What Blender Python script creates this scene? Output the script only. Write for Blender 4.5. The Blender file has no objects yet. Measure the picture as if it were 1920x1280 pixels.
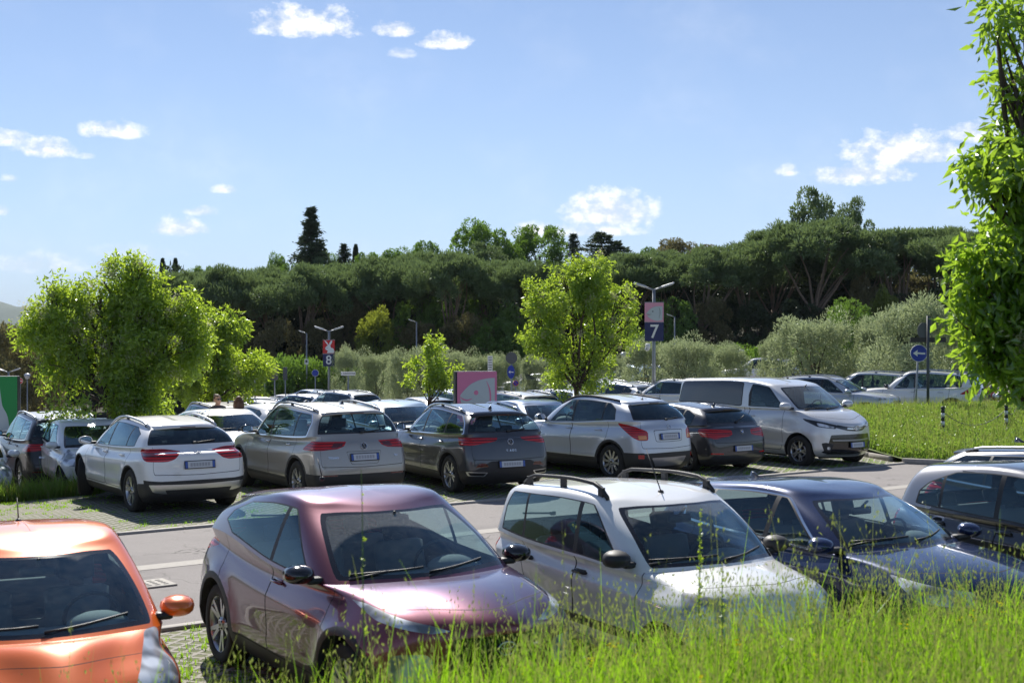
import bpy, bmesh, math, random
import numpy as np
from mathutils import Vector, Matrix
from mathutils.bvhtree import BVHTree
R = math.radians
rnd = random.Random(7)
SC = bpy.context.scene
COL = SC.collection
# ---------------------------------------------------------------- camera
F_PX, CAM_H, HORIZON = 2475.0, 2.867, 629.0      # pixels of a 1920 px wide picture
cam_d = bpy.data.cameras.new('camera'); cam = bpy.data.objects.new('camera', cam_d); COL.objects.link(cam)
cam_d.sensor_width = 36.0; cam_d.lens = 36.0 * F_PX / 1920.0
cam_d.clip_start = 0.1; cam_d.clip_end = 20000
cam.location = (0, 0, CAM_H); cam.rotation_euler = (R(90 - 0.2538), 0, 0)
cam_d.dof.use_dof = True; cam_d.dof.focus_distance = 23.0; cam_d.dof.aperture_fstop = 4.0
SC.camera = cam
# ---------------------------------------------------------------- light
SUN_BEAR, SUN_ELEV = -14.0, 41.0                 # bearing right of +Y, elevation
SKY_STR, SUN_STR = 0.076, 4.4
SC.view_settings.view_transform = 'Standard'; SC.view_settings.look = 'None'
SC.view_settings.gamma = 1.0; SC.view_settings.exposure = 0.70
sd = Vector((math.sin(R(SUN_BEAR)) * math.cos(R(SUN_ELEV)), math.cos(R(SUN_BEAR)) * math.cos(R(SUN_ELEV)), math.sin(R(SUN_ELEV))))
sl = bpy.data.lights.new('sun', 'SUN'); sl.energy = SUN_STR; sl.angle = R(0.53); sl.color = (1.0, 0.955, 0.88)
so = bpy.data.objects.new('sun', sl); COL.objects.link(so); so.location = (0, 0, 60)
so.rotation_euler = (-sd).to_track_quat('-Z', 'Y').to_euler()
W = bpy.data.worlds.new('World'); SC.world = W; W.use_nodes = True
nt = W.node_tree; N = nt.nodes; K = nt.links; N.clear()
def nn(t, **kw):
    n = N.new(t)
    for a, b in kw.items(): setattr(n, a, b)
    return n
def mth(op, a, b=None, c=None, clamp=False):
    n = nn('ShaderNodeMath', operation=op); n.use_clamp = clamp
    for i, v in enumerate((a, b, c)):
        if v is None: continue
        if isinstance(v, (int, float)): n.inputs[i].default_value = v
        else: K.new(v, n.inputs[i])
    return n.outputs[0]
sky = nn('ShaderNodeTexSky', sky_type='NISHITA'); sky.sun_disc = False
sky.sun_elevation = R(SUN_ELEV); sky.sun_rotation = R(SUN_BEAR)
sky.altitude = 2500; sky.air_density = 1.0; sky.dust_density = 0.0; sky.ozone_density = 6.0
tc = nn('ShaderNodeTexCoord'); sep = nn('ShaderNodeSeparateXYZ'); K.new(tc.outputs['Generated'], sep.inputs[0])
dx, dy, dz = sep.outputs
# direction -> picture-like angles (bearing u, tan elevation v) so the clouds stay fixed in the sky
U = mth('ARCTAN2', dx, dy)
hyp = mth('SQRT', mth('ADD', mth('MULTIPLY', dx, dx), mth('MULTIPLY', dy, dy)))
V = mth('DIVIDE', dz, mth('MAXIMUM', hyp, 0.001))
CLOUDS = [  # px x, px y, half width, half height, density
 (572, 40, 118, 34, 1.0), (742, 52, 52, 19, .9), (832, 76, 56, 20, .95), (752, 99, 30, 13, .55),
 (208, 242, 62, 20, .9), (90, 274, 56, 24, .95), (20, 256, 40, 18, .8), (425, 354, 32, 10, .7), (378, 394, 34, 12, .75),
 (338, 424, 62, 20, .85), (1142, 388, 100, 44, 1.0), (1690, 276, 118, 36, 1.0), (1612, 322, 100, 26, .95), (1476, 318, 26, 13, .7),
 (1830, 245, 60, 24, .85), (1010, 430, 80, 20, .75), (1120, 430, 90, 16, .7), (70, 490, 90, 22, .42), (160, 292, 22, 7, .45), (20, 333, 18, 9, .5), (0, 392, 20, 12, .7), (250,470,80,16,.3)]
noise = nn('ShaderNodeTexNoise', noise_dimensions='3D'); comb = nn('ShaderNodeCombineXYZ')
K.new(mth('MULTIPLY', U, 20.0), comb.inputs[0]); K.new(mth('MULTIPLY', V, 27.0), comb.inputs[1])
K.new(comb.outputs[0], noise.inputs['Vector']); noise.inputs['Scale'].default_value = 2.6; noise.inputs['Detail'].default_value = 9; noise.inputs['Roughness'].default_value = .64
nz = mth('SUBTRACT', noise.outputs['Fac'], 0.5)
acc = None
for (px, py, hw, hh, den) in CLOUDS:
    u0 = math.atan((px - 960) / F_PX); v0 = (HORIZON - py) / F_PX * math.cos(u0)
    ex = mth('DIVIDE', mth('SUBTRACT', U, u0), hw / F_PX)
    dv = mth('SUBTRACT', V, v0 - hh * .35 / F_PX)
    up = mth('DIVIDE', mth('MAXIMUM', dv, 0.0), hh * 1.25 / F_PX)
    dn = mth('DIVIDE', mth('MINIMUM', dv, 0.0), hh * .6 / F_PX)
    r2 = mth('ADD', mth('MULTIPLY', ex, ex), mth('ADD', mth('MULTIPLY', up, up), mth('MULTIPLY', dn, dn)))
    m = mth('MULTIPLY', mth('ADD', mth('SUBTRACT', 1.0, r2), mth('MULTIPLY', nz, 3.7)), den * 1.0, clamp=True)
    # keep clouds in front half only
    acc = m if acc is None else mth('MAXIMUM', acc, m)
acc = mth('MULTIPLY', acc, mth('GREATER_THAN', dy, 0.0))
n2 = nn('ShaderNodeTexNoise', noise_dimensions='3D'); K.new(comb.outputs[0], n2.inputs['Vector']); n2.inputs['Scale'].default_value = 0.5; n2.inputs['Detail'].default_value = 6
veil = mth('MULTIPLY', mth('SUBTRACT', n2.outputs['Fac'], 0.48), 0.45, clamp=True)
acc = mth('MAXIMUM', acc, veil)
mix = nn('ShaderNodeMixRGB'); K.new(mth('MULTIPLY', acc, 0.95, clamp=True), mix.inputs[0])
hs = nn('ShaderNodeHueSaturation'); K.new(sky.outputs[0], hs.inputs['Color']); hs.inputs['Saturation'].default_value = .86
hz = nn('ShaderNodeMixRGB'); K.new(mth('MULTIPLY', mth('POWER', 2.718, mth('MULTIPLY', mth('MAXIMUM', V, 0.0), -7.5)), 0.85), hz.inputs[0]); K.new(hs.outputs[0], hz.inputs[1]); hz.inputs[2].default_value = (5.0, 6.05, 7.4, 1)
K.new(hz.outputs[0], mix.inputs[1]); cs = nn('ShaderNodeMixRGB'); K.new(mth('MULTIPLY', mth('SUBTRACT', noise.outputs['Fac'], .42), 6.0, clamp=True), cs.inputs[0]); cs.inputs[1].default_value = (6.9, 7.4, 8.2, 1); cs.inputs[2].default_value = (10.4, 10.4, 10.6, 1); K.new(cs.outputs[0], mix.inputs[2])
bg = nn('ShaderNodeBackground'); K.new(mix.outputs[0], bg.inputs[0]); bg.inputs[1].default_value = SKY_STR
wo = nn('ShaderNodeOutputWorld'); K.new(bg.outputs[0], wo.inputs[0])
SC.cycles.max_bounces = 8; SC.cycles.transparent_max_bounces = 24; SC.cycles.caustics_reflective = False; SC.cycles.caustics_refractive = False
SC.cycles.sample_clamp_indirect = 6.0
# ---------------------------------------------------------------- naming, tagging, linking
def tag(o, label=None, cat=None, group=None, kind=None):
    if label: o['label'] = label
    if cat: o['category'] = cat
    if group: o['group'] = group
    if kind: o['kind'] = kind
    return o
def empty(name, loc=(0, 0, 0), rz=0.0, label=None, cat=None, group=None):
    o = bpy.data.objects.new(name, None); COL.objects.link(o); o.empty_display_size = .2
    o.location = loc; o.rotation_euler = (0, 0, rz)
    return tag(o, label, cat, group)
def link(name, me, parent=None, loc=None):
    o = bpy.data.objects.new(name, me); COL.objects.link(o)
    if parent: o.parent = parent
    if loc: o.location = loc
    return o
def kids(o): return [c for c in COL.objects if c.parent == o]
_kids = {}
def copy_tree(o, parent=None, depth=0):
    if depth == 0:
        _kids.clear()
        for c in COL.objects:
            if c.parent: _kids.setdefault(c.parent.name, []).append(c)
    c = o.copy(); COL.objects.link(c); c.parent = parent
    for ch in _kids.get(o.name, []): copy_tree(ch, c, depth + 1)
    return c
def zg(x, y):
    """height of the parking ground: level near the camera, falling away behind and to the left"""
    f = min(1.0, max(0.0, (8.0 - x) / 8.0)); yy = max(0.0, y - 28.0); yy = yy * yy / (yy + 4.0)
    a = -x - 6.8
    sx = 0.12 * (a + math.sqrt(a * a + 0.25)) / 2 * min(1.0, max(0.0, (y - 19) / 8.0))
    return -1.05 * (1 - math.exp(-yy / 14.0)) * f - min(sx, 3.0)
def at(px, d):
    """world X of a pixel column at depth d"""
    return (px - 960.0) / F_PX * d
# ---------------------------------------------------------------- materials
MATS = {}
def mat(name, col=(.5, .5, .5), rough=.5, metal=0.0, coat=0.0, spec=.5, trans=0.0, emit=None, ccr=.04):
    if name in MATS: return MATS[name]
    m = bpy.data.materials.new(name); m.use_nodes = True; b = m.node_tree.nodes['Principled BSDF']
    b.inputs['Base Color'].default_value = (*col, 1); b.inputs['Roughness'].default_value = rough; b.inputs['Metallic'].default_value = metal
    b.inputs['Coat Weight'].default_value = coat; b.inputs['Coat Roughness'].default_value = ccr; b.inputs['Specular IOR Level'].default_value = spec
    if emit: b.inputs['Emission Color'].default_value = (*emit, 1); b.inputs['Emission Strength'].default_value = 1
    MATS[name] = m; return m
class NT:
    """tiny helper to write node graphs"""
    def __init__(s, m): s.t = m.node_tree; s.n = s.t.nodes; s.l = s.t.links; s.b = s.n.get('Principled BSDF'); s.out = s.n.get('Material Output')
    def new(s, t, **kw):
        n = s.n.new(t)
        for a, b in kw.items(): setattr(n, a, b)
        return n
    def put(s, sock, v):
        if isinstance(v, bpy.types.NodeSocket): s.l.new(v, sock)
        elif isinstance(v, (tuple, list)) and len(v) == 3 and sock.type == 'RGBA': sock.default_value = (*v, 1)
        else: sock.default_value = v
    def m(s, op, a, b=None, c=None, clamp=False):
        n = s.new('ShaderNodeMath', operation=op); n.use_clamp = clamp
        for i, v in enumerate((a, b, c)):
            if v is not None: s.put(n.inputs[i], v)
        return n.outputs[0]
    def mix(s, f, a, b, mode='MIX'):
        n = s.new('ShaderNodeMixRGB', blend_type=mode); s.put(n.inputs[0], f); s.put(n.inputs[1], a); s.put(n.inputs[2], b); return n.outputs[0]
    def noise(s, scale, detail=4, rough=.5, vec=None, out='Fac'):
        n = s.new('ShaderNodeTexNoise'); n.inputs['Scale'].default_value = scale; n.inputs['Detail'].default_value = detail; n.inputs['Roughness'].default_value = rough
        if vec is not None: s.l.new(vec, n.inputs['Vector'])
        return n.outputs[out]
    def pos(s): return s.new('ShaderNodeNewGeometry').outputs['Position']
    def obj(s): return s.new('ShaderNodeTexCoord').outputs['Object']
    def ramp(s, f, lo, hi):
        n = s.new('ShaderNodeMapRange'); s.put(n.inputs[0], f); n.inputs[1].default_value = lo; n.inputs[2].default_value = hi; return n.outputs[0]
    def bump(s, h, strength=.3, dist=.02):
        n = s.new('ShaderNodeBump'); n.inputs['Strength'].default_value = strength; n.inputs['Distance'].default_value = dist; s.l.new(h, n.inputs['Height']); s.l.new(n.outputs[0], s.b.inputs['Normal']); return n.outputs[0]
def paint(name, col, metal=.0, rough=.32, dirt=.12):
    if name in MATS: return MATS[name]
    m = mat(name, col, rough, metal, 1.0, ccr=.03); g = NT(m)
    n1 = g.noise(3.0, 6, .6, g.obj())
    low = g.new('ShaderNodeSeparateXYZ'); g.l.new(g.obj(), low.inputs[0])
    grime = g.m('MULTIPLY', g.ramp(low.outputs[2], .75, .2), g.ramp(n1, .3, .75), clamp=True)
    f = g.m('ADD', g.m('MULTIPLY', g.ramp(n1, .5, .8), dirt * .25), g.m('MULTIPLY', grime, dirt * 2.2), clamp=True)
    g.put(g.b.inputs['Base Color'], g.mix(f, col, (.24, .21, .17)))
    g.put(g.b.inputs['Coat Roughness'], g.m('ADD', .02, g.m('MULTIPLY', g.ramp(n1, .4, .8), .06 + dirt * .2)))
    if metal > .1:
        fl = g.noise(900, 1, .5, g.obj()); g.put(g.b.inputs['Roughness'], g.m('ADD', rough - .06, g.m('MULTIPLY', fl, .14)))
    geo = g.new('ShaderNodeNewGeometry'); back = g.new('ShaderNodeBsdfDiffuse'); back.inputs[0].default_value = (.03, .03, .032, 1)
    mx = g.new('ShaderNodeMixShader'); g.l.new(geo.outputs['Backfacing'], mx.inputs[0]); g.l.new(g.b.outputs[0], mx.inputs[1]); g.l.new(back.outputs[0], mx.inputs[2]); g.l.new(mx.outputs[0], g.out.inputs[0])
    return m
def glass(name, tint=(.45, .55, .56), refl=1.0, dust=.05, wiped=False):
    if name in MATS: return MATS[name]
    m = bpy.data.materials.new(name); m.use_nodes = True; g = NT(m); MATS[name] = m; g.n.remove(g.b)
    tr = g.new('ShaderNodeBsdfTransparent'); tr.inputs[0].default_value = (*tint, 1)
    gl = g.new('ShaderNodeBsdfGlossy'); gl.inputs['Roughness'].default_value = .015; gl.inputs[0].default_value = (.66, .90, 1, 1)
    lw = g.new('ShaderNodeLayerWeight'); lw.inputs[0].default_value = .5; F_ = g.m('ADD', .045, g.m('MULTIPLY', g.m('POWER', lw.outputs['Facing'], 4.8), .95))
    mx = g.new('ShaderNodeMixShader'); g.l.new(g.m('ADD', g.m('MULTIPLY', F_, refl * 1.35), .02, clamp=True), mx.inputs[0]); g.l.new(tr.outputs[0], mx.inputs[1]); g.l.new(gl.outputs[0], mx.inputs[2])
    df = g.new('ShaderNodeBsdfDiffuse'); df.inputs[0].default_value = (.5, .5, .47, 1)
    mx2 = g.new('ShaderNodeMixShader'); nz_ = g.noise(9, 6, .7, g.obj())
    f = g.m('MULTIPLY', g.ramp(nz_, .35, .75), dust, clamp=True)
    if wiped:                                     # dusty except where the wipers have swept
        s_ = g.new('ShaderNodeSeparateXYZ'); g.l.new(g.obj(), s_.inputs[0]); cl = None
        for (py, pz, rad) in ((-.12, 1.00, .66), (.50, 1.00, .60)):
            a_ = g.m('SUBTRACT', s_.outputs[1], py); b_ = g.m('MULTIPLY', g.m('SUBTRACT', s_.outputs[2], pz), 1.75); r_ = g.m('SQRT', g.m('ADD', g.m('MULTIPLY', a_, a_), g.m('MULTIPLY', b_, b_)))
            k_ = g.ramp(r_, rad - .012, rad + .012); cl = k_ if cl is None else g.m('MINIMUM', cl, k_)
        fine = g.noise(60, 5, .7, g.obj()); f = g.m('ADD', f, g.m('MULTIPLY', cl, g.m('ADD', .10, g.m('MULTIPLY', g.ramp(fine, .35, .7), .20))), clamp=True)
    g.l.new(f, mx2.inputs[0]); g.l.new(mx.outputs[0], mx2.inputs[1]); g.l.new(df.outputs[0], mx2.inputs[2])
    g.l.new(mx2.outputs[0], g.out.inputs[0]); return m
M_BLACK = mat('black_plastic', (.022, .022, .024), .55)
M_GLOSSB = mat('gloss_black', (.012, .012, .014), .12, 0, .6)
M_SEAM = mat('panel_gap', (.006, .006, .007), .8)
M_CHROME = mat('chrome', (.75, .76, .78), .12, 1.0)
M_ALU = mat('satin_aluminium', (.55, .56, .58), .32, 1.0)
M_TYRE = mat('tyre_rubber', (.022, .021, .02), .85)
M_RIM = mat('wheel_silver', (.42, .43, .45), .3, .85, .4)
M_RIMD = mat('wheel_dark', (.05, .05, .055), .35, .6, .3)
M_RED = mat('red_lens', (.42, .006, .010), .10, 0, .35)
_g = NT(M_RED); _w = _g.new('ShaderNodeTexWave', wave_type='BANDS', bands_direction='Z'); _w.inputs['Scale'].default_value = 7; _w.inputs['Distortion'].default_value = .8; _g.l.new(_g.obj(), _w.inputs['Vector']); _g.put(_g.b.inputs['Base Color'], _g.mix(_g.ramp(_w.outputs['Fac'], .35, .75), (.22, .003, .006), (.62, .015, .018)))
M_REDD = mat('dark_red_lens', (.09, .005, .008), .15, 0, 1.0)
M_LENS = mat('clear_lens', (.3, .32, .35), .30, .45, .35)
_g = NT(M_LENS); _w = _g.noise(7, 1, .3, _g.obj()); _g.put(_g.b.inputs['Base Color'], _g.mix(_g.ramp(_w, .42, .6), (.80, .83, .87), (.22, .23, .25)))
M_ORANGE = mat('amber_lens', (.7, .22, .02), .2, 0, 1.0)
M_INT = mat('interior_dark', (.03, .03, .032), .8)
M_INTG = mat('interior_grey', (.19, .19, .20), .8)
M_PLATE = mat('plate_white', (.55, .57, .6), .4, 0, .3)
M_PLATEB = mat('plate_blue', (.03, .09, .38), .4, 0, .3)
M_PLATEG = mat('plate_smudge', (.34, .35, .38), .4, 0, .3)
M_GLASS = glass('window_glass', (.62, .74, .74), .85, .02)
M_GLASSD = glass('privacy_glass', (.035, .045, .05), 1.1)
M_SCREEN = glass('windscreen_glass', (.72, .88, .88), 1.1, .05, True)
# ---------------------------------------------------------------- mesh builders
class MB:
    def __init__(s): s.v = []; s.f = []; s.m = []; s.mats = []; s.sm = []
    def mi(s, m):
        if m not in s.mats: s.mats.append(m)
        return s.mats.index(m)
    def add(s, vs, fs, m, smooth=False, X=None):
        o = len(s.v)
        for p in vs:
            p = Vector(p)
            if X is not None: p = X @ p
            s.v.append(tuple(p))
        k = s.mi(m)
        for f in fs: s.f.append(tuple(i + o for i in f)); s.m.append(k); s.sm.append(smooth)
    def box(s, c, d, m, X=None, bev=0.0):
        cx, cy, cz = c; a, b, h = d[0] / 2, d[1] / 2, d[2] / 2
        if bev <= 0:
            vs = [(cx + i * a, cy + j * b, cz + k * h) for k in (-1, 1) for j in (-1, 1) for i in (-1, 1)]
            s.add(vs, [(0, 2, 3, 1), (4, 5, 7, 6), (0, 1, 5, 4), (2, 6, 7, 3), (0, 4, 6, 2), (1, 3, 7, 5)], m, False, X)
        else:
            bev = min(bev, a * .95, b * .95, h * .95)
            def ring(z, ax, bx, r):
                out = []
                for (sx, sy, st) in ((1, 1, 0), (-1, 1, 90), (-1, -1, 180), (1, -1, 270)):
                    for q in (0, 45, 90):
                        an = R(st + q); out.append((cx + sx * (ax - r) + r * math.cos(an), cy + sy * (bx - r) + r * math.sin(an), z))
                return out
            rs = [ring(cz - h, a - bev * .7, b - bev * .7, bev * .6), ring(cz - h + bev * .4, a, b, bev), ring(cz + h - bev * .4, a, b, bev), ring(cz + h, a - bev * .7, b - bev * .7, bev * .6)]
            vs = [p for r_ in rs for p in r_]; n = 12; fs = [tuple(range(n - 1, -1, -1)), tuple(range(3 * n, 4 * n))]
            for k in range(3):
                for i in range(n): fs.append((k * n + i, k * n + (i + 1) % n, (k + 1) * n + (i + 1) % n, (k + 1) * n + i))
            s.add(vs, fs, m, True, X)
    def tube(s, pts, rad, m, n=8, X=None, caps=True):
        pts = [Vector(p) for p in pts]; k = len(pts); rads = rad if isinstance(rad, (list, tuple)) else [rad] * k
        vs = []; up = None
        for i, p in enumerate(pts):
            t = (pts[min(i + 1, k - 1)] - pts[max(i - 1, 0)])
            t = t.normalized() if t.length > 1e-9 else Vector((0, 0, 1))
            if up is None: up = t.orthogonal().normalized()
            else:
                up = up - t * up.dot(t); up = up.normalized() if up.length > 1e-6 else t.orthogonal().normalized()
            b = t.cross(up)
            for j in range(n):
                a = 2 * math.pi * j / n; vs.append(p + (up * math.cos(a) + b * math.sin(a)) * rads[i])
        fs = []
        for i in range(k - 1):
            for j in range(n): fs.append((i * n + j, i * n + (j + 1) % n, (i + 1) * n + (j + 1) % n, (i + 1) * n + j))
        if caps: fs.append(tuple(range(n - 1, -1, -1))); fs.append(tuple(range((k - 1) * n, k * n)))
        s.add(vs, fs, m, True, X)
    def lathe(s, prof, m, n=32, axis='y', X=None):
        """prof: list of (r, h) closed off by the caller; axis of revolution"""
        vs = []; fs = []
        for (r, h) in prof:
            for j in range(n):
                a = 2 * math.pi * j / n; c, d = r * math.cos(a), r * math.sin(a)
                vs.append((c, h, d) if axis == 'y' else ((c, d, h) if axis == 'z' else (h, c, d)))
        for i in range(len(prof) - 1):
            for j in range(n): fs.append((i * n + j, i * n + (j + 1) % n, (i + 1) * n + (j + 1) % n, (i + 1) * n + j))
        s.add(vs, fs, m, True, X)
    def ell(s, c, r, m, n=12, X=None):
        vs = []; fs = []; q = n // 2
        for i in range(q + 1):
            th = math.pi * i / q
            for j in range(n):
                a = 2 * math.pi * j / n; vs.append((c[0] + r[0] * math.sin(th) * math.cos(a), c[1] + r[1] * math.sin(th) * math.sin(a), c[2] + r[2] * math.cos(th)))
        for i in range(q):
            for j in range(n): fs.append((i * n + j, (i + 1) * n + j, (i + 1) * n + (j + 1) % n, i * n + (j + 1) % n))
        s.add(vs, fs, m, True, X)
    def poly(s, pts, m, th=0.0, d=(0, 1, 0), X=None):
        """flat polygon, thickened along d"""
        n = len(pts)
        if th == 0: s.add(pts, [tuple(range(n))], m, False, X); return
        q = [Vector(p) + Vector(d) * th for p in pts]
        s.add(list(pts) + q, [tuple(range(n)), tuple(range(2 * n - 1, n - 1, -1))] + [(i, (i + 1) % n, n + (i + 1) % n, n + i) for i in range(n)], m, False, X)
    def mesh(s, name):
        me = bpy.data.meshes.new(name); me.from_pydata(s.v, [], s.f)
        for m in s.mats: me.materials.append(m)
        me.polygons.foreach_set('material_index', s.m); me.polygons.foreach_set('use_smooth', s.sm); me.update(); return me
    def build(s, name, parent=None, loc=None): return link(name, s.mesh(name), parent, loc)
def np_mesh(name, verts, faces, mats, midx=None, smooth=False, colors=None):
    """fast mesh from arrays; faces (n,k)"""
    me = bpy.data.meshes.new(name); verts = np.asarray(verts, np.float32); faces = np.asarray(faces, np.int32); n, k = faces.shape
    me.vertices.add(len(verts)); me.vertices.foreach_set('co', verts.ravel())
    me.loops.add(n * k); me.loops.foreach_set('vertex_index', faces.ravel())
    me.polygons.add(n); me.polygons.foreach_set('loop_start', np.arange(0, n * k, k, dtype=np.int32))
    for m in mats: me.materials.append(m)
    if midx is not None: me.polygons.foreach_set('material_index', np.asarray(midx, np.int32))
    me.polygons.foreach_set('use_smooth', np.full(n, smooth))
    me.update(calc_edges=True); me.validate(); return me
# ================================================================ CARS
def nspline(T, P, Tq):
    """natural cubic spline through P (k, ...) at T, evaluated at Tq"""
    k = len(T); h = np.diff(T); A = np.zeros((k, k)); A[0, 0] = A[-1, -1] = 1; B = np.zeros_like(P)
    for i in range(1, k - 1):
        A[i, i - 1] = h[i - 1]; A[i, i] = 2 * (h[i - 1] + h[i]); A[i, i + 1] = h[i]
        B[i] = 3 * ((P[i + 1] - P[i]) / h[i] - (P[i] - P[i - 1]) / h[i - 1])
    C = np.linalg.solve(A, B.reshape(k, -1)).reshape(P.shape); out = []
    for t in Tq:
        i = min(max(np.searchsorted(T, t) - 1, 0), k - 2); d = t - T[i]
        b = (P[i + 1] - P[i]) / h[i] - h[i] * (2 * C[i] + C[i + 1]) / 3
        out.append(P[i] + b * d + C[i] * d * d + (C[i + 1] - C[i]) / (3 * h[i]) * d ** 3)
    return np.array(out)
NF, NCR, NS, NRR = 8, 9, 44, 8
NCOL = NF + NCR + NS + NCR + NRR
def zcurve(pts, x):
    pts = sorted(pts); xs = np.array([p[0] for p in pts], float); zs = np.array([p[1] for p in pts], float)
    if len(xs) < 2: return np.full_like(x, zs[0])
    m = np.gradient(zs, xs) if len(xs) > 2 else np.full(2, (zs[1] - zs[0]) / (xs[1] - xs[0]))
    i = np.clip(np.searchsorted(xs, x) - 1, 0, len(xs) - 2); h = xs[i + 1] - xs[i]; t = (x - xs[i]) / h
    tt = np.clip(t, 0, 1); r = (2 * tt**3 - 3 * tt**2 + 1) * zs[i] + (tt**3 - 2 * tt**2 + tt) * h * m[i] + (-2 * tt**3 + 3 * tt**2) * zs[i + 1] + (tt**3 - tt**2) * h * m[i + 1]
    r = np.where(t < 0, zs[0] + (x - xs[0]) * m[0], r); return np.where(t > 1, zs[-1] + (x - xs[-1]) * m[-1], r)
def ring_points(g):
    xf, xr, w = g['xf'], g['xr'], g['w']; rxf, ryf = g.get('cf', (.3, .25)); rxr, ryr = g.get('cr', (.2, .22)); bf, br = g.get('bf', .1), g.get('br', .05)
    tf, tr_ = g.get('tf', .06), g.get('tr', .04); xs0 = xf - bf - rxf; xs1 = xr + br + rxr; mid = (xf + xr) / 2
    def Wd(x):
        a = np.clip((x - mid) / max(xs0 - mid, .01), 0, 1.2); b = np.clip((mid - x) / max(mid - xs1, .01), 0, 1.2)
        return w * (1 - tf * a**2.4 - tr_ * b**2.4)
    w0, w1 = float(Wd(np.array(xs0))), float(Wd(np.array(xs1))); y0 = max(w0 - ryf, w0 * .3); y1 = max(w1 - ryr, w1 * .3)
    X, Y = [], []
    for i in range(NF): y = y0 * i / NF; X.append(xf - bf * (y / max(y0, 1e-6))**2); Y.append(y)
    for i in range(NCR): a = math.pi / 2 * i / NCR; X.append(xs0 + rxf * math.cos(a)); Y.append(y0 + (w0 - y0) * math.sin(a))
    for i in range(NS): x = xs0 + (xs1 - xs0) * i / NS; X.append(x); Y.append(float(Wd(np.array(x))))
    for i in range(NCR): a = math.pi / 2 * (1 - i / NCR); X.append(xs1 - rxr * math.cos(a)); Y.append(y1 + (w1 - y1) * math.sin(a))
    for i in range(NRR + 1): y = y1 * (1 - i / NRR); X.append(xr + br * (y / max(y1, 1e-6))**2); Y.append(y)
    X = np.array(X); Y = np.array(Y)
    for _ in range(4):
        for A, sg in ((X, 1), (Y, -1)):
            e = np.concatenate([[sg * A[1]], A, [sg * A[-2]]]); A[:] = .25 * e[:-2] + .5 * e[1:-1] + .25 * e[2:]
    Y[0] = Y[-1] = 0
    Z = zcurve(g['z'], X) - g.get('crown', 0.0) * (Y / max(w, .05))**2
    return np.stack([X, Y, Z], 1)
def centripetal(Rg):
    d = [0]
    for a, b in zip(Rg[:-1], Rg[1:]): d.append(d[-1] + max(np.linalg.norm(a - b, axis=1).mean(), .01)**.6)
    return np.array(d)
def grid_normals(G):
    du = np.gradient(G, axis=0); dv = np.gradient(G, axis=1); n = np.cross(dv, du); n /= np.maximum(np.linalg.norm(n, axis=2, keepdims=True), 1e-9)
    n[:, 0, 1] = 0; n[:, -1, 1] = 0; n /= np.maximum(np.linalg.norm(n, axis=2, keepdims=True), 1e-9); return n
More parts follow.
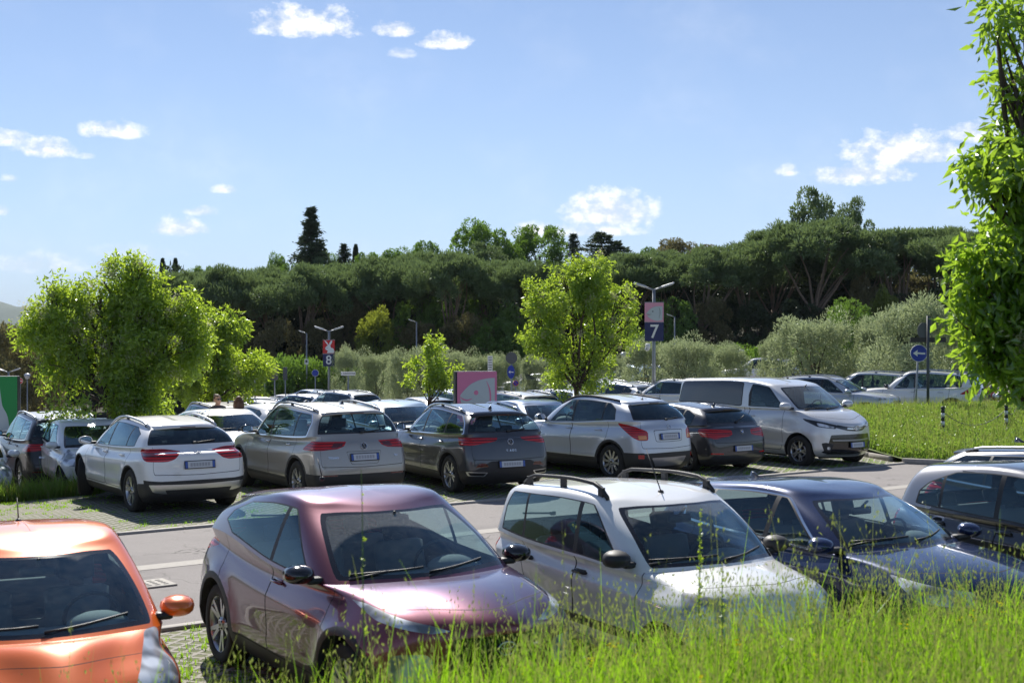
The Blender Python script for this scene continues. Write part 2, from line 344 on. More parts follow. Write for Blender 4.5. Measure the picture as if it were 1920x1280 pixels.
class Shell:
    """half body as a soup of faces; vertex = (x,y,z,nx,ny,nz,c,t); t is 0..6 on the lower body and 10..15 on the greenhouse"""
    def __init__(s, P):
        s.P = P; s.faces = []; low = [ring_points(g) for g in P['low']]; up = [ring_points(g) for g in P['up']]
        s.lowr, s.upr = low, up; grids = []
        for Rg, base, sub in ((low, 0, 5), (up, 10, 5)):
            T = centripetal(Rg); q = []; tv = []
            for i in range(len(Rg) - 1):
                for j in range(sub): q.append(T[i] + (T[i + 1] - T[i]) * j / sub); tv.append(base + i + j / sub)
            q.append(T[-1]); tv.append(base + len(Rg) - 1)
            G = nspline(T, np.array(Rg), q); G[:, 0, 1] = 0; G[:, -1, 1] = 0; G[:, :, 1] = np.maximum(G[:, :, 1], 0)
            if base == 0:
                for wx in (P['wb'] / 2, -P['wb'] / 2):
                    rr = np.hypot(G[:, :, 0] - wx, G[:, :, 2] - P['wr']); fl = np.exp(-((rr - P['arch'] - .02) / .09)**2) * (G[:, :, 1] > .5) * (G[:, :, 2] < P['wr'] + P['arch'] + .2)
                    G[:, :, 1] += P.get('flare', .018) * fl
                cz, cs_ = P.get('crease', (.80, -.035)); Xg, Yg, Zg = G[:, :, 0].copy(), G[:, :, 1].copy(), G[:, :, 2].copy(); zc_ = cz + cs_ * Xg; xe_ = P['L'] / 2
                sidew = np.clip((Yg - P['W'] * .36) / .06, 0, 1) * np.clip((xe_ * .92 - np.abs(Xg - (P['XF'] - P['L'] / 2))) / .25, 0, 1)
                G[:, :, 1] += sidew * (P.get('creased', .016) * np.exp(-np.abs(Zg - zc_) / .05) - .010 * np.exp(-((Zg - zc_ + .20) / .11)**2) + P.get('creased', .016) * .7 * np.exp(-np.abs(Zg - .44) / .04))
            Nn = grid_normals(G)
            if base == 10: Nn[-1] = (0, 0, 1)
            if Nn[len(q) // 2, NF + NCR + NS // 2, 1] < 0: Nn = -Nn
            if base == 10: Nn[-1] = (0, 0, 1)
            grids.append((G, Nn, tv))
        tags = (('body', 'paint'), ('body', 'paint'))
        for (G, Nn, tv), tg in zip(grids, tags):
            for i in range(G.shape[0] - 1):
                for j in range(NCOL):
                    vs = []
                    for (a, b) in ((i, j), (i, j + 1), (i + 1, j + 1), (i + 1, j)):
                        vs.append((*map(float, G[a, b]), *map(float, Nn[a, b]), float(b), tv[a]))
                    s.faces.append([vs, tg])
        vv = []; ff = []
        for vs, _ in s.faces: ff.append(tuple(range(len(vv), len(vv) + 4))); vv += [v[:3] for v in vs]
        s.bvh = BVHTree.FromPolygons(vv, ff)
    def hit(s, o, d):
        l, n, i, dd = s.bvh.ray_cast(Vector(o), Vector(d).normalized()); return l
    def sy(s, x, z):
        l = s.hit((x, 2, z), (0, -1, 0)); return l.y if l else s.P['W'] / 2
    def sxr(s, y, z): l = s.hit((-4, y, z), (1, 0, 0)); return l.x if l else -s.P['XR']
    def sxf(s, y, z): l = s.hit((4, y, z), (-1, 0, 0)); return l.x if l else s.P['XF']
    def sz(s, x, y): l = s.hit((x, y, 4), (0, 0, -1)); return l.z if l else s.P['H']
    @staticmethod
    def split(face, key, a, b):
        (ax, ay), (bx, by) = a, b; nx, ny = by - ay, ax - bx; L = math.hypot(nx, ny)
        if L < 1e-9: return [face]
        nx /= L; ny /= L; vs, tg = face; d = []
        for v in vs: u, w = key(v); d.append((u - ax) * nx + (w - ay) * ny)
        if max(d) < 1e-5 or min(d) > -1e-5: return [face]
        A, B = [], []; n = len(vs)
        for i in range(n):
            v, w = vs[i], vs[(i + 1) % n]; p, q = d[i], d[(i + 1) % n]
            if p >= 0: A.append(v)
            if p <= 0: B.append(v)
            if (p > 0 and q < 0) or (p < 0 and q > 0):
                t = p / (p - q); m = tuple(v[k] + (w[k] - v[k]) * t for k in range(8)); A.append(m); B.append(m)
        out = []
        if len(A) > 2: out.append([A, tg])
        if len(B) > 2: out.append([B, tg])
        return out
    def cut(s, poly, key, cond, fn):
        us = [p[0] for p in poly]; ws = [p[1] for p in poly]; u0, u1, w0, w1 = min(us), max(us), min(ws), max(ws)
        keep, work = [], []
        for f in s.faces:
            k = [key(v) for v in f[0]]
            if max(a for a, b in k) < u0 or min(a for a, b in k) > u1 or max(b for a, b in k) < w0 or min(b for a, b in k) > w1 or not cond(f): keep.append(f)
            else: work.append(f)
        n = len(poly)
        for i in range(n):
            a, b = poly[i], poly[(i + 1) % n]; e = 1e-4; x0, x1 = min(a[0], b[0]) - e, max(a[0], b[0]) + e; y0, y1 = min(a[1], b[1]) - e, max(a[1], b[1]) + e; out = []
            for f in work:
                k = [key(v) for v in f[0]]
                if max(q for q, _ in k) < x0 or min(q for q, _ in k) > x1 or max(q for _, q in k) < y0 or min(q for _, q in k) > y1: out.append(f)
                else: out += s.split(f, key, a, b)
            work = out
        for f in work:
            k = [key(v) for v in f[0]]; cu = sum(a for a, b in k) / len(k); cw = sum(b for a, b in k) / len(k)
            if inside(cu, cw, poly): f[1] = fn(f[1])
        s.faces = keep + work
def inside(x, y, p):
    r = False; n = len(p); j = n - 1
    for i in range(n):
        if (p[i][1] > y) != (p[j][1] > y) and x < (p[j][0] - p[i][0]) * (y - p[i][1]) / (p[j][1] - p[i][1]) + p[i][0]: r = not r
        j = i
    return r
def rounded(p, r=.04, n=4):
    out = []; k = len(p)
    for i in range(k):
        a, b, c = Vector(p[i - 1]), Vector(p[i]), Vector(p[(i + 1) % k]); ri = r[i] if isinstance(r, (list, tuple)) else r
        d1, d2 = (a - b), (c - b); l1, l2 = d1.length, d2.length; q = min(ri, l1 * .45, l2 * .45)
        if q < 1e-4: out.append(tuple(b)); continue
        p1 = b + d1 / l1 * q; p2 = b + d2 / l2 * q
        for j in range(n + 1):
            t = j / n; out.append(tuple(p1 * (1 - t)**2 + b * 2 * t * (1 - t) + p2 * t * t))
    return out
def offset(p, d):
    n = len(p); ar = sum(p[i][0] * p[(i + 1) % n][1] - p[(i + 1) % n][0] * p[i][1] for i in range(n)); sg = 1 if ar > 0 else -1; out = []
    dd = d if isinstance(d, tuple) else (d, d)
    for i in range(n):
        a, b, c = p[i - 1], p[i], p[(i + 1) % n]; e1 = Vector((b[0] - a[0], b[1] - a[1])); e2 = Vector((c[0] - b[0], c[1] - b[1]))
        if e1.length < 1e-7 or e2.length < 1e-7: out.append(b); continue
        n1 = Vector((e1.y, -e1.x)).normalized() * sg; n2 = Vector((e2.y, -e2.x)).normalized() * sg; m = n1 + n2
        if m.length < .2: m = n1
        m.normalize(); k = 1 / max(m.dot(n1), .5); out.append((b[0] + m.x * dd[0] * k, b[1] + m.y * dd[1] * k))
    return out
KS = lambda v: (v[0], v[2]); KR = lambda v: (v[1], v[2]); KT = lambda v: (v[0], v[1]); KXT = lambda v: (v[0], v[7]); KCT = lambda v: (v[6], v[7])
KDR = lambda v: ((v[0] + v[1]) * .7071, v[2]); KDF = lambda v: ((v[1] - v[0]) * .7071, v[2])
def mean(f, k): return sum(v[k] for v in f[0]) / len(f[0])
cS = lambda f: mean(f, 4) > .35 and mean(f, 7) < 9
cR = lambda f: mean(f, 3) < -.25; cF = lambda f: mean(f, 3) > .15
cDR = lambda f: (-mean(f, 3) + mean(f, 4)) > .5; cDF = lambda f: (mean(f, 3) + mean(f, 4)) > .35 and mean(f, 0) > 0
cU = lambda f: mean(f, 7) > 9; cLow = lambda f: mean(f, 7) < 9; cAny = lambda f: True
PROJ = {'side': (KS, cS), 'rear': (KR, cR), 'front': (KR, cF), 'dr': (KDR, cDR), 'df': (KDF, cDF), 'sideU': (KS, lambda f: abs(mean(f, 4)) > .2), 'top': (KT, lambda f: mean(f, 5) > .5)}
def pr3(kind, pts):
    """3-D points on the car to the plane of a projection"""
    if kind == 'dr': return [((p[0] + p[1]) * .7071, p[2]) for p in pts]
    if kind == 'df': return [((p[1] - p[0]) * .7071, p[2]) for p in pts]
    return pts
def make_wheel(name, r, wd, rimr, style, dark=False):
    t = MB(); a = r; w = wd / 2
    t.lathe([(rimr * .97, -w * .9), (rimr, -w), (a - .03, -w), (a - .008, -w * .86), (a, -w * .7), (a, w * .7), (a - .008, w * .86), (a - .03, w), (rimr, w), (rimr * .97, w * .9)], M_TYRE, 40)
    for k in range(4):
        o = -w * .55 + k * w * .37; t.lathe([(a + .001, o), (a + .001, o + .006)], M_SEAM, 40)
    rm = MB(); m = M_RIMD if dark else M_RIM
    rm.lathe([(rimr * .97, -w * .9), (rimr * .9, -w * .5), (rimr * .88, w * .55), (rimr * .96, w * .86), (rimr * 1.0, w * .93), (rimr * 1.0, w * .8)], m, 40)
    rm.lathe([(0.001, w * .1), (rimr * .9, w * .1)], M_SEAM, 24); rm.lathe([(.12, w * .2), (.15, w * .2), (.15, w * .1)], M_ALU, 24)
    n, kind = style; fo = w * .78
    for k in range(n):
        for half in ((-1, 1) if kind == 'y' else (0,)):
            an = 2 * math.pi * k / n; sp = (.20 if kind == 'y' else 0) * half
            w0 = .030 if kind != 'wide' else .05; w1 = (.022 if kind == 'y' else .030) if kind != 'wide' else .075
            r0, r1 = .045, rimr * .95; c0 = (math.cos(an), math.sin(an)); a1 = an + sp; c1 = (math.cos(a1), math.sin(a1)); p0 = (-c0[1], c0[0]); p1 = (-c1[1], c1[0])
            fr = [(c0[0] * r0 + p0[0] * w0 / 1.3, fo - .012, c0[1] * r0 + p0[1] * w0 / 1.3), (c1[0] * r1 + p1[0] * w1 / 1.3, fo + .012, c1[1] * r1 + p1[1] * w1 / 1.3), (c1[0] * r1 - p1[0] * w1 / 1.3, fo + .012, c1[1] * r1 - p1[1] * w1 / 1.3), (c0[0] * r0 - p0[0] * w0 / 1.3, fo - .012, c0[1] * r0 - p0[1] * w0 / 1.3)]
            rm.poly(fr, m, .045, (0, -1, 0))
    rm.lathe([(.001, fo + .006), (.03, fo + .006), (.055, fo), (.07, fo - .03)], m, 20); rm.lathe([(.001, fo + .010), (.026, fo + .008)], M_GLOSSB, 16)
    for k in range(5):
        an = 2 * math.pi * (k + .5) / 5; rm.box((.05 * math.cos(an), fo + .002, .05 * math.sin(an)), (.012, .012, .012), M_SEAM)
    return t.mesh('tyre'), rm.mesh('rim')
def add_wheels(root, P, style, steer=0):
    r, wd, rim = P['wr'], P.get('ww', .22), P['rim']; tm, rm_ = make_wheel('w', r, wd, rim, style, P.get('darkrim', False))
    for (x, sd_) in ((P['wb'] / 2, 1), (P['wb'] / 2, -1), (-P['wb'] / 2, 1), (-P['wb'] / 2, -1)):
        y = (P['W'] / 2 - .03 - wd / 2) * sd_; hub = MB()
        hub.lathe([(.001, -.12), (.12, -.12), (.12, -.02), (.001, -.02)], M_INT, 16)
        if sd_ < 0: hub.v = [(a, -b, c) for a, b, c in hub.v]
        h = hub.build('wheel', root, (x, y, r)); h.rotation_euler = (0, 0, R(steer) if x > 0 else 0)
        for nm, me in (('tyre', tm), ('rim', rm_)):
            o = link(nm, me, h); o.rotation_euler = (0, rnd.uniform(0, 6.28), 0 if sd_ > 0 else math.pi)
def build_shell_objects(S, root, paintm, wins, roofm=None):
    """turn the tagged soup (and its mirror image) into body, doors, windows, lamps..."""
    matmap = {'paint': paintm, 'roof': roofm or paintm, 'trim': M_BLACK, 'gloss': M_GLOSSB, 'seam': M_SEAM, 'chrome': M_CHROME, 'glass': wins.get('front', M_GLASS), 'glassr': wins.get('rear', M_GLASS), 'screen': M_SCREEN, 'red': M_RED, 'dred': M_REDD, 'lens': M_LENS, 'amber': M_ORANGE, 'alu': M_ALU, 'silver': MATS.get('silver_trim', M_ALU), 'clad': M_BLACK, 'grey': mat('grey_insert', (.16, .165, .17), .5)}
    groups = {}
    for vs, (part, mt) in S.faces:
        if part == 'drop': continue
        for side in (1, -1):
            key = part if part in ('body', 'windscreen', 'rear_window', 'front_bumper', 'rear_bumper', 'grille', 'sunroof', 'tailgate', 'bonnet', 'roof_panel') else part + ('|L' if side > 0 else '|R')
            groups.setdefault(key, []).append((vs, mt, side))
    objs = {}
    order = sorted(groups, key=lambda k: k.startswith('win'))
    for key in order:
        idx = {}; V = []; F = []; Mi = []; ms = []; nl = []
        for vs, mt, side in groups[key]:
            loop = []; nn_ = []
            for v in (vs if side > 0 else vs[::-1]):
                k = (round(v[0], 5), round(v[1] * side, 5), round(v[2], 5))
                if k not in idx: idx[k] = len(V); V.append(k)
                if loop and idx[k] == loop[-1]: continue
                loop.append(idx[k]); nn_.append((v[3], v[4] * side, v[5]))
            if len(loop) > 1 and loop[0] == loop[-1]: loop.pop(); nn_.pop()
            if len(set(loop)) < 3 or len(set(loop)) != len(loop): continue
            m = matmap[mt]
            if m not in ms: ms.append(m)
            # orient with the stored normal
            a, b, c = Vector(V[loop[0]]), Vector(V[loop[1]]), Vector(V[loop[2]]); g = (b - a).cross(c - a)
            if len(loop) > 3: g = g + (Vector(V[loop[2]]) - a).cross(Vector(V[loop[3]]) - a)
            if g.dot(Vector(nn_[0])) < 0: loop = loop[::-1]; nn_ = nn_[::-1]
            F.append(loop); Mi.append(ms.index(m)); nl += nn_
        name = key.split('|')[0]; par = root
        if name.startswith('door'):
            nm = 'door'
        elif name.startswith('win_'):
            nm = 'window'; dk = {'win_front': 'door_front', 'win_rear': 'door_rear'}.get(name); sd_ = key.split('|')[1]
            if dk and dk + '|' + sd_ in objs: par = objs[dk + '|' + sd_]
        else: nm = name
        me = bpy.data.meshes.new(nm); me.from_pydata(V, [], F)
        for m in ms: me.materials.append(m)
        me.polygons.foreach_set('material_index', Mi); me.polygons.foreach_set('use_smooth', [True] * len(F))
        me.update()
        try: me.normals_split_custom_set([Vector(n).normalized() if Vector(n).length > 0 else Vector((0, 0, 1)) for n in nl])
        except Exception as e: print('normals', nm, e)
        objs[key] = link(nm, me, par)
    return objs
def standard_features(S, P):
    L0 = P['low']; U0 = P['up']; wb = P['wb'] / 2; beltw = .012
    # window band: bottom just above the belt, top just under the roof rail
    t0, t1 = P.get('dt0', 10.10), P.get('dt1', 11.86)
    def xA(t):
        i = int(min(max(t - 10, 0), 1.999)); f = t - 10 - i; a, b = U0[i], U0[i + 1]; q = lambda g: g['xf'] - g.get('bf', .1) - g.get('cf', (.3, .25))[0]
        return q(a) * (1 - f) + q(b) * f - P.get('apil', .03)
    fr = [(xA(t0 + (t1 - t0) * k / 6), t0 + (t1 - t0) * k / 6) for k in range(7)]
    dlo = fr + list(P['dlo_rear'])        # front edge upwards, then rear edge from top to bottom
    dlo = rounded(dlo, .05, 3)
    cond = lambda f: mean(f, 7) > 9 and abs(mean(f, 4)) > .35
    if P.get('dlochrome'): S.cut(offset(dlo, (.026, .09)), KXT, cond, lambda t: ('body', 'chrome'))
    S.cut(dlo, KXT, cond, lambda t: ('body', 'trim'))
    xb, xc = P['xb'], P.get('xc'); rear_x = min(p[0] for p in dlo)
    inner = offset(dlo, (-.022, -.05))
    def clipwin(x1, x2, tag_):
        # window = inner outline between two pillars
        q = inner
        for (lim, sg) in ((x1, 1), (x2, -1)):
            out = []; n = len(q)
            for i in range(n):
                a, b = q[i], q[(i + 1) % n]; da, db = (a[0] - lim) * sg, (b[0] - lim) * sg
                if da >= 0: out.append(a)
                if (da > 0 and db < 0) or (da < 0 and db > 0): t = da / (da - db); out.append((a[0] + (b[0] - a[0]) * t, a[1] + (b[1] - a[1]) * t))
            q = out
            if len(q) < 3: return
        S.cut(q, KXT, cond, lambda t: tag_)
    clipwin(xb + .03, 9, ('win_front', 'glass'))
    if xc is not None:
        clipwin(xc + .02, xb - .03, ('win_rear', 'glassr')); clipwin(-9, xc - .02, ('win_quarter', 'glassr'))
    else: clipwin(-9, xb - .03, ('win_rear', 'glassr'))
    for q in P.get('xwin', ()):
        S.cut(offset(q, (.03, .07)), KXT, cond, lambda t: ('body', 'trim')); S.cut(q, KXT, cond, lambda t: ('win_quarter', 'glassr'))
    # windscreen, rear window in surface parameters
    ca = NF + NCR * P.get('wsc', .50); 
    ws = rounded([(-1, 10.06), (ca, 10.10), (ca - .6, 11.86), (-1, 11.97)], [0, 1.0, .6, 0]); S.cut(ws, KCT, cU, lambda t: ('body', 'gloss'))
    ws = rounded([(-1, 10.16), (ca - 1.0, 10.20), (ca - 1.5, 11.74), (-1, 11.86)], [0, 1.0, .6, 0]); S.cut(ws, KCT, cU, lambda t: ('windscreen', 'screen'))
    cr = NCOL - NRR - NCR * P.get('rwc', .52); rt0, rt1 = P.get('rt', (10.10, 11.8))
    rw = rounded([(NCOL + 1, rt0), (cr, rt0 + .04), (cr + .4, rt1 - .06), (NCOL + 1, rt1)], [0, .9, .6, 0]); S.cut(rw, KCT, cU, lambda t: ('body', 'gloss'))
    rw = rounded([(NCOL + 1, rt0 + .12), (cr + .8, rt0 + .16), (cr + 1.1, rt1 - .16), (NCOL + 1, rt1 - .1)], [0, .9, .6, 0]); S.cut(rw, KCT, cU, lambda t: ('rear_window', 'glassr'))
    if roofp := P.get('roofpoly'): S.cut(roofp, KT, lambda f: mean(f, 7) > 11.9, lambda t: ('body', 'roof') if t[1] == 'paint' else t)
    # bonnet shut line
    bx = NF + NCR * .95
    if not P.get('nobonnet'):
        q = [(-1, 4.25), (bx * .8, 4.4), (bx, 5.2), (bx, 5.93), (-1, 5.93)]; q2 = [(-1, 4.28), (bx * .8 - .06, 4.43), (bx - .12, 5.2), (bx - .12, 5.91), (-1, 5.91)]
        S.cut(q, KCT, cLow, lambda t: ('body', 'seam')); S.cut(q2, KCT, cLow, lambda t: ('bonnet', 'paint'))
    ct = NCOL - NRR; q = rounded([(ct - 2.6, 2.6), (NCOL + 1, 2.5), (NCOL + 1, 5.97), (ct - 3.0, 5.97), (ct - 3.4, 4.4)], [.5, 0, 0, .3, .5]); q2 = [(a + (.10 if a < NCOL else 0), b + (.045 if b < 4 else 0)) for a, b in q]
    S.cut(q, KCT, cLow, lambda t: ('body', 'seam') if t[1] == 'paint' else t); S.cut(q2, KCT, cLow, lambda t: ('tailgate', 'paint') if t[1] == 'seam' else t)
    # doors (below the belt)
    zs = P.get('sill', .36); zt = 3.0
    for part, x1, x2 in (('door_front', xb + 0, P['xd']), ('door_rear', P['xe'], xb)):
        if P.get('two_door') and part == 'door_rear': continue
        if part == 'door_front': q = [(x1, zs), (x2 - .06, zs), (x2, zs + .12), (x2 - .02, zt), (x1, zt)]
        else: q = [(x1 + .32, zs), (x2, zs), (x2, zt), (x1, zt), (x1 - .02, .85), (x1 + .05, .68)]
        q = rounded(q, [.05, .05, .05, 0, 0, .05][:len(q)]); S.cut(q, KS, cS, lambda t: ('body', 'seam'))
        S.cut(offset(q, -.009), KS, cS, lambda t, p=part: (p, 'paint'))
    # custom features
    for (proj, pts, part, mt, *rad) in P.get('feat', []):
        key, cond_ = PROJ[proj]; q = rounded(pr3(proj, pts), rad[0] if rad else .02, 3)
        S.cut(q, key, cond_, lambda t, p=part, m=mt: t if (m[0] == '~' and t[1] != 'paint') else (p if p else t[0], m.lstrip('~')))
    # sills and wheel openings
    if P.get('clad'):
        zc_ = P['clad']; S.cut([(-9, -1), (9, -1), (9, zc_), (-9, zc_)], KS, cLow, lambda t: (t[0], 'clad') if t[1] in ('paint',) else t)
    else: S.cut([(-9, -1), (9, -1), (9, .24), (-9, .24)], KS, cLow, lambda t: (t[0], 'clad') if t[1] in ('paint',) else t)
    for wx in (wb, -wb):
        if P.get('archclad'):
            rr = P['arch'] + P['archclad']; q = [(wx + rr * math.cos(2 * math.pi * k / 28), P['wr'] + rr * math.sin(2 * math.pi * k / 28)) for k in range(28)]
            S.cut(q, KS, cS, lambda t: ('body', 'clad'))
        rr = P['arch']; q = [(wx + rr * math.cos(2 * math.pi * k / 28), P['wr'] + .01 + rr * math.sin(2 * math.pi * k / 28)) for k in range(28)]
        q = [(a, b if b > P['wr'] - .02 else -.5 + 0 * b) for a, b in q]
        S.cut(q, KS, lambda f: mean(f, 1) > P['W'] * .30 and mean(f, 7) < 9, lambda t: ('drop', 'x'))
def add_common(S, P, root, paintm, opt):
    """wells, floor, seats, handles, mirrors, plates, rails, wipers"""
    wb = P['wb'] / 2; H = P['H']; hw = P['W'] / 2
    b = MB()   # wheel wells, floor pan
    for wx in (wb, -wb):
        for sd_ in (1, -1):
            vs = []; n = 18; rr = P['arch'] + .004
            for k in range(n + 1):
                a = math.pi * k / n - .12 + .24 * (k / n) ; x = wx + rr * math.cos(a); z = P['wr'] + .01 + rr * math.sin(a); yo = S.sy(x + .0, min(z + .006, .95)) - .004
                vs += [(x, yo * sd_, z), (x, (hw - .42) * sd_, z)]
            fs = [(2 * k, 2 * k + 1, 2 * k + 3, 2 * k + 2) for k in range(n)] + [tuple(2 * k + 1 for k in range(n + 1))]
            b.add(vs, fs, M_INT, True)
    low = S.lowr[0]; n = len(low); vs = [(p[0], p[1], p[2]) for p in low] + [(p[0], -p[1], p[2]) for p in low[::-1]]
    nv = []
    for (x, y, z) in vs:
        if abs(abs(x) - wb) < P['arch'] + .04: y = max(-(hw - .42), min(hw - .42, y))
        nv.append((x, y, z + .01))
    b.add(nv, [tuple(range(len(nv)))], M_INT); b.build('underbody', root)
    if opt.get('interior', True):
        it = MB(); cx = opt.get('seatx', .12); sh = P.get('belt', .98)
        xf0 = P['up'][0]['xf']
        it.box((xf0 - .42, 0, sh - .10), (.5, hw * 1.6, .16), M_INTG, None, .06)
        it.box(((xf0 - 1.6 + 0) / 1, 0, .36), (2.6, hw * 1.7, .08), M_INT)
        it.ell((xf0 - .50, hw * .42, sh - .0), (.16, .21, .085), M_INTG, 14); it.build('dashboard', root)
        stw = MB(); yy = hw * .42
        stw.tube([(.19 * math.cos(a) * .35 + xf0 - .78, yy + .185 * math.sin(a), sh + .0 + .17 * math.cos(a)) for a in [k * 2 * math.pi / 16 for k in range(17)]], .014, M_INT, 6)
        stw.box((xf0 - .74, yy, sh - .0), (.07, .16, .09), M_INT, None, .03); stw.tube([(xf0 - .74, yy, sh), (xf0 - .45, yy, sh - .08)], .03, M_INT, 6); stw.build('steering_wheel', root)
        for (sx, sy_) in ((cx, yy), (cx, -yy)):
            s_ = MB(); s_.box((sx, sy_, .62), (.52, .48, .16), M_INTG, None, .06)
            X = Matrix.Translation((sx - .3, sy_, .66)) @ Matrix.Rotation(R(-16), 4, 'Y'); hb = sh - .66 + .10
            s_.box((0, 0, hb / 2), (.13, .46, hb), M_INTG, X, .06); s_.box((0, 0, hb + .13), (.09, .26, .17), M_INT, X, .045); s_.box((0, 0, hb + .03), (.02, .1, .08), M_INT, X); s_.build('seat', root)
        s_ = MB(); rx = opt.get('rearx', cx - .82); s_.box((rx, 0, .62), (.5, hw * 1.4, .16), M_INTG, None, .05)
        X = Matrix.Translation((rx - .3, 0, .66)) @ Matrix.Rotation(R(-18), 4, 'Y'); hb = sh - .66 + .04; s_.box((0, 0, hb / 2), (.12, hw * 1.4, hb), M_INTG, X, .05)
        for k in (-1, 1): s_.box((0, k * hw * .42, hb + .08), (.08, .24, .14), M_INT, X, .04)
        s_.build('rear_seat', root)
        mr = MB(); mx = P['up'][2]['xf'] - .02; mr.box((mx, 0, H - .23), (.04, .24, .07), M_BLACK, None, .02); mr.tube([(mx, 0, H - .2), (mx + .08, 0, H - .13)], .012, M_BLACK, 6); mr.build('rear_view_mirror', root)
    # handles
    hm = {'paint': paintm, 'chrome': M_CHROME, 'black': M_BLACK}[opt.get('handle', 'paint')]
    hz = P.get('hz', .86); doors = {}
    for o in kids(root):
        if o.name.startswith('door'): doors.setdefault('L' if o.data.vertices[0].co.y > 0 else 'R', []).append(o)
    for sd_ in (1, -1):
        for x in P.get('hx', ()):
            y = S.sy(x, hz); h = MB(); h.tube([(x - .09, y - .005, hz), (x - .085, y + .03, hz), (x, y + .038, hz + .004), (x + .085, y + .03, hz), (x + .09, y - .005, hz)], .011, hm, 8)
            h.box((x, y - .004, hz), (.15, .012, .045), M_BLACK if opt.get('handle') == 'black' else paintm, None, .012)
            if sd_ < 0: h.v = [(a, -b_, c) for a, b_, c in h.v]; h.f = [f[::-1] for f in h.f]
            best = None
            for d in doors.get('L' if sd_ > 0 else 'R', []):
                xs = [v.co.x for v in d.data.vertices]
                if min(xs) < x < max(xs): best = d
            h.build('door_handle', best or root)
    # mirrors
    mx, mz = P['mir']; mm = {'paint': paintm, 'black': M_BLACK, 'gloss': M_GLOSSB, 'chrome': M_CHROME}[opt.get('mirror', 'paint')]; ms_ = P.get('mirs', 1.0)
    for sd_ in (1, -1):
        y = S.sy(mx, mz - .07); m = MB(); yc = hw + .045 * ms_
        g = []
        for (sx, sc) in ((-.055, .90), (-.05, 1.0), (.0, .98), (.05, .82), (.085, .5), (.098, .12)):
            g.append([(mx + sx * 1.1, yc + .118 * ms_ * sc * math.cos(a) * (1 if math.cos(a) > 0 else .95), mz + .072 * ms_ * sc * math.copysign(abs(math.sin(a))**.75, math.sin(a))) for a in [2 * math.pi * k / 16 for k in range(16)]])
        vs = [p for r_ in g for p in r_]; fs = [(i * 16 + j, i * 16 + (j + 1) % 16, (i + 1) * 16 + (j + 1) % 16, (i + 1) * 16 + j) for i in range(5) for j in range(16)]; m.add(vs, fs, mm, True); m.add(g[-1], [tuple(range(16))], mm, True)
        m.add([(a - .002, b_ * 1 + 0, c) for a, b_, c in g[0]], [tuple(range(15, -1, -1))], M_BLACK); 
        m.box((mx + .01, (y + yc) / 2 - .04, mz - .05), (.09, max(yc - y, .06), .05), M_BLACK, None, .02)
        gl = [(mx - .0665, yc + .100 * ms_ * math.cos(a), mz + .058 * ms_ * math.copysign(abs(math.sin(a))**.75, math.sin(a))) for a in [2 * math.pi * k / 16 for k in range(16)]]
        m.add(gl, [tuple(range(15, -1, -1))], mat('mirror_glass', (.8, .82, .85), .02, 1.0))
        if sd_ < 0: m.v = [(a, -b_, c) for a, b_, c in m.v]; m.f = [f[::-1] for f in m.f]
        m.build('mirror', root)
    # plates
    for (end, z, w_) in opt.get('plates', (('r', .84, .52), ('f', .5, .52))):
        p = MB(); hh = .112 if w_ > .4 else .15; x = (S.sxr(.02, z) - .012) if end == 'r' else (S.sxf(.02, z) + .012); th = .010
        dn = S.sxr(.02, z + .08) if end == 'r' else S.sxf(.02, z + .08); tilt = math.atan2((dn - x) , .08) * (.6 if abs(dn - x) < .1 else 0)
        X = Matrix.Translation((x, 0, z)) @ Matrix.Rotation(tilt, 4, 'Y'); sg = -1 if end == 'r' else 1
        p.box((0, 0, 0), (th, w_ + .02, hh + .02), M_BLACK, X, .004); p.box((sg * .007, 0, 0), (.004, w_ - .09, hh - .006), M_PLATE, X)
        for sd_ in (-1, 1): p.box((sg * .007, sd_ * (w_ / 2 - .022), 0), (.004, .04, hh - .006), M_PLATEB, X)
        for k in range(7): p.box((sg * .010, (k - 3) * (w_ - .14) / 7.4, 0), (.002, (w_ - .14) / 9.5, hh * .5), M_PLATEG, X)
        p.build('license_plate', root)
    # rails
    if opt.get('rails'):
        style, x0, x1, yr, zl = opt['rails']; rmat = {'alu': M_ALU, 'black': M_BLACK, 'chrome': M_CHROME, 'silver': M_ALU}[style]
        for sd_ in (1, -1):
            r_ = MB(); n = 14; pts = []
            for k in range(n + 1):
                t = k / n; x = x0 + (x1 - x0) * t; y = yr * (1 - .05 * t * t); e = min(1, min(t, 1 - t) * 7); pts.append((x, y, S.sz(x, y) + .012 + zl * math.sin(e * math.pi / 2)))
            q = []
            for (x, y, z) in pts: q.append((x, y, z))
            vs = []; 
            for (x, y, z) in q: vs += [(x, y - .018, z - .014), (x, y + .018, z - .014), (x, y + .014, z + .016), (x, y - .014, z + .016)]
            fs = [(4 * k + j, 4 * k + (j + 1) % 4, 4 * k + 4 + (j + 1) % 4, 4 * k + 4 + j) for k in range(n) for j in range(4)] + [(3, 2, 1, 0), tuple(4 * n + j for j in range(4))]
            r_.add(vs, fs, rmat, True)
            for k in (1, n // 2, n - 1):
                x, y, z = q[k]; r_.box((x, y, (z + S.sz(x, y)) / 2), (.07, .03, z - S.sz(x, y) + .02), rmat if style == 'black' else M_BLACK)
            if sd_ < 0: r_.v = [(a, -b_, c) for a, b_, c in r_.v]; r_.f = [f[::-1] for f in r_.f]
            r_.build('roof_rail', root)
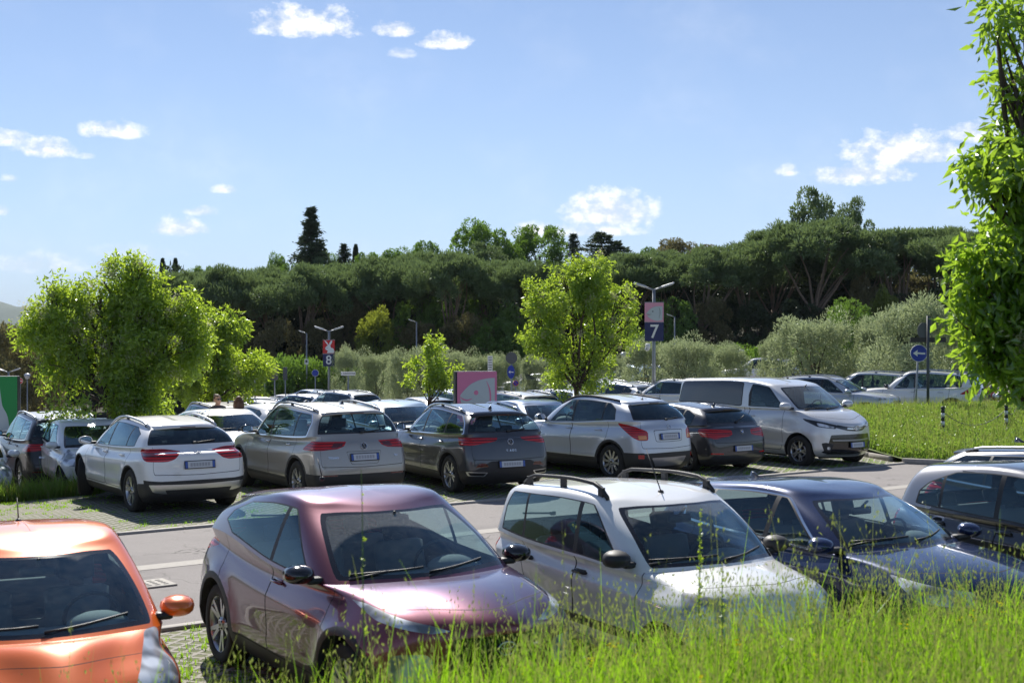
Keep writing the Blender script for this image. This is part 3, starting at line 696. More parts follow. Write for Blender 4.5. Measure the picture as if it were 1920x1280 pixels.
    # fin / mast antenna
    if opt.get('ant'):
        kind, ax = opt['ant']; z = S.sz(ax, 0); a_ = MB()
        if kind == 'fin':
            am = {'b': M_GLOSSB}.get('b'); vs = [(ax + .09, 0, z), (ax - .07, .028, z), (ax - .07, -.028, z), (ax - .075, 0, z + .065), (ax - .03, .008, z + .055), (ax - .03, -.008, z + .055)]
            a_.add(vs, [(0, 1, 4), (1, 3, 4), (0, 4, 5), (4, 3, 5), (0, 5, 2), (5, 3, 2), (1, 2, 3)], M_GLOSSB, True)
        else:
            a_.ell((ax, 0, z), (.035, .025, .022), M_BLACK, 10); a_.tube([(ax, 0, z + .01), (ax - (.10 if kind == 'short' else .22), 0, z + (.17 if kind == 'short' else .36))], [.006, .003], M_BLACK, 6)
        a_.build('antenna', root)
    # wipers
    w_ = MB(); x0 = P['up'][0]['xf']
    for (ya, yb) in ((-.05, .5), (-.62, -.08)):
        pts = []
        for k in range(5):
            y = ya + (yb - ya) * k / 4; zz = P['cowlz'] + .045 + .03 * k / 4; x = S.sxf(abs(y), zz) + .014; pts.append((x, y, zz))
        w_.tube(pts, .008, M_BLACK, 6); w_.tube([(pts[0][0] + .03, ya - .02, pts[0][2] - .03), pts[2]], .01, M_BLACK, 6)
    w_.build('wiper', root)
    if opt.get('rwiper', True):
        w_ = MB(); zb_ = P['rwz']; pts = []
        for k in range(5): y = -.02 + k * .09 * opt.get('rws', -1); z = zb_ + .012 * k * opt.get('rwup', .6); pts.append((S.sxr(abs(y), z) - .018, y, z))
        w_.tube(pts, .011, M_BLACK, 6); w_.box((pts[0][0] + .0, pts[0][1], pts[0][2]), (.04, .06, .04), M_BLACK, None, .012); w_.build('rear_wiper', root)
    # rear spoiler lip
    if opt.get('spoiler'):
        ln, sm_, ww = opt['spoiler']; sp = MB(); m_ = {'paint': paintm, 'black': M_GLOSSB}[sm_]; n = 12; ra = P['up'][3]['xr'] + .10; top, bot = [], []
        for k in range(n + 1):
            y = -ww + 2 * ww * k / n; e = (abs(y) / ww)**3; z0 = S.sz(ra + .02, min(abs(y), ww)); xb_ = P['up'][2]['xr'] - ln + .10 * e; za = z0
            top.append((ra + .04, y, za + .004)); bot.append((xb_, y, P['spz'] - .03 * e))
        vs = top + bot + [(x, y, z - .028) for x, y, z in bot] + [(x, y, z - .05) for x, y, z in top]
        m1 = n + 1; fs = []
        for k in range(n):
            for q in range(3): fs.append((q * m1 + k, q * m1 + k + 1, (q + 1) * m1 + k + 1, (q + 1) * m1 + k))
        fs += [(0, m1, 2 * m1, 3 * m1), (n, 3 * m1 + n, 2 * m1 + n, m1 + n)]
        sp.add(vs, fs, m_, True); x = sum(p[0] for p in bot) / len(bot)
        sp.box((P['up'][2]['xr'] - ln - .004, 0, P['spz'] - .014), (.006, .26, .012), M_REDD); sp.build('spoiler', root)
def plate_at(S, root, y, z, end): pass
def text_mesh(body, size, m, th=.004, bold=0.0):
    c = bpy.data.curves.new('lettering', 'FONT'); c.body = body; c.size = size; c.extrude = th; c.offset = bold; c.align_x = 'CENTER'; c.align_y = 'CENTER'
    o = bpy.data.objects.new('tmp', c); COL.objects.link(o); dg = bpy.context.evaluated_depsgraph_get(); me = bpy.data.meshes.new_from_object(o.evaluated_get(dg)); bpy.data.objects.remove(o)
    me.materials.clear(); me.materials.append(m); return me
def badge(S, root, kind, end, z, r=.05, y=0.0):
    x = S.sxr(abs(y) + .01, z) - .010 if end == 'r' else S.sxf(abs(y) + .01, z) + .010; sg = -1 if end == 'r' else 1; b = MB()
    zz = S.sxr(abs(y) + .01, z + .04) if end == 'r' else S.sxf(abs(y) + .01, z + .04); tilt = math.atan2(zz - (x - sg * .010), .04)
    X = Matrix.Translation((x, y, z)) @ Matrix.Rotation(tilt, 4, 'Y'); n = 24
    circ = lambda rr, o=0, ry=1.0: [(o, rr * math.cos(a), rr * ry * math.sin(a)) for a in [2 * math.pi * k / n for k in range(n + 1)]]
    if kind == 'star':
        b.tube(circ(r), r * .09, M_CHROME, 6, X)
        for k in range(3):
            a = math.pi / 2 + k * 2 * math.pi / 3; b.tube([(0, 0, 0), (0, r * math.cos(a), r * math.sin(a))], [r * .16, r * .04], M_CHROME, 4, X)
    elif kind == 'letters':
        b.lathe([(.001, 0), (r, 0)], M_GLOSSB, n, 'x', X); b.tube(circ(r), r * .09, M_CHROME, 6, X); o = sg * .004
        for pl in ([(-.38, .85), (0, .12), (.38, .85)], [(-.85, .35), (-.42, -.8), (0, -.02), (.42, -.8), (.85, .35)]):
            b.tube([(o, p[0] * r, p[1] * r) for p in pl], r * .08, M_CHROME, 4, X)
    elif kind == 'roundel':
        b.lathe([(.001, 0), (r, 0)], M_GLOSSB, n, 'x', X); b.tube(circ(r), r * .08, M_CHROME, 6, X); bl = mat('badge_blue', (.02, .16, .5), .3); wh = mat('badge_white', (.8, .8, .8), .3)
        for k in range(4):
            q = [(sg * .004, 0, 0)] + [(sg * .004, r * .6 * math.cos(a), r * .6 * math.sin(a)) for a in [k * math.pi / 2 + j * math.pi / 12 for j in range(7)]]; b.poly(q, bl if k % 2 else wh, .003, (sg, 0, 0), X)
    elif kind == 'ovals':
        b.tube([(0, 1.35 * r * math.cos(a), .9 * r * math.sin(a)) for a in [2 * math.pi * k / n for k in range(n + 1)]], r * .11, M_CHROME, 6, X)
        b.tube([(0, .5 * r * math.cos(a), .88 * r * math.sin(a)) for a in [2 * math.pi * k / n for k in range(n + 1)]], r * .09, M_CHROME, 6, X)
        b.tube([(0, 1.05 * r * math.cos(a), .38 * r + .42 * r * math.sin(a)) for a in [2 * math.pi * k / n for k in range(n + 1)]], r * .09, M_CHROME, 6, X)
    elif kind == 'bolt':
        b.tube(circ(r), r * .09, M_CHROME, 6, X); b.tube([(0, -r, .25 * r), (0, .2 * r, -.12 * r), (0, -.2 * r, .12 * r), (0, r, -.25 * r)], r * .08, M_CHROME, 4, X)
    b.build('badge', root)
def lettering(S, root, txt, end, y, z, size, m=None):
    me = text_mesh(txt, size, m or M_CHROME, .002, .001); x = S.sxr(abs(y), z) - .007 if end == 'r' else S.sxf(abs(y), z) + .007; zz = S.sxr(abs(y), z + .04)
    o = link('lettering', me, root); tilt = math.atan2(zz - (x + .007), .04); yy = S.sxr(abs(y) + .05, z); yaw = math.atan2(yy - (x + .007), .05) * (1 if y > 0 else -1)
    # text plane faces -x : local x -> -y, local y -> z
    Mx = Matrix(((0, 0, -1, 0), (-1, 0, 0, 0), (0, 1, 0, 0), (0, 0, 0, 1)))
    o.matrix_local = Matrix.Translation((x, y, z)) @ Matrix.Rotation(-yaw, 4, 'Z') @ Matrix.Rotation(tilt, 4, 'Y') @ Mx; return o
def car_params(L, W, H, wb, fo, wr, arch, hood, cowl, rf, rtop, rr, rg, belt, wbelt, wroof, **kw):
    """hood=(x back from nose, z) cowl=(x,z) rf roof front (x,z) rtop (x) rr roof rear (x,z) rg rear-glass foot (x,z) belt=(front z, rear z)"""
    XF = wb / 2 + fo; XR = XF - L; h = W / 2; bz = kw.get('bz', .20); nose = kw.get('nose', .10); bow = kw.get('bow', .16); tailx = kw.get('tail', (XR + .05, belt[1] - .14)); hw_ = kw.get('hoodw', .93)
    zf = hood[1]; cf = kw.get('cf', (.36, .34)); cr = kw.get('cr', (.22, .24)); sh = kw.get('sh', .975)
    roof = [(rf[0], rf[1]), ((rf[0] * .5 + rtop * .5), (rf[1] * .22 + H * .78)), (rtop, H), ((rtop + rr[0]) / 2, H * .62 + rr[1] * .38), (rr[0], rr[1])]
    zfl = kw.get('zfl', 0)
    low = [dict(xf=XF - .16, xr=XR + .16, w=h * .88, z=[(-2, bz), (2, bz)], cf=cf, cr=cr, bf=bow, br=.06),
           dict(xf=XF - .05, xr=XR + .04, w=h * .955, z=[(-2, bz + .12), (2, bz + .10)], cf=cf, cr=cr, bf=bow, br=.06, tf=.05),
           dict(xf=XF, xr=XR, w=h * .985, z=[(-2, .52), (2, .46)], cf=cf, cr=cr, bf=bow, br=.07, tf=.05),
           dict(xf=XF - .015, xr=XR + .02, w=h * .998, z=[(XR, .74), (0, .70), (XF, zf - .16)], cf=cf, cr=cr, bf=bow, br=.08, tf=.06),
           dict(xf=XF - hood[0], xr=tailx[0], w=h * sh, z=[(XR, tailx[1]), (0, belt[0] - .17), (cowl[0], belt[0] - .13), (XF - hood[0], zf)], cf=(cf[0] * 1.0, cf[1]), cr=cr, bf=bow, br=.08, tf=.10, tr=.05, crown=-.0),
           dict(xf=(XF - hood[0]) * .5 + cowl[0] * .5, xr=(tailx[0] * .5 + rg[0] * .5), w=h * (sh * .45 + .50) * (wbelt / h * .3 + .7), z=[(XR, (tailx[1] + rg[1]) / 2 + .0), (0, belt[0] - .07), (cowl[0], belt[0] - .05), ((XF - hood[0]) * .5 + cowl[0] * .5, (zf * .42 + cowl[1] * .58) + kw.get('hump', .018))], cf=(.34, .34), cr=cr, bf=bow * .8, br=.07, tf=.06, tr=.05),
           dict(xf=cowl[0], xr=rg[0], w=wbelt, z=[(rg[0], rg[1]), (rg[0] + .5, belt[1]), (0, belt[0]), (cowl[0] - .3, belt[0] - .01), (cowl[0], cowl[1])], cf=(.30, .28), cr=kw.get('crg', (.16, .22)), bf=.16, br=.05, tf=.03, tr=kw.get('trb', .05))]
    g0 = dict(low[-1]); mixz = lambda a, b, t: a * (1 - t) + b * t
    crt = kw.get('crt', (.14, .20)); trr = kw.get('trr', .07)
    rz = lambda x: float(zcurve(roof, np.array([x]))[0])
    midz = [(mixz(rg[0], rr[0], .5), mixz(rg[1], rr[1], .53)), (mixz(rg[0], rr[0], .5) + .5, mixz(belt[1], rz(rr[0] + .5), .5)), (0, mixz(belt[0], rz(0) - .06, .5)), (mixz(cowl[0], rf[0], .5), mixz(cowl[1], rf[1], .53))]
    up = [g0,
          dict(xf=mixz(cowl[0], rf[0], .48) + .012, xr=mixz(rg[0], rr[0], .45) - .012, w=mixz(wbelt, wroof + .04, .46) + .012, z=midz, cf=(.27, .26), cr=crt, bf=.15, br=.045, tf=.035, tr=trr),
          dict(xf=rf[0] + .05, xr=rr[0] - .03, w=wroof + .045, z=[(a, b - .012) for a, b in roof], crown=.055, cf=(.23, .24), cr=crt, bf=.13, br=.04, tf=.04, tr=trr),
          dict(xf=rf[0] - .02, xr=rr[0] + .04, w=wroof - .02, z=roof, crown=.028, cf=(.2, .22), cr=(.12, .18), bf=.12, br=.04, tf=.04, tr=trr),
          dict(xf=rf[0] - .17, xr=rr[0] + .18, w=wroof * .58, z=roof, crown=.008, cf=(.15, .14), cr=(.12, .12), bf=.06, br=.03, tf=.03, tr=.05),
          dict(xf=rf[0] - .42, xr=rr[0] + .45, w=.002, z=roof, crown=0, cf=(.05, .0005), cr=(.05, .0005), bf=0, br=0)]
    P = dict(L=L, W=W, H=H, wb=wb, wr=wr, arch=arch, XF=XF, XR=-XR, low=low, up=up, belt=belt[0], cowlz=cowl[1]); P.update(kw); return P
CARS = {}
def build_car(key, P, paintm, opt, label=None, group=None, name='parked_car', cat='car'):
    S = Shell(P); standard_features(S, P); root = empty(name, (0, 0, 0), 0, label, cat, group)
    build_shell_objects(S, root, paintm, opt.get('wins', {}), opt.get('roofm')); add_common(S, P, root, paintm, opt); add_wheels(root, P, opt.get('wheel', (5, 'y')), opt.get('steer', 0))
    for bd in opt.get('badges', ()): badge(S, root, *bd)
    for tx in opt.get('texts', ()): lettering(S, root, *tx)
    CARS[key] = root; root['_s'] = 1; del root['_s']
    return root, S
def pose(o, x, y, heading, z=None):
    """heading: degrees right of +Y (the way the car points)"""
    o.location = (x, y, zg(x, y) if z is None else z); o.rotation_euler = (0, 0, R(90 - heading)); return o
# ---------------------------------------------------------------- the models of car seen in the photograph
def mirror_feats(*a): return list(a)
def rear_lamp(pts, mt='red', r=.04): return ('dr', pts, 'tail_light', mt, r)
def bumper(z0, z1, mt='clad'): return ('rear', [(-.1, z0), (1.3, z0), (1.3, z1), (-.1, z1)], '', mt, 0)
silver_w = paint('pearl_white_paint', (.80, .80, .80), .0, .3)
P_SIL = paint('warm_silver_paint', (.37, .355, .33), .5, .36)
P_GREY = paint('graphite_paint', (.062, .068, .080), .5, .32, .05)
P_ROOF = paint('black_roof_paint', (.010, .022, .055), .3, .25, .02)
P_LSIL = paint('light_silver_paint', (.55, .585, .64), .45, .36)
P_DGREY = paint('dark_grey_paint', (.042, .045, .055), .45, .3, .04)
P_VSIL = paint('van_silver_paint', (.66, .67, .68), .4, .36, .06)
P_WHITE = paint('white_paint', (.80, .80, .79), 0, .4, .14)
P_NAVY = paint('navy_black_paint', (.008, .022, .085), .45, .25, .02)
P_SMG = paint('smart_grey_paint', (.040, .042, .048), .5, .3, .03)
P_SMS = paint('smart_silver_paint', (.28, .28, .30), .55, .35)
P_OR = paint('orange_paint', (.85, .16, .012), .2, .32, .06)
MATS['silver_trim'] = P_SMS
P_JUKE = paint('colour_shift_paint', (.2, .04, .06), .7, .30, .03)
_g = NT(P_JUKE); _lw = _g.new('ShaderNodeLayerWeight'); _lw.inputs[0].default_value = .5
_pc = _g.mix(_g.ramp(_lw.outputs['Facing'], .15, .75), (.25, .055, .062), (.060, .030, .085)); _old = _g.b.inputs['Base Color'].links[0].from_node; _g.put(_old.inputs[1], _pc)
def bumper_lights(): return []
MODELS = {}
# compact crossover, white, rear three-quarter view
MODELS['gla'] = (car_params(4.42, 1.804, 1.494, 2.70, .86, .35, .385, (.16, .86), (1.10, 1.0), (.36, 1.41), -.35, (-1.52, 1.405), (-1.93, 1.09), (.985, 1.05), .835, .585,
    rim=.24, xb=-.12, xc=-1.02, xd=.98, xe=-1.20, dlo_rear=[(-1.10, 11.86), (-1.42, 11.1), (-1.40, 10.10)], mir=(.80, 1.04), hx=(-.02, -.92), hz=.90, clad=.33, archclad=.035, rwz=1.13, spz=1.385, tail=(-2.17, .93), rwc=.62,
    feat=[('rear', [(-.1, .1), (1.2, .1), (1.2, .60), (.62, .55), (-.1, .555)], '', 'clad', .02),
          ('side', [(-2.6, .1), (-1.6, .1), (-1.75, .50), (-2.6, .56)], '', 'clad', .02),
          ('rear', [(-.1, .35), (.58, .35), (.74, .38), (.80, .50), (-.1, .485)], 'rear_bumper', 'alu', .02), ('rear', [(-.1, .30), (.50, .30), (.56, .41), (-.1, .41)], '', 'clad', .01),
          rear_lamp([(-2.2, .40, .955), (-2.2, .43, 1.01), (-2.15, .74, 1.055), (-1.80, .9, 1.05), (-1.74, .9, 1.0), (-2.0, .86, .865), (-2.2, .60, .855), (-2.2, .46, .89)], 'red', .06),
          ('dr', [(-2.2, .44, .955), (-2.15, .74, .965), (-1.86, .9, .975), (-1.90, .9, .955), (-2.15, .74, .945), (-2.2, .44, .940)], 'tail_light', 'dred', .0),
          ('df', [(2.2, .50, .72), (2.2, .52, .83), (1.7, .86, .92), (1.55, .9, .90), (2.0, .8, .70)], 'headlight', 'lens', .04), ('front', [(-.1, .52), (.5, .56), (.55, .80), (-.1, .82)], 'grille', 'gloss', .03)]),
    silver_w, dict(handle='paint', mirror='paint', rails=('alu', .55, -1.45, .60, .035), wins=dict(front=M_GLASS, rear=M_GLASSD), steer=-24, wheel=(5, 'y'), plates=(('r', .80, .50),), badges=(('star', 'r', .985, .05),), texts=(('GLA 200 d', 'r', .235, .985, .046, mat('badge_grey', (.12, .12, .13), .3, .6)),), spoiler=(.10, 'paint', .52)))
# mid-size SUV, warm silver
MODELS['tig'] = (car_params(4.486, 1.839, 1.655, 2.68, .91, .355, .40, (.14, .96), (1.12, 1.10), (.42, 1.57), -.3, (-1.78, 1.565), (-2.05, 1.17), (1.06, 1.12), .865, .635,
    rim=.235, xb=-.10, xc=-1.12, xd=.98, xe=-1.22, dlo_rear=[(-1.50, 11.86), (-1.66, 11.0), (-1.62, 10.10)], dlochrome=True, mir=(.80, 1.14), hx=(-.0, -.95), hz=.97, clad=.40, archclad=.06, rwz=1.21, spz=1.545, tail=(-2.16, .99), rwc=.60, cr=(.16, .2),
    feat=[('rear', [(-.1, .1), (1.2, .1), (1.2, .52), (-.1, .52)], 'rear_bumper', 'clad', 0), ('side', [(-2.6, .1), (-1.7, .1), (-1.72, .52), (-2.6, .52)], '', 'clad', 0), ('rear', [(.50, .49), (.78, .49), (.78, .515), (.50, .515)], '', 'dred', .0),
          rear_lamp([(-2.2, .42, .99), (-2.2, .40, 1.065), (-1.9, .9, 1.075), (-1.60, .9, .93), (-1.66, .9, .915), (-2.15, .80, .925), (-2.2, .55, .945)], 'red', .02),
          ('dr', [(-2.2, .46, .995), (-2.2, .45, 1.045), (-2.2, .64, 1.05), (-2.2, .68, .965), (-2.2, .56, .96)], 'tail_light', 'dred', .01),
          ('rear', [(-.1, .90), (.33, .90), (.25, .68), (-.1, .68)], '', 'seam', .03), ('rear', [(-.1, .894), (.325, .894), (.245, .685), (-.1, .685)], '', 'paint', .03),
          ('df', [(2.2, .5, .78), (2.2, .52, .90), (1.6, .9, .96), (1.9, .85, .80)], 'headlight', 'lens', .03), ('front', [(-.1, .70), (.52, .72), (.52, .88), (-.1, .88)], 'grille', 'gloss', .02)]),
    P_SIL, dict(handle='chrome', mirror='gloss', rails=('alu', .55, -1.60, .62, .03), wins=dict(front=M_GLASS, rear=M_GLASS), wheel=(5, 'y'), plates=(('r', .80, .52),), badges=(('letters', 'r', .985, .058),), texts=(('TIGUAN', 'r', .56, .80, .05), ('TDI', 'r', -.62, .80, .05)), ant=('fin', -1.25), spoiler=(.08, 'paint', .58)))
# small SUV, graphite with black roof
MODELS['troc'] = (car_params(4.234, 1.819, 1.573, 2.59, .84, .345, .39, (.14, .92), (1.05, 1.06), (.34, 1.48), -.35, (-1.62, 1.455), (-1.93, 1.10), (1.02, 1.07), .855, .60,
    rim=.245, xb=-.10, xc=-1.02, xd=.94, xe=-1.18, dlo_rear=[(-1.38, 11.86), (-1.62, 10.9), (-1.72, 10.10)], dlochrome=True, mir=(.76, 1.09), hx=(-.02, -.92), hz=.92, clad=.36, archclad=.06, rwz=1.14, spz=1.44, tail=(-2.03, .97), rwc=.60, cr=(.2, .24),
    roofpoly=[(.30, -.1), (.30, .62), (-1.9, .62), (-1.9, -.1)],
    feat=[('rear', [(-.1, .1), (1.2, .1), (1.2, .44), (.70, .46), (.40, .62), (-.1, .62)], 'rear_bumper', 'clad', .02), ('side', [(-2.6, .1), (-1.6, .1), (-1.7, .44), (-2.6, .44)], '', 'clad', 0),
          ('rear', [(.46, .42), (.52, .345), (.80, .36), (.84, .44)], '', 'alu', .02), ('rear', [(.49, .41), (.54, .36), (.78, .372), (.81, .425)], '', 'seam', .02), ('rear', [(.45, .52), (.70, .51), (.62, .585), (.50, .585)], '', 'dred', .01),
          rear_lamp([(-2.1, .36, .98), (-2.1, .36, 1.035), (-1.9, .85, 1.045), (-1.62, .9, 1.03), (-1.74, .9, .90), (-2.0, .80, .90), (-2.1, .55, .945)], 'red', .02), ('dr', [(-2.1, .37, .985), (-2.1, .37, 1.0), (-2.0, .80, 1.0), (-2.0, .80, .975)], 'tail_light', 'dred', .0),
          ('df', [(2.1, .5, .76), (2.1, .52, .86), (1.55, .9, .93), (1.8, .85, .78)], 'headlight', 'lens', .03)]),
    P_GREY, dict(handle='chrome', mirror='gloss', roofm=P_ROOF, rails=('chrome', .45, -1.35, .60, .03), wins=dict(front=M_GLASS, rear=M_GLASS), wheel=(5, 'y'), plates=(('r', .56, .52),), badges=(('letters', 'r', .955, .056),), texts=(('T - R O C', 'r', 0.0, .80, .05),), ant=('fin', -1.2), spoiler=(.12, 'black', .56)))
# rounded light silver crossover
MODELS['mok'] = (car_params(4.278, 1.774, 1.64, 2.555, .87, .35, .395, (.20, .92), (1.18, 1.12), (.42, 1.56), -.3, (-1.55, 1.545), (-1.98, 1.17), (1.07, 1.16), .835, .60,
    rim=.245, xb=-.08, xc=-.98, xd=.93, xe=-1.15, dlo_rear=[(-1.08, 11.86), (-1.30, 11.1), (-1.36, 10.12)], mir=(.84, 1.15), hx=(-.0, -.90), hz=.97, clad=.42, archclad=.055, rwz=1.2, spz=1.53, tail=(-2.08, 1.0), rwc=.66, cr=(.30, .30), crg=(.26, .30), crt=(.26, .28), sh=.97,
    feat=[('rear', [(-.1, .1), (1.2, .1), (1.2, .54), (-.1, .56)], 'rear_bumper', 'clad', 0), ('side', [(-2.6, .1), (-1.6, .1), (-1.68, .56), (-2.6, .56)], '', 'clad', 0), ('rear', [(-.1, .28), (.36, .28), (.48, .46), (-.1, .46)], '', 'silver', .03), ('dr', [(-2.05, .66, .44), (-2.0, .78, .44), (-2.0, .78, .52), (-2.05, .66, .52)], '', 'red', .01),
          rear_lamp([(-2.1, .60, .80), (-2.1, .62, .98), (-1.9, .80, 1.08), (-1.50, .88, 1.14), (-1.58, .88, 1.06), (-1.9, .84, .86), (-2.0, .75, .80)], 'red', .05), ('dr', [(-2.1, .64, .82), (-2.1, .66, .90), (-2.0, .80, .90), (-2.0, .76, .82)], 'tail_light', 'amber', .02),
          ('rear', [(-.1, .76), (.36, .77), (.40, 1.0), (-.1, 1.01)], '', 'seam', .04), ('rear', [(-.1, .768), (.352, .778), (.39, .99), (-.1, 1.0)], '', 'paint', .04),
          ('df', [(2.1, .5, .78), (2.1, .52, .90), (1.5, .9, .98), (1.8, .85, .82)], 'headlight', 'lens', .03)]),
    P_LSIL, dict(handle='paint', mirror='paint', rails=('black', .42, -1.25, .60, .008), wins=dict(front=M_GLASS, rear=M_GLASSD), wheel=(10, 's'), plates=(('r', .87, .52),), badges=(('bolt', 'r', 1.06, .05),), ant=('mast', -1.3), spoiler=(.06, 'paint', .52), rwup=.5))
# low dark grey hatchback
MODELS['bmw'] = (car_params(4.32, 1.765, 1.421, 2.69, .77, .325, .365, (.14, .84), (.88, .98), (.18, 1.34), -.5, (-1.62, 1.325), (-1.98, 1.02), (.95, .98), .82, .575,
    rim=.22, xb=-.22, xc=-1.12, xd=.95, xe=-1.20, dlo_rear=[(-1.22, 11.86), (-1.50, 11.1), (-1.44, 10.10)], mir=(.62, 1.0), hx=(-.12, -1.0), hz=.82, rwz=1.06, spz=1.315, tail=(-2.13, .92), rwc=.62, bz=.17, sill=.30,
    feat=[('rear', [(-.1, .1), (1.2, .1), (1.2, .30), (-.1, .33)], '', 'clad', 0), ('rear', [(.52, .40), (.78, .41), (.78, .44), (.52, .43)], '', 'red', .0),
          rear_lamp([(-2.2, .32, .80), (-2.2, .36, .91), (-1.9, .85, .94), (-1.72, .88, .91), (-1.82, .88, .78), (-2.1, .70, .73), (-2.2, .50, .77)], 'red', .04), ('dr', [(-2.2, .38, .84), (-1.85, .87, .86), (-1.85, .87, .845), (-2.2, .38, .825)], 'tail_light', 'dred', .0),
          ('df', [(2.1, .42, .66), (2.1, .45, .76), (1.6, .85, .83), (1.9, .8, .68)], 'headlight', 'lens', .04)]),
    P_DGREY, dict(handle='paint', mirror='paint', wins=dict(front=M_GLASS, rear=M_GLASSD), wheel=(5, 'y'), plates=(('r', .52, .52),), badges=(('roundel', 'r', .865, .046),), ant=('fin', -1.25), spoiler=(.08, 'paint', .52), rws=-1, rwup=2.4))
# people carrier van
MODELS['van'] = (car_params(5.05, 1.92, 1.90, 3.275, .88, .345, .40, (.13, 1.0), (1.72, 1.21), (.92, 1.76), -.6, (-2.38, 1.84), (-2.50, 1.22), (1.24, 1.26), .905, .755,
    rim=.235, xb=.12, xd=1.18, xe=-1.05, dlo_rear=[(.14, 11.86), (.06, 11.0), (.08, 10.10)], mir=(1.36, 1.32), mirs=1.25, hx=(.22,), hz=1.06, rwz=1.3, spz=1.8, tail=(-2.53, 1.1), cr=(.12, .16), crg=(.10, .16), crt=(.10, .16), bow=.20, hoodw=.9, sill=.34, wsc=.42, hump=.035, cf=(.40, .38),
    xwin=[rounded([(-.16, 10.12), (-.16, 11.86), (-2.22, 11.86), (-2.34, 10.16)], [.1, .1, .12, .12])],
    feat=[('front', [(-.1, .30), (.62, .30), (.78, .34), (.70, .42), (.60, .72), (-.1, .74)], 'grille', 'gloss', .03), ('front', [(-.1, .62), (.58, .62), (.56, .585), (-.1, .585)], 'grille', 'silver', .0), ('front', [(-.1, .305), (.66, .305), (.70, .275), (-.1, .26)], '', 'alu', .0),
          ('df', [(2.45, .66, .52), (2.4, .86, .56), (2.3, .90, .54), (2.35, .86, .36), (2.4, .74, .34)], '', 'clad', .03), ('df', [(2.42, .74, .40), (2.42, .74, .47), (2.4, .82, .47), (2.4, .82, .40)], 'fog_light', 'lens', .035),
          ('df', [(2.5, -.2, .86), (2.5, .3, .90), (2.45, .56, .94), (2.42, .60, .88), (2.5, .3, .81), (2.5, -.2, .78)], '', 'gloss', .01), ('df', [(2.5, -.2, .845), (2.5, .3, .87), (2.5, .3, .85), (2.5, -.2, .82)], '', 'chrome', .0),
          ('df', [(2.44, .54, .93), (2.3, .84, 1.0), (1.80, .96, 1.07), (1.86, .96, 1.02), (2.2, .92, .90), (2.44, .60, .85)], 'headlight', 'gloss', .03), ('df', [(2.42, .62, .90), (2.3, .84, .965), (2.15, .9, .985), (2.2, .9, .92), (2.42, .64, .87)], 'headlight', 'lens', .03),
          ('side', [(-.04, .36), (-.04, 3), (-.052, 3), (-.052, .36)], '', 'seam', 0), ('side', [(-1.12, .5), (-1.12, 3), (-1.13, 3), (-1.13, .5)], '', 'seam', 0)]),
    P_VSIL, dict(handle='paint', mirror='paint', wins=dict(front=M_GLASS, rear=mat('black_glass', (.01, .012, .014), .05, 0, 1.0)), wheel=(5, 'y'), plates=(('f', .50, .44),), badges=(('ovals', 'f', .865, .062),), ant=('short', .45), rwiper=False, seatx=.35, rearx=-.7))
# purple crossover with coupe tail
MODELS['juke'] = (car_params(4.21, 1.80, 1.595, 2.636, .80, .35, .40, (.10, .92), (1.14, 1.05), (.28, 1.50), -.30, (-1.55, 1.45), (-1.85, 1.14), (1.04, 1.16), .855, .62,
    rim=.25, darkrim=False, xb=-.12, xc=-9, xd=.98, xe=-1.18, dlo_rear=[(-.95, 11.80), (-1.22, 11.1), (-1.30, 10.55), (-1.05, 10.14)], mir=(.72, 1.10), hx=(.02,), hz=.93, archclad=.07, clad=.38, rwz=1.18, spz=1.44, tail=(-1.97, 1.02), rwc=.6, flare=.045, hump=.035, cf=(.42, .40), sh=.955, bow=.2,
    feat=[rear_lamp([(-2.0, .55, 1.0), (-2.0, .55, 1.10), (-1.7, .85, 1.12), (-1.55, .9, 1.02), (-1.8, .88, .95)], 'red', .03),
          ('df', [(2.05, .45, .845), (2.0, .62, .885), (1.6, .92, .975), (1.4, .95, .985), (1.75, .92, .90), (2.02, .60, .83)], 'headlight', 'lens', .02),
          ('df', [(2.0, .55, .50), (2.0, .55, .70), (1.8, .78, .70), (1.8, .78, .50)], 'headlight', 'lens', .1), ('front', [(-.1, .48), (.42, .52), (.34, .80), (-.1, .82)], 'grille', 'gloss', .03)]),
    P_JUKE, dict(handle='paint', mirror='gloss', wins=dict(front=M_GLASS, rear=M_GLASS), wheel=(5, 'y'), plates=(('r', .8, .52), ('f', .42, .52)), badges=(('ovals', 'f', .72, .05),), ant=('short', -1.05), spoiler=(.20, 'paint', .52)))
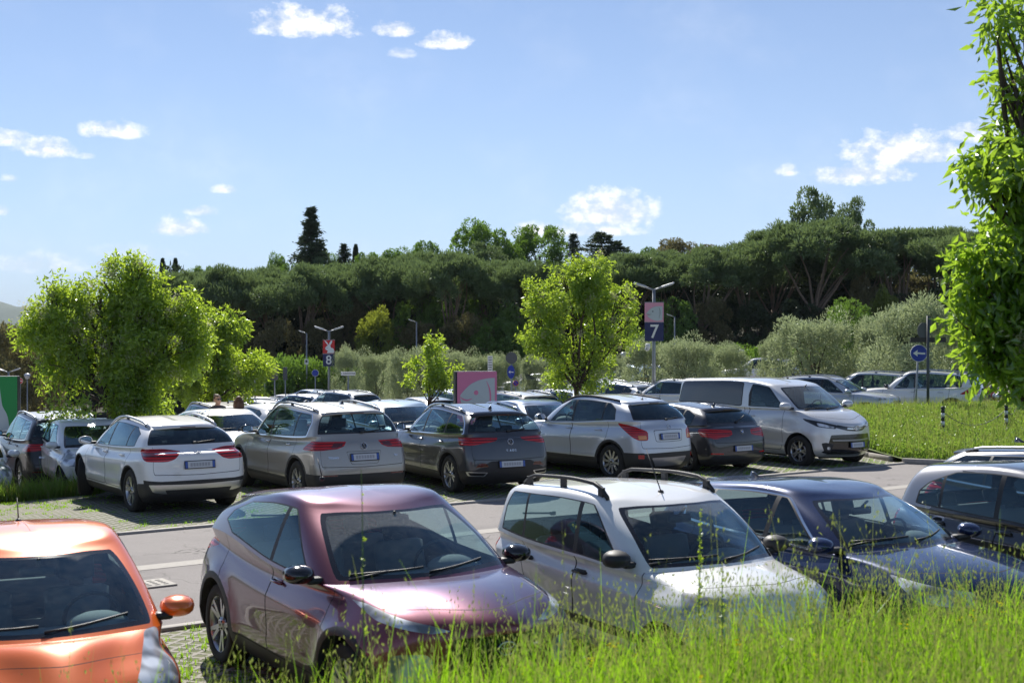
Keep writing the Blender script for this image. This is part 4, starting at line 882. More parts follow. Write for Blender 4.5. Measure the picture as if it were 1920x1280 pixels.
# small upright white hatchback with black roof bars
MODELS['pan'] = (car_params(3.54, 1.589, 1.525, 2.30, .67, .295, .33, (.14, .90), (1.10, 1.00), (.34, 1.45), -.35, (-1.52, 1.46), (-1.69, 1.02), (.96, .98), .765, .625,
    rim=.18, xb=-.12, xc=-1.02, xd=.82, xe=-1.02, dlo_rear=[(-1.36, 11.86), (-1.44, 11.0), (-1.46, 10.12)], mir=(.66, 1.05), hx=(-.02, -.9), hz=.84, rwz=1.1, spz=1.44, tail=(-1.76, .86), rwc=.66, cr=(.12, .2), crg=(.10, .16), crt=(.10, .16), bz=.2, sill=.30,
    feat=[rear_lamp([(-1.75, .66, .80), (-1.7, .64, 1.0), (-1.6, .72, 1.02), (-1.6, .78, .80)], 'red', .02), ('side', [(-1.9, .40), (1.75, .40), (1.75, .48), (-1.9, .48)], '', 'clad', 0),
          ('df', [(1.7, .45, .68), (1.7, .48, .84), (1.35, .76, .88), (1.45, .78, .68)], 'headlight', 'lens', .06), ('front', [(-.1, .35), (.5, .35), (.5, .55), (-.1, .55)], 'grille', 'clad', .05)]),
    P_WHITE, dict(handle='black', mirror='black', rails=('black', .12, -1.34, .57, .075), wins=dict(front=M_GLASS, rear=M_GLASS), wheel=(5, 's'), plates=(('r', .72, .52), ('f', .45, .5)), ant=('mast', .1), spoiler=(.05, 'paint', .5)))
# dark blue hatchback with chrome window line
MODELS['nav'] = (car_params(4.30, 1.79, 1.445, 2.62, .86, .33, .37, (.16, .84), (1.10, .99), (.28, 1.365), -.4, (-1.55, 1.35), (-1.92, 1.04), (.95, 1.0), .83, .575,
    rim=.225, xb=-.12, xc=-1.05, xd=.95, xe=-1.18, dlo_rear=[(-1.15, 11.86), (-1.42, 11.0), (-1.36, 10.10)], dlochrome=True, mir=(.78, 1.02), hx=(.0, -.92), hz=.86, rwz=1.08, spz=1.36, tail=(-2.08, .92), sill=.30,
    feat=[rear_lamp([(-2.1, .45, .80), (-2.1, .45, .92), (-1.8, .88, .95), (-1.7, .9, .85), (-2.0, .85, .78)], 'red', .03), ('df', [(2.1, .48, .64), (2.1, .5, .76), (1.5, .88, .86), (1.8, .85, .68)], 'headlight', 'lens', .04), ('front', [(-.1, .40), (.45, .42), (.42, .70), (-.1, .72)], 'grille', 'gloss', .03)]),
    P_NAVY, dict(handle='paint', mirror='paint', wins=dict(front=M_GLASS, rear=M_GLASS), wheel=(5, 'y'), plates=(('r', .7, .52), ('f', .45, .5)), ant=('fin', -1.2), spoiler=(.08, 'paint', .52)))
# small two-tone city car
MODELS['sma'] = (car_params(3.50, 1.665, 1.554, 2.494, .50, .31, .345, (.10, .93), (1.12, 1.08), (.50, 1.45), -.20, (-1.36, 1.46), (-1.58, 1.06), (1.0, 1.03), .80, .60,
    rim=.205, xb=-.10, xc=-.85, xd=.90, xe=-1.05, dlo_rear=[(-.72, 11.86), (-1.05, 11.2), (-1.18, 10.7), (-1.20, 10.12)], mir=(.80, 1.08), hx=(.0, -.86), hz=.90, rwz=1.12, spz=1.45, tail=(-1.68, .95), rwc=.7, cr=(.2, .24), roofpoly=[(2, -.1), (2, .50), (-1.25, .50), (-1.25, -.1)],
    feat=[('sideU', [(-1.9, 1.01), (-1.9, 1.50), (-.70, 1.50), (-.62, 1.42), (-1.0, 1.01)], '', '~silver', 0), ('sideU', [(-.75, 1.46), (-.75, 1.54), (.6, 1.54), (.6, 1.44)], '', '~silver', 0), ('sideU', [(.9, 1.02), (.3, 1.42), (.6, 1.46), (1.25, 1.02)], '', '~silver', 0), ('side', [(-1.9, .30), (-1.9, 1.02), (-1.04, 1.02), (-.86, .62), (-1.0, .30)], '', 'silver', .0), ('side', [(-1.04, .985), (2, .985), (2, 1.02), (-1.04, 1.02)], '', 'silver', .0),
          ('side', [(-1.02, .86), (-.94, .97), (-.78, .97), (-.80, .86)], '', 'silver', .05), ('side', [(-.99, .88), (-.93, .95), (-.81, .95), (-.82, .88)], '', 'seam', .04),
          rear_lamp([(-1.7, .55, .80), (-1.7, .55, .95), (-1.5, .78, .97), (-1.5, .8, .80)], 'red', .03), ('df', [(1.7, .45, .70), (1.7, .48, .86), (1.35, .8, .88), (1.45, .8, .70)], 'headlight', 'lens', .05)]),
    P_SMG, dict(handle='paint', mirror='paint', roofm=P_ROOF, wins=dict(front=M_GLASS, rear=M_GLASS), wheel=(5, 's'), plates=(('r', .7, .5),), spoiler=(.04, 'paint', .5)))
# small orange city car
MODELS['ora'] = (car_params(3.50, 1.63, 1.47, 2.34, .74, .29, .33, (.22, .84), (1.24, .95), (.30, 1.38), -.35, (-1.38, 1.38), (-1.58, 1.0), (.93, .98), .785, .575,
    rim=.19, xb=-.15, xc=-9, xd=.88, xe=-1.02, dlo_rear=[(-1.12, 11.86), (-1.28, 11.0), (-1.32, 10.12)], mir=(.80, 1.01), hx=(-.02, -.88), hz=.84, rwz=1.06, spz=1.37, tail=(-1.68, .88), hump=.045, bow=.22, cf=(.42, .40), sill=.3,
    feat=[rear_lamp([(-1.7, .55, .80), (-1.7, .55, .95), (-1.5, .78, .97), (-1.5, .8, .80)], 'red', .03), ('df', [(1.75, .42, .60), (1.66, .50, .74), (1.20, .72, .93), (1.08, .82, .93), (1.5, .82, .64)], 'headlight', 'lens', .06), ('front', [(-.1, .35), (.5, .35), (.5, .5), (-.1, .5)], 'grille', 'clad', .05)]),
    P_OR, dict(handle='paint', mirror='paint', wins=dict(front=M_GLASS, rear=M_GLASS), wheel=(5, 's'), plates=(('r', .7, .5), ('f', .4, .5)), ant=('short', -.95), spoiler=(.06, 'paint', .5)))
# long grey estate
MODELS['est'] = (car_params(4.62, 1.83, 1.53, 2.75, .90, .34, .38, (.15, .90), (1.15, 1.03), (.35, 1.45), -.4, (-1.85, 1.43), (-2.15, 1.08), (1.0, 1.05), .85, .60,
    rim=.23, xb=-.12, xc=-1.15, xd=.97, xe=-1.22, dlo_rear=[(-1.62, 11.86), (-1.80, 11.0), (-1.84, 10.12)], dlochrome=True, mir=(.80, 1.06), hx=(.0, -.95), hz=.9, rwz=1.12, spz=1.42, tail=(-2.24, .96),
    feat=[rear_lamp([(-2.25, .42, .88), (-2.25, .45, 1.0), (-1.95, .9, 1.03), (-1.8, .9, .95), (-2.1, .85, .85)], 'red', .03), ('df', [(2.2, .5, .70), (2.2, .52, .82), (1.6, .88, .90), (1.9, .85, .74)], 'headlight', 'lens', .04), ('front', [(-.1, .45), (.48, .45), (.45, .76), (-.1, .78)], 'grille', 'gloss', .03)]),
    P_DGREY, dict(handle='paint', mirror='paint', rails=('alu', .5, -1.65, .60, .03), wins=dict(front=M_GLASS, rear=M_GLASSD), wheel=(5, 'y'), plates=(('r', .8, .52), ('f', .45, .5)), ant=('fin', -1.3), spoiler=(.09, 'paint', .55)))
def car_model(key, label, group=None, name='parked_car', cat='car'):
    P, pm, opt = MODELS[key]; return build_car(key, P, pm, opt, label, group, name, cat)
# ================================================================ GROUND, ROAD, PAVING
HD = 152.0                                        # heading of the parked row (cars point towards the camera and right)
ROW = Vector((math.cos(R(152 - 90 - 37.0)), 0, 0))
LDIR = Vector((math.cos(R(27)), math.sin(R(27)), 0)); LN = Vector((-math.sin(R(27)), math.cos(R(27)), 0))  # along the lane / away from the camera
def lane(s, t): p = LDIR * s + LN * t; return (p.x, p.y)
# ground sheet
def hill_z(x, y):
    z = zg(x, min(y, 115)); h = max(0, y - 112); z += 10.0 * (1 - math.exp(-h / 30.0)) * min(1, max(0, (x + 52) / 25.0)); return z
gx = sorted(set([-9000, -4000, -1500, -600, -300, -200, -140] + list(range(-100, 101, 4)) + [140, 200, 300, 600, 1500, 4000, 9000]))
gy = sorted(set([-3000, -500, -100, -40, -20] + list(np.arange(-8, 60, 2.0)) + list(range(60, 150, 4)) + [160, 180, 220, 300, 500, 900, 1800, 4000, 9000]))
def base_z(x, y):
    z = hill_z(x, y)
    return z - .03
vs = [(x, y, base_z(x, y)) for y in gy for x in gx]; n = len(gx)
fs = [(j * n + i, j * n + i + 1, (j + 1) * n + i + 1, (j + 1) * n + i) for j in range(len(gy) - 1) for i in range(n - 1)]
m_soil = mat('meadow_ground', (.07, .10, .025), .95); g = NT(m_soil); a = g.noise(.35, 8, .65, g.pos()); b_ = g.noise(5, 6, .7, g.pos())
g.put(g.b.inputs['Base Color'], g.mix(g.ramp(a, .35, .7), g.mix(b_, (.035, .06, .012), (.10, .13, .035)), (.13, .12, .055))); g.bump(b_, .6, .08)
mb = MB(); mb.add(vs, fs, m_soil, True); tag(mb.build('ground'), kind='structure')
def sheet(name, poly, dz, m, step=2.0, zf=zg):
    """flat polygon draped on the ground as a sheet"""
    us = [p[0] for p in poly]; ws = [p[1] for p in poly]; bm = bmesh.new(); f = bm.faces.new([bm.verts.new((p[0], p[1], 0)) for p in poly])
    for ax, lo, hi in ((0, min(us), max(us)), (1, min(ws), max(ws))):
        k = math.floor(lo / step) * step + step
        while k < hi:
            co = (k, 0, 0) if ax == 0 else (0, k, 0); no = (1, 0, 0) if ax == 0 else (0, 1, 0)
            bmesh.ops.bisect_plane(bm, geom=bm.verts[:] + bm.edges[:] + bm.faces[:], plane_co=co, plane_no=no); k += step
    for v in bm.verts: v.co.z = zf(v.co.x, v.co.y) + dz
    bmesh.ops.recalc_face_normals(bm, faces=bm.faces); me = bpy.data.meshes.new(name); bm.to_mesh(me); bm.free(); me.materials.append(m)
    if me.polygons and me.polygons[0].normal.z < 0: me.flip_normals()
    return tag(link(name, me), kind='structure')
m_asph = mat('asphalt', (.17, .165, .16), .9); g = NT(m_asph); a = g.noise(60, 4, .8, g.pos()); b_ = g.noise(.8, 6, .6, g.pos()); c_ = g.noise(220, 2, .8, g.pos())
col = g.mix(g.ramp(c_, .35, .68), (.14, .128, .120), (.40, .365, .35)); col = g.mix(g.m('MULTIPLY', g.ramp(b_, .5, .75), .35), col, (.13, .12, .115)); g.put(g.b.inputs['Base Color'], g.mix(g.m('MULTIPLY', g.ramp(a, .55, .8), .4), col, (.30, .28, .26)))
old = g.b.inputs['Base Color'].links[0].from_socket; vo = g.new('ShaderNodeTexVoronoi', feature='DISTANCE_TO_EDGE'); vo.inputs['Scale'].default_value = .55; wv = g.new('ShaderNodeVectorMath', operation='ADD'); nz_ = g.new('ShaderNodeTexNoise'); nz_.inputs['Scale'].default_value = 2.2; g.l.new(g.pos(), nz_.inputs['Vector']); sc_ = g.new('ShaderNodeVectorMath', operation='SCALE'); g.l.new(nz_.outputs['Color'], sc_.inputs[0]); sc_.inputs['Scale'].default_value = .9; g.l.new(g.pos(), wv.inputs[0]); g.l.new(sc_.outputs[0], wv.inputs[1]); g.l.new(wv.outputs[0], vo.inputs['Vector'])
crack = g.m('MULTIPLY', g.ramp(vo.outputs['Distance'], .012, .003), g.ramp(g.noise(.5, 3, .5, g.pos()), .5, .6), clamp=True); stain = g.ramp(g.noise(1.7, 5, .65, g.pos()), .60, .72)
g.put(g.b.inputs['Base Color'], g.mix(g.m('MULTIPLY', stain, .42), g.mix(g.m('MULTIPLY', crack, .75), old, (.05, .045, .04)), (.09, .085, .08))); g.bump(c_, .5, .01)
# grass paving blocks: diamond lattice of concrete with planted cells
m_pav = mat('grass_paving', (.3, .3, .28), .9); g = NT(m_pav)
mp = g.new('ShaderNodeMapping'); g.l.new(g.pos(), mp.inputs[0]); mp.inputs['Rotation'].default_value = (0, 0, R(45 - 27)); sp = g.new('ShaderNodeSeparateXYZ'); g.l.new(mp.outputs[0], sp.inputs[0])
S_ = .145
def tri(o):
    q = g.m('FRACT', g.m('MULTIPLY', o, 1 / S_)); return g.m('ABSOLUTE', g.m('SUBTRACT', q, .5))
wob = g.m('MULTIPLY', g.m('SUBTRACT', g.noise(9, 4, .6, g.pos()), .5), .30)
mx_ = g.m('MAXIMUM', tri(sp.outputs[0]), tri(sp.outputs[1])); cell = g.ramp(g.m('ADD', mx_, wob), .37, .31)     # 1 in the cell
big = g.noise(.9, 5, .6, g.pos()); grow = g.ramp(big, .46, .68)
conc = g.mix(g.noise(30, 5, .7, g.pos()), (.20, .19, .165), (.40, .375, .32)); soil = g.mix(g.noise(14, 5, .7, g.pos()), (.045, .055, .02), (.12, .135, .04)); grs = g.mix(g.noise(40, 5, .8, g.pos()), (.07, .09, .03), (.23, .23, .10))
inner = g.mix(grow, soil, grs); spill = g.m('MULTIPLY', g.ramp(g.noise(3.0, 6, .7, g.pos()), .60, .78), .6)
col = g.mix(g.m('MAXIMUM', cell, spill, clamp=True), conc, inner); g.put(g.b.inputs['Base Color'], col)
g.bump(g.m('SUBTRACT', 1.0, cell), .8, .03)
m_wood_ = mat('leaf_litter', (.03, .028, .015), 1.0); g = NT(m_wood_); g.put(g.b.inputs['Base Color'], g.mix(g.noise(.6, 7, .7, g.pos()), (.012, .016, .006), (.06, .055, .025)))
m_kerb = mat('kerb_concrete', (.36, .34, .31), .85); g = NT(m_kerb); g.put(g.b.inputs['Base Color'], g.mix(g.noise(12, 6, .7, g.pos()), (.26, .24, .21), (.46, .43, .39)))
# depth of the two kerb lines from the photograph: the far kerb passes px (220,1003), the drain px (300,1085)
def gp(px, py): d = F_PX * CAM_H / (py - HORIZON); return Vector((at(px, d), d, 0))
kA, kB = gp(222, 1004), gp(905, 942)
LD2 = (kB - kA).normalized(); LN2 = Vector((-LD2.y, LD2.x, 0)); ang = math.degrees(math.atan2(LD2.y, LD2.x)); print('lane angle', ang)
def L2(s, t): p = kA + LD2 * s + LN2 * t; return (p.x, p.y)
Wl = 6.2
sheet('parking_lane', [L2(-30, -Wl), L2(60, -Wl), L2(60, 0), L2(-30, 0)], .004, m_asph)
sheet('parking_bays_far', [L2(-30, .12), L2(19.5, .12), L2(19.5, 6.2), L2(-30, 6.2)], .004, m_pav)
sheet('parking_bays_near', [L2(-30, -Wl - 7), L2(60, -Wl - 7), L2(60, -Wl - .12), L2(-30, -Wl - .12)], .004, m_pav)
sheet('parking_aisles', [(-70, 33), (7.6, 34), (8.8, 41.5), (13, 44), (60, 44), (60, 72), (-70, 90)], .006, m_asph)
sheet('wooded_slope', [(-95, 106), (140, 106), (140, 230), (-95, 230)], .06, m_wood_, 6.0, hill_z)
sheet('far_road', [(-80, 92), (-14, 92), (-14, 104), (-80, 110)], .012, m_asph)
def kerb(name, a, b, w=.12, h=.03):
    d = (Vector(b) - Vector(a)).normalized(); n_ = Vector((-d.y, d.x)); k = MB(); L_ = (Vector(b) - Vector(a)).length; q = int(L_ / 1.0)
    for i in range(q):
        p = Vector(a) + d * (i + .5); z = zg(p.x, p.y); X = Matrix.Translation((p.x, p.y, z + h / 2)) @ Matrix.Rotation(math.atan2(d.y, d.x), 4, 'Z'); k.box((0, 0, 0), (.985, w, h + .02), m_kerb, X, .01)
    return tag(k.build(name), kind='structure')
kerb('kerb', L2(-20, .06), L2(40, .06)); kerb('kerb_near', L2(-20, -Wl - .06), L2(50, -Wl - .06))
# concrete gutter strip across the lane with its grate
gut = sheet('gutter', [L2(-12, -2.95), L2(40, -2.95), L2(40, -2.62), L2(-12, -2.62)], .008, m_kerb)
dg = MB(); c = Vector(gp(279, 1097)); X = Matrix.Translation((c.x, c.y, .014)) @ Matrix.Rotation(R(ang), 4, 'Z'); dg.box((0, 0, 0), (.5, .46, .02), m_kerb, X, .004)
for i in range(4):
    for j in range(4): dg.box(((i - 1.5) * .10, (j - 1.5) * .09, .0105), (.055, .05, .002), M_SEAM, X)
tag(dg.build('drain_grate'), 'square concrete drain grate with dark holes set in the gutter beside the orange car mirror', 'drain grate')
# grassy island on the right
ISL = [(8.0, 33.0), (8.75, 29.6), (12.5, 27.6), (26, 23.0), (60, 21), (60, 43), (26, 43), (13.5, 43.5), (9.2, 41)]
m_isl = mat('island_turf', (.10, .15, .03), .95); g = NT(m_isl); g.put(g.b.inputs['Base Color'], g.mix(g.noise(2.5, 7, .7, g.pos()), (.06, .11, .015), (.17, .21, .05)))
def isl_z(x, y):
    t = min(1.0, max(0.0, (y - 29.5) / 9.0)) * min(1.0, max(0.0, (43.5 - y) / 2.0)); return zg(x, y) + .08 + .42 * t + .06 * math.sin(x * .5) * math.sin(y * .35) * t
sheet('grass_island', ISL, .02, m_isl, 2.0, isl_z)
kk = MB()
for i in range(3):
    a, b = Vector(ISL[(i - 1) % len(ISL)]), Vector(ISL[i]); L_ = (b - a).length; d = (b - a) / L_
    for j in range(int(L_)): p = a + d * (j + .5); X = Matrix.Translation((p.x, p.y, .05)) @ Matrix.Rotation(math.atan2(d.y, d.x), 4, 'Z'); kk.box((0, 0, 0), (.98, .12, .14), m_kerb, X, .015)
tag(kk.build('island_kerb'), kind='structure')
# far hill on the left
hm = mat('far_hill_scrub', (.05, .09, .045), 1.0); g = NT(hm); g.put(g.b.inputs['Base Color'], g.mix(g.noise(.01, 8, .7, g.pos()), (.03, .06, .03), (.12, .15, .08)))
hv = []; hn = 60
for j in range(12):
    for i in range(hn):
        u = i / (hn - 1); x = -3600 + 2600 * u; y = 4200 + j * 120; pr = 155 * math.exp(-((x + 2150) / 620.0)**2) + 60 * math.exp(-((x + 2900) / 500.0)**2); hv.append((x, y, -6 + pr * math.sin(math.pi * j / 11) + 6 * math.sin(i * 1.7) * math.sin(math.pi * j / 11)))
kk = MB(); kk.add(hv, [(j * hn + i, j * hn + i + 1, (j + 1) * hn + i + 1, (j + 1) * hn + i) for j in range(11) for i in range(hn - 1)], hm, True); tag(kk.build('far_hill'), kind='structure')
# embankment in front of the camera: its foot runs along the noses of the near row
toe = Vector((-.62, 8.15, 0)); TD = Vector((math.cos(R(25)), math.sin(R(25)), 0)); TN = Vector((TD.y, -TD.x, 0))      # TN points to the camera
def bank_z(x, y):
    p = Vector((x, y, 0)) - toe; s = p.dot(TN); u = p.dot(TD)
    if s <= 0: return 0.0
    t = min(1, s / 2.5); h = t * t * (3 - 2 * t) * BANK_H; lift = .14 * math.sin(u * .9 + 1) * t
    return (h + lift * .6) * (1 - .10 * min(1, max(0, -(u + .4) / 1.2)))
BANK_H = 1.07
bx = np.arange(-7, 11.01, .25); by = np.arange(1.0, 13.01, .25); bvs = []
for y in by:
    for x in bx: z = bank_z(x, y); bvs.append((x, y, z - (.02 if z > .001 else .06)))
nb = len(bx); m_bank = mat('bank_turf', (.05, .08, .015), 1.0); g = NT(m_bank); g.put(g.b.inputs['Base Color'], g.mix(g.noise(6, 6, .7, g.pos()), (.03, .05, .01), (.09, .12, .03)))
kk = MB(); kk.add(bvs, [(j * nb + i, j * nb + i + 1, (j + 1) * nb + i + 1, (j + 1) * nb + i) for j in range(len(by) - 1) for i in range(nb - 1)], m_bank, True); tag(kk.build('embankment'), kind='structure')
# ================================================================ VEGETATION
rs = np.random.RandomState(11)
def leafmat(name, c1, c2, trans=.45, tcol=None, rough=.55, gloss=.08):
    m = bpy.data.materials.new(name); m.use_nodes = True; g = NT(m); g.n.remove(g.b); MATS[name] = m
    geo = g.new('ShaderNodeNewGeometry'); f = geo.outputs['Random Per Island']; n1 = g.noise(.9, 4, .6, geo.outputs['Position'])
    c = g.mix(g.m('ADD', g.m('MULTIPLY', f, .65), g.m('MULTIPLY', g.ramp(n1, .3, .7), .35), clamp=True), c1, c2)
    d = g.new('ShaderNodeBsdfDiffuse'); g.l.new(c, d.inputs[0]); t = g.new('ShaderNodeBsdfTranslucent'); g.l.new(g.mix(.5, c, tcol or (c2[0] * 2.6, c2[1] * 2.2, c2[2] * .9)), t.inputs[0])
    mx = g.new('ShaderNodeMixShader'); mx.inputs[0].default_value = trans; g.l.new(d.outputs[0], mx.inputs[1]); g.l.new(t.outputs[0], mx.inputs[2])
    gl = g.new('ShaderNodeBsdfGlossy'); gl.inputs['Roughness'].default_value = rough * .7; gl.inputs[0].default_value = (.9, .95, .9, 1)
    m2 = g.new('ShaderNodeMixShader'); m2.inputs[0].default_value = gloss; g.l.new(mx.outputs[0], m2.inputs[1]); g.l.new(gl.outputs[0], m2.inputs[2]); g.l.new(m2.outputs[0], g.out.inputs[0]); return m
L_ASH = leafmat('ash_leaves', (.09, .18, .014), (.30, .43, .04), .60, (.72, .92, .06), .5, .07)
L_NEAR = leafmat('near_leaves', (.07, .15, .014), (.20, .34, .03), .60, (.62, .90, .06), .45, .06)
L_FLOW = leafmat('ash_blossom', (.42, .42, .26), (.66, .63, .42), .4, (.8, .78, .5), .9, .0)
L_OLIVE = leafmat('olive_leaves', (.21, .26, .14), (.44, .50, .29), .36, (.52, .60, .26), .6, .05)
L_PINE = leafmat('pine_needles', (.078, .130, .052), (.165, .235, .088), .35, (.28, .38, .11), .6, .06)
L_DARK = leafmat('dark_foliage', (.032, .055, .026), (.085, .115, .05), .22, (.08, .12, .02), .6, .04)
L_BROWN = leafmat('brownish_foliage', (.10, .095, .045), (.24, .21, .10), .35, (.3, .28, .09), .7, .03)
L_GREEN = leafmat('broad_green_foliage', (.08, .16, .025), (.19, .30, .045), .45, (.22, .38, .03), .55, .05)
L_YEL = leafmat('yellow_green_foliage', (.10, .15, .02), (.20, .24, .03), .5, (.5, .55, .05), .6, .04)
L_GRASS = leafmat('grass_blades', (.04, .17, .006), (.22, .40, .018), .58, (.54, .88, .03), .45, .05)
L_ISL = leafmat('meadow_blades', (.07, .15, .015), (.21, .33, .04), .5, (.42, .62, .07), .5, .04)
L_GRASSD = leafmat('dry_grass', (.16, .17, .04), (.34, .32, .13), .5, (.55, .5, .15), .6, .04)
L_SEED = leafmat('oat_heads', (.10, .15, .03), (.24, .30, .08), .5, (.45, .5, .10), .6, .05)
L_FYEL = leafmat('yellow_petals', (.60, .50, .01), (.80, .70, .03), .4, (.9, .8, .05), .6, .0)
m_bark = mat('bark', (.085, .06, .04), .95); g = NT(m_bark); g.put(g.b.inputs['Base Color'], g.mix(g.noise(9, 6, .7, g.pos()), (.035, .025, .018), (.14, .10, .075))); g.bump(g.noise(18, 6, .7, g.pos()), .8, .03)
m_barkp = mat('pine_bark', (.12, .075, .055), .95); g = NT(m_barkp); g.put(g.b.inputs['Base Color'], g.mix(g.noise(6, 6, .7, g.pos()), (.10, .07, .055), (.34, .25, .19)))
def unit(a): return a / np.maximum(np.linalg.norm(a, axis=1, keepdims=True), 1e-9)
def rdir(n): return unit(rs.normal(size=(n, 3)))
def leaf_arrays(P, D, L, Wd, fold=.25):
    n = len(P); S_ = unit(np.cross(D, rdir(n))); Nn = np.cross(D, S_); L = np.asarray(L).reshape(-1, 1) * np.ones((n, 1)); Wd = np.asarray(Wd).reshape(-1, 1) * np.ones((n, 1))
    V = np.stack([P, P + D * L * .45 + S_ * Wd / 2 + Nn * Wd * fold, P + D * L - Nn * Wd * .3 * 0, P + D * L * .45 - S_ * Wd / 2 + Nn * Wd * fold], 1).reshape(-1, 3)
    return V, np.arange(4 * n).reshape(-1, 4)
def join_leaves(name, parts, parent=None, loc=None):
    """parts: list of (V, F, mat)"""
    V, Fc, M_, ms, o = [], [], [], [], 0
    for v, f, m in parts:
        if m not in ms: ms.append(m)
        V.append(v); Fc.append(f + o); M_.append(np.full(len(f), ms.index(m))); o += len(v)
    me = np_mesh(name, np.concatenate(V), np.concatenate(Fc), ms, np.concatenate(M_)); return link(name, me, parent, loc)
def vnoise(P, s, seed=0):
    r = np.zeros(len(P)); q = np.random.RandomState(seed)
    for k in range(5):
        w = q.normal(size=3) * s * (1.0 + k * .6); r += np.sin(P @ w + q.uniform(0, 6.28)) / (1 + k * .4)
    return r
def in_blobs(blobs, n, bias=.55):
    b = np.array(blobs, float); vol = b[:, 3] * b[:, 4] * b[:, 5]; k = rs.choice(len(b), n, p=vol**.8 / (vol**.8).sum()); d = rdir(n); r = rs.uniform(0, 1, n)**(1 / 3 * bias)
    P = b[k, :3] + d * r[:, None] * b[k, 3:6]; return P, k, unit(d / b[k, 3:6])
def limb(mb, a, b, r0, r1, m, sag=.1, n=6, seed=0):
    a, b = Vector(a), Vector(b); q = random.Random(seed); L_ = (b - a).length; pts = []
    o = Vector((q.uniform(-1, 1), q.uniform(-1, 1), q.uniform(-.3, .6))) * L_ * sag
    for i in range(n + 1):
        t = i / n; pts.append(a.lerp(b, t) + o * math.sin(math.pi * t) + Vector((q.uniform(-1, 1), q.uniform(-1, 1), 0)) * r0 * .5 * (0 < i < n))
    mb.tube(pts, [r0 + (r1 - r0) * i / n for i in range(n + 1)], m, 7); return pts
def broadleaf(name, blobs, trunk, ncl, per, L, Wd, lm, label=None, cat='tree', group=None, flowers=0, droop=.5, spread=.22, gaps=.0, tr=.12, fm=None, root=None, bark=None, base=(0, 0, 0)):
    """blobs in root coordinates; trunk=(height)"""
    root = root or empty(name, base, 0, label, cat, group); bark = bark or m_bark
    lumps = []
    for q in blobs:
        for _ in range(12):
            d = rdir(1)[0]; f = rs.uniform(.5, 1.12); k_ = rs.uniform(.14, .30); lumps.append((q[0] + d[0] * q[3] * f, q[1] + d[1] * q[4] * f, q[2] + d[2] * q[5] * f, q[3] * k_, q[4] * k_, q[5] * k_ * .8))
        for _ in range(6):
            d = rdir(1)[0]; d[2] = abs(d[2]) * .6; f = rs.uniform(1.05, 1.45); k_ = rs.uniform(.07, .16); lumps.append((q[0] + d[0] * q[3] * f, q[1] + d[1] * q[4] * f, q[2] + d[2] * q[5] * f, q[3] * k_ * 1.3, q[4] * k_ * 1.3, q[5] * k_ * 1.4))
    P, k, out = in_blobs(lumps, int(ncl * .92), .9); P1, k1, o1 = in_blobs(blobs, int(ncl * .08), .9); P, out = np.concatenate([P, P1]), np.concatenate([out, o1])
    keep = vnoise(P, 2.4, 3) > -.75 + gaps; P, out = P[keep], out[keep]
    D0 = unit(out * .9 + rdir(len(P)) * .6 + np.array([0, 0, .15])); C = np.repeat(P, per, 0); Dc = np.repeat(D0, per, 0); n = len(C)
    j = rs.uniform(0, 1, (n, 1)); pos = C + Dc * j * spread + rdir(n) * spread * .45; D = unit(Dc * .5 + rdir(n) * .75 + np.array([0, 0, -droop]) * (0.4 + rs.uniform(0, 1, (n, 1))))
    V, Fc = leaf_arrays(pos, D, L * rs.uniform(.6, 1.2, n), Wd * rs.uniform(.7, 1.2, n)); parts = [(V, Fc, lm)]
    cr = join_leaves('crown', parts, root)
    if flowers:
        b_ = [(q[0], q[1], q[2] + .05, q[3] * 1.04, q[4] * 1.04, q[5] * 1.04) for q in blobs]; P2, k2, o2 = in_blobs(b_, flowers, .15); up = o2[:, 2] > -.3; P2, o2 = P2[up], o2[up]; C = np.repeat(P2, 90, 0); n = len(C); pos = C + rdir(n) * rs.uniform(0, 1, (n, 1)) * spread * .8 + np.repeat(o2, 90, 0) * .05
        V, Fc = leaf_arrays(pos, rdir(n), L * .42, Wd * .34); join_leaves('blossom', [(V, Fc, fm or L_FLOW)], root)
    mb = MB(); top = Vector((0, 0, trunk)); limb(mb, (0, 0, -.1), top, tr, tr * .7, bark, .04, 6, 1)
    for i, q in enumerate(blobs):
        c = Vector(q[:3]); mid = top.lerp(c, .5); limb(mb, top - Vector((0, 0, rnd.uniform(0, trunk * .25))), c, tr * .5, tr * .15, bark, .12, 6, i)
        for k_ in range(4):
            d = Vector(rdir(1)[0]); e = c + Vector((d.x * q[3], d.y * q[4], abs(d.z) * q[5])) * .85; limb(mb, mid.lerp(c, .6), e, tr * .2, tr * .05, bark, .12, 5, i * 7 + k_)
    mb.build('trunk', root); return root
def px_blobs(lst, d, bx, zbase, by=None, ky=.9):
    """blobs given by their place in the picture at depth d -> metres round the trunk at px bx"""
    s = F_PX / d; x0 = at(bx, d); out = []
    for q in lst:
        px, py, r = q[:3]; rz = q[3] if len(q) > 3 else r; dy = q[4] if len(q) > 4 else rnd.uniform(-.3, .3) * r / s
        out.append((at(px, d) - x0, dy, CAM_H - (py - HORIZON) / s - zbase, r / s, r / s * ky, rz / s))
    return out
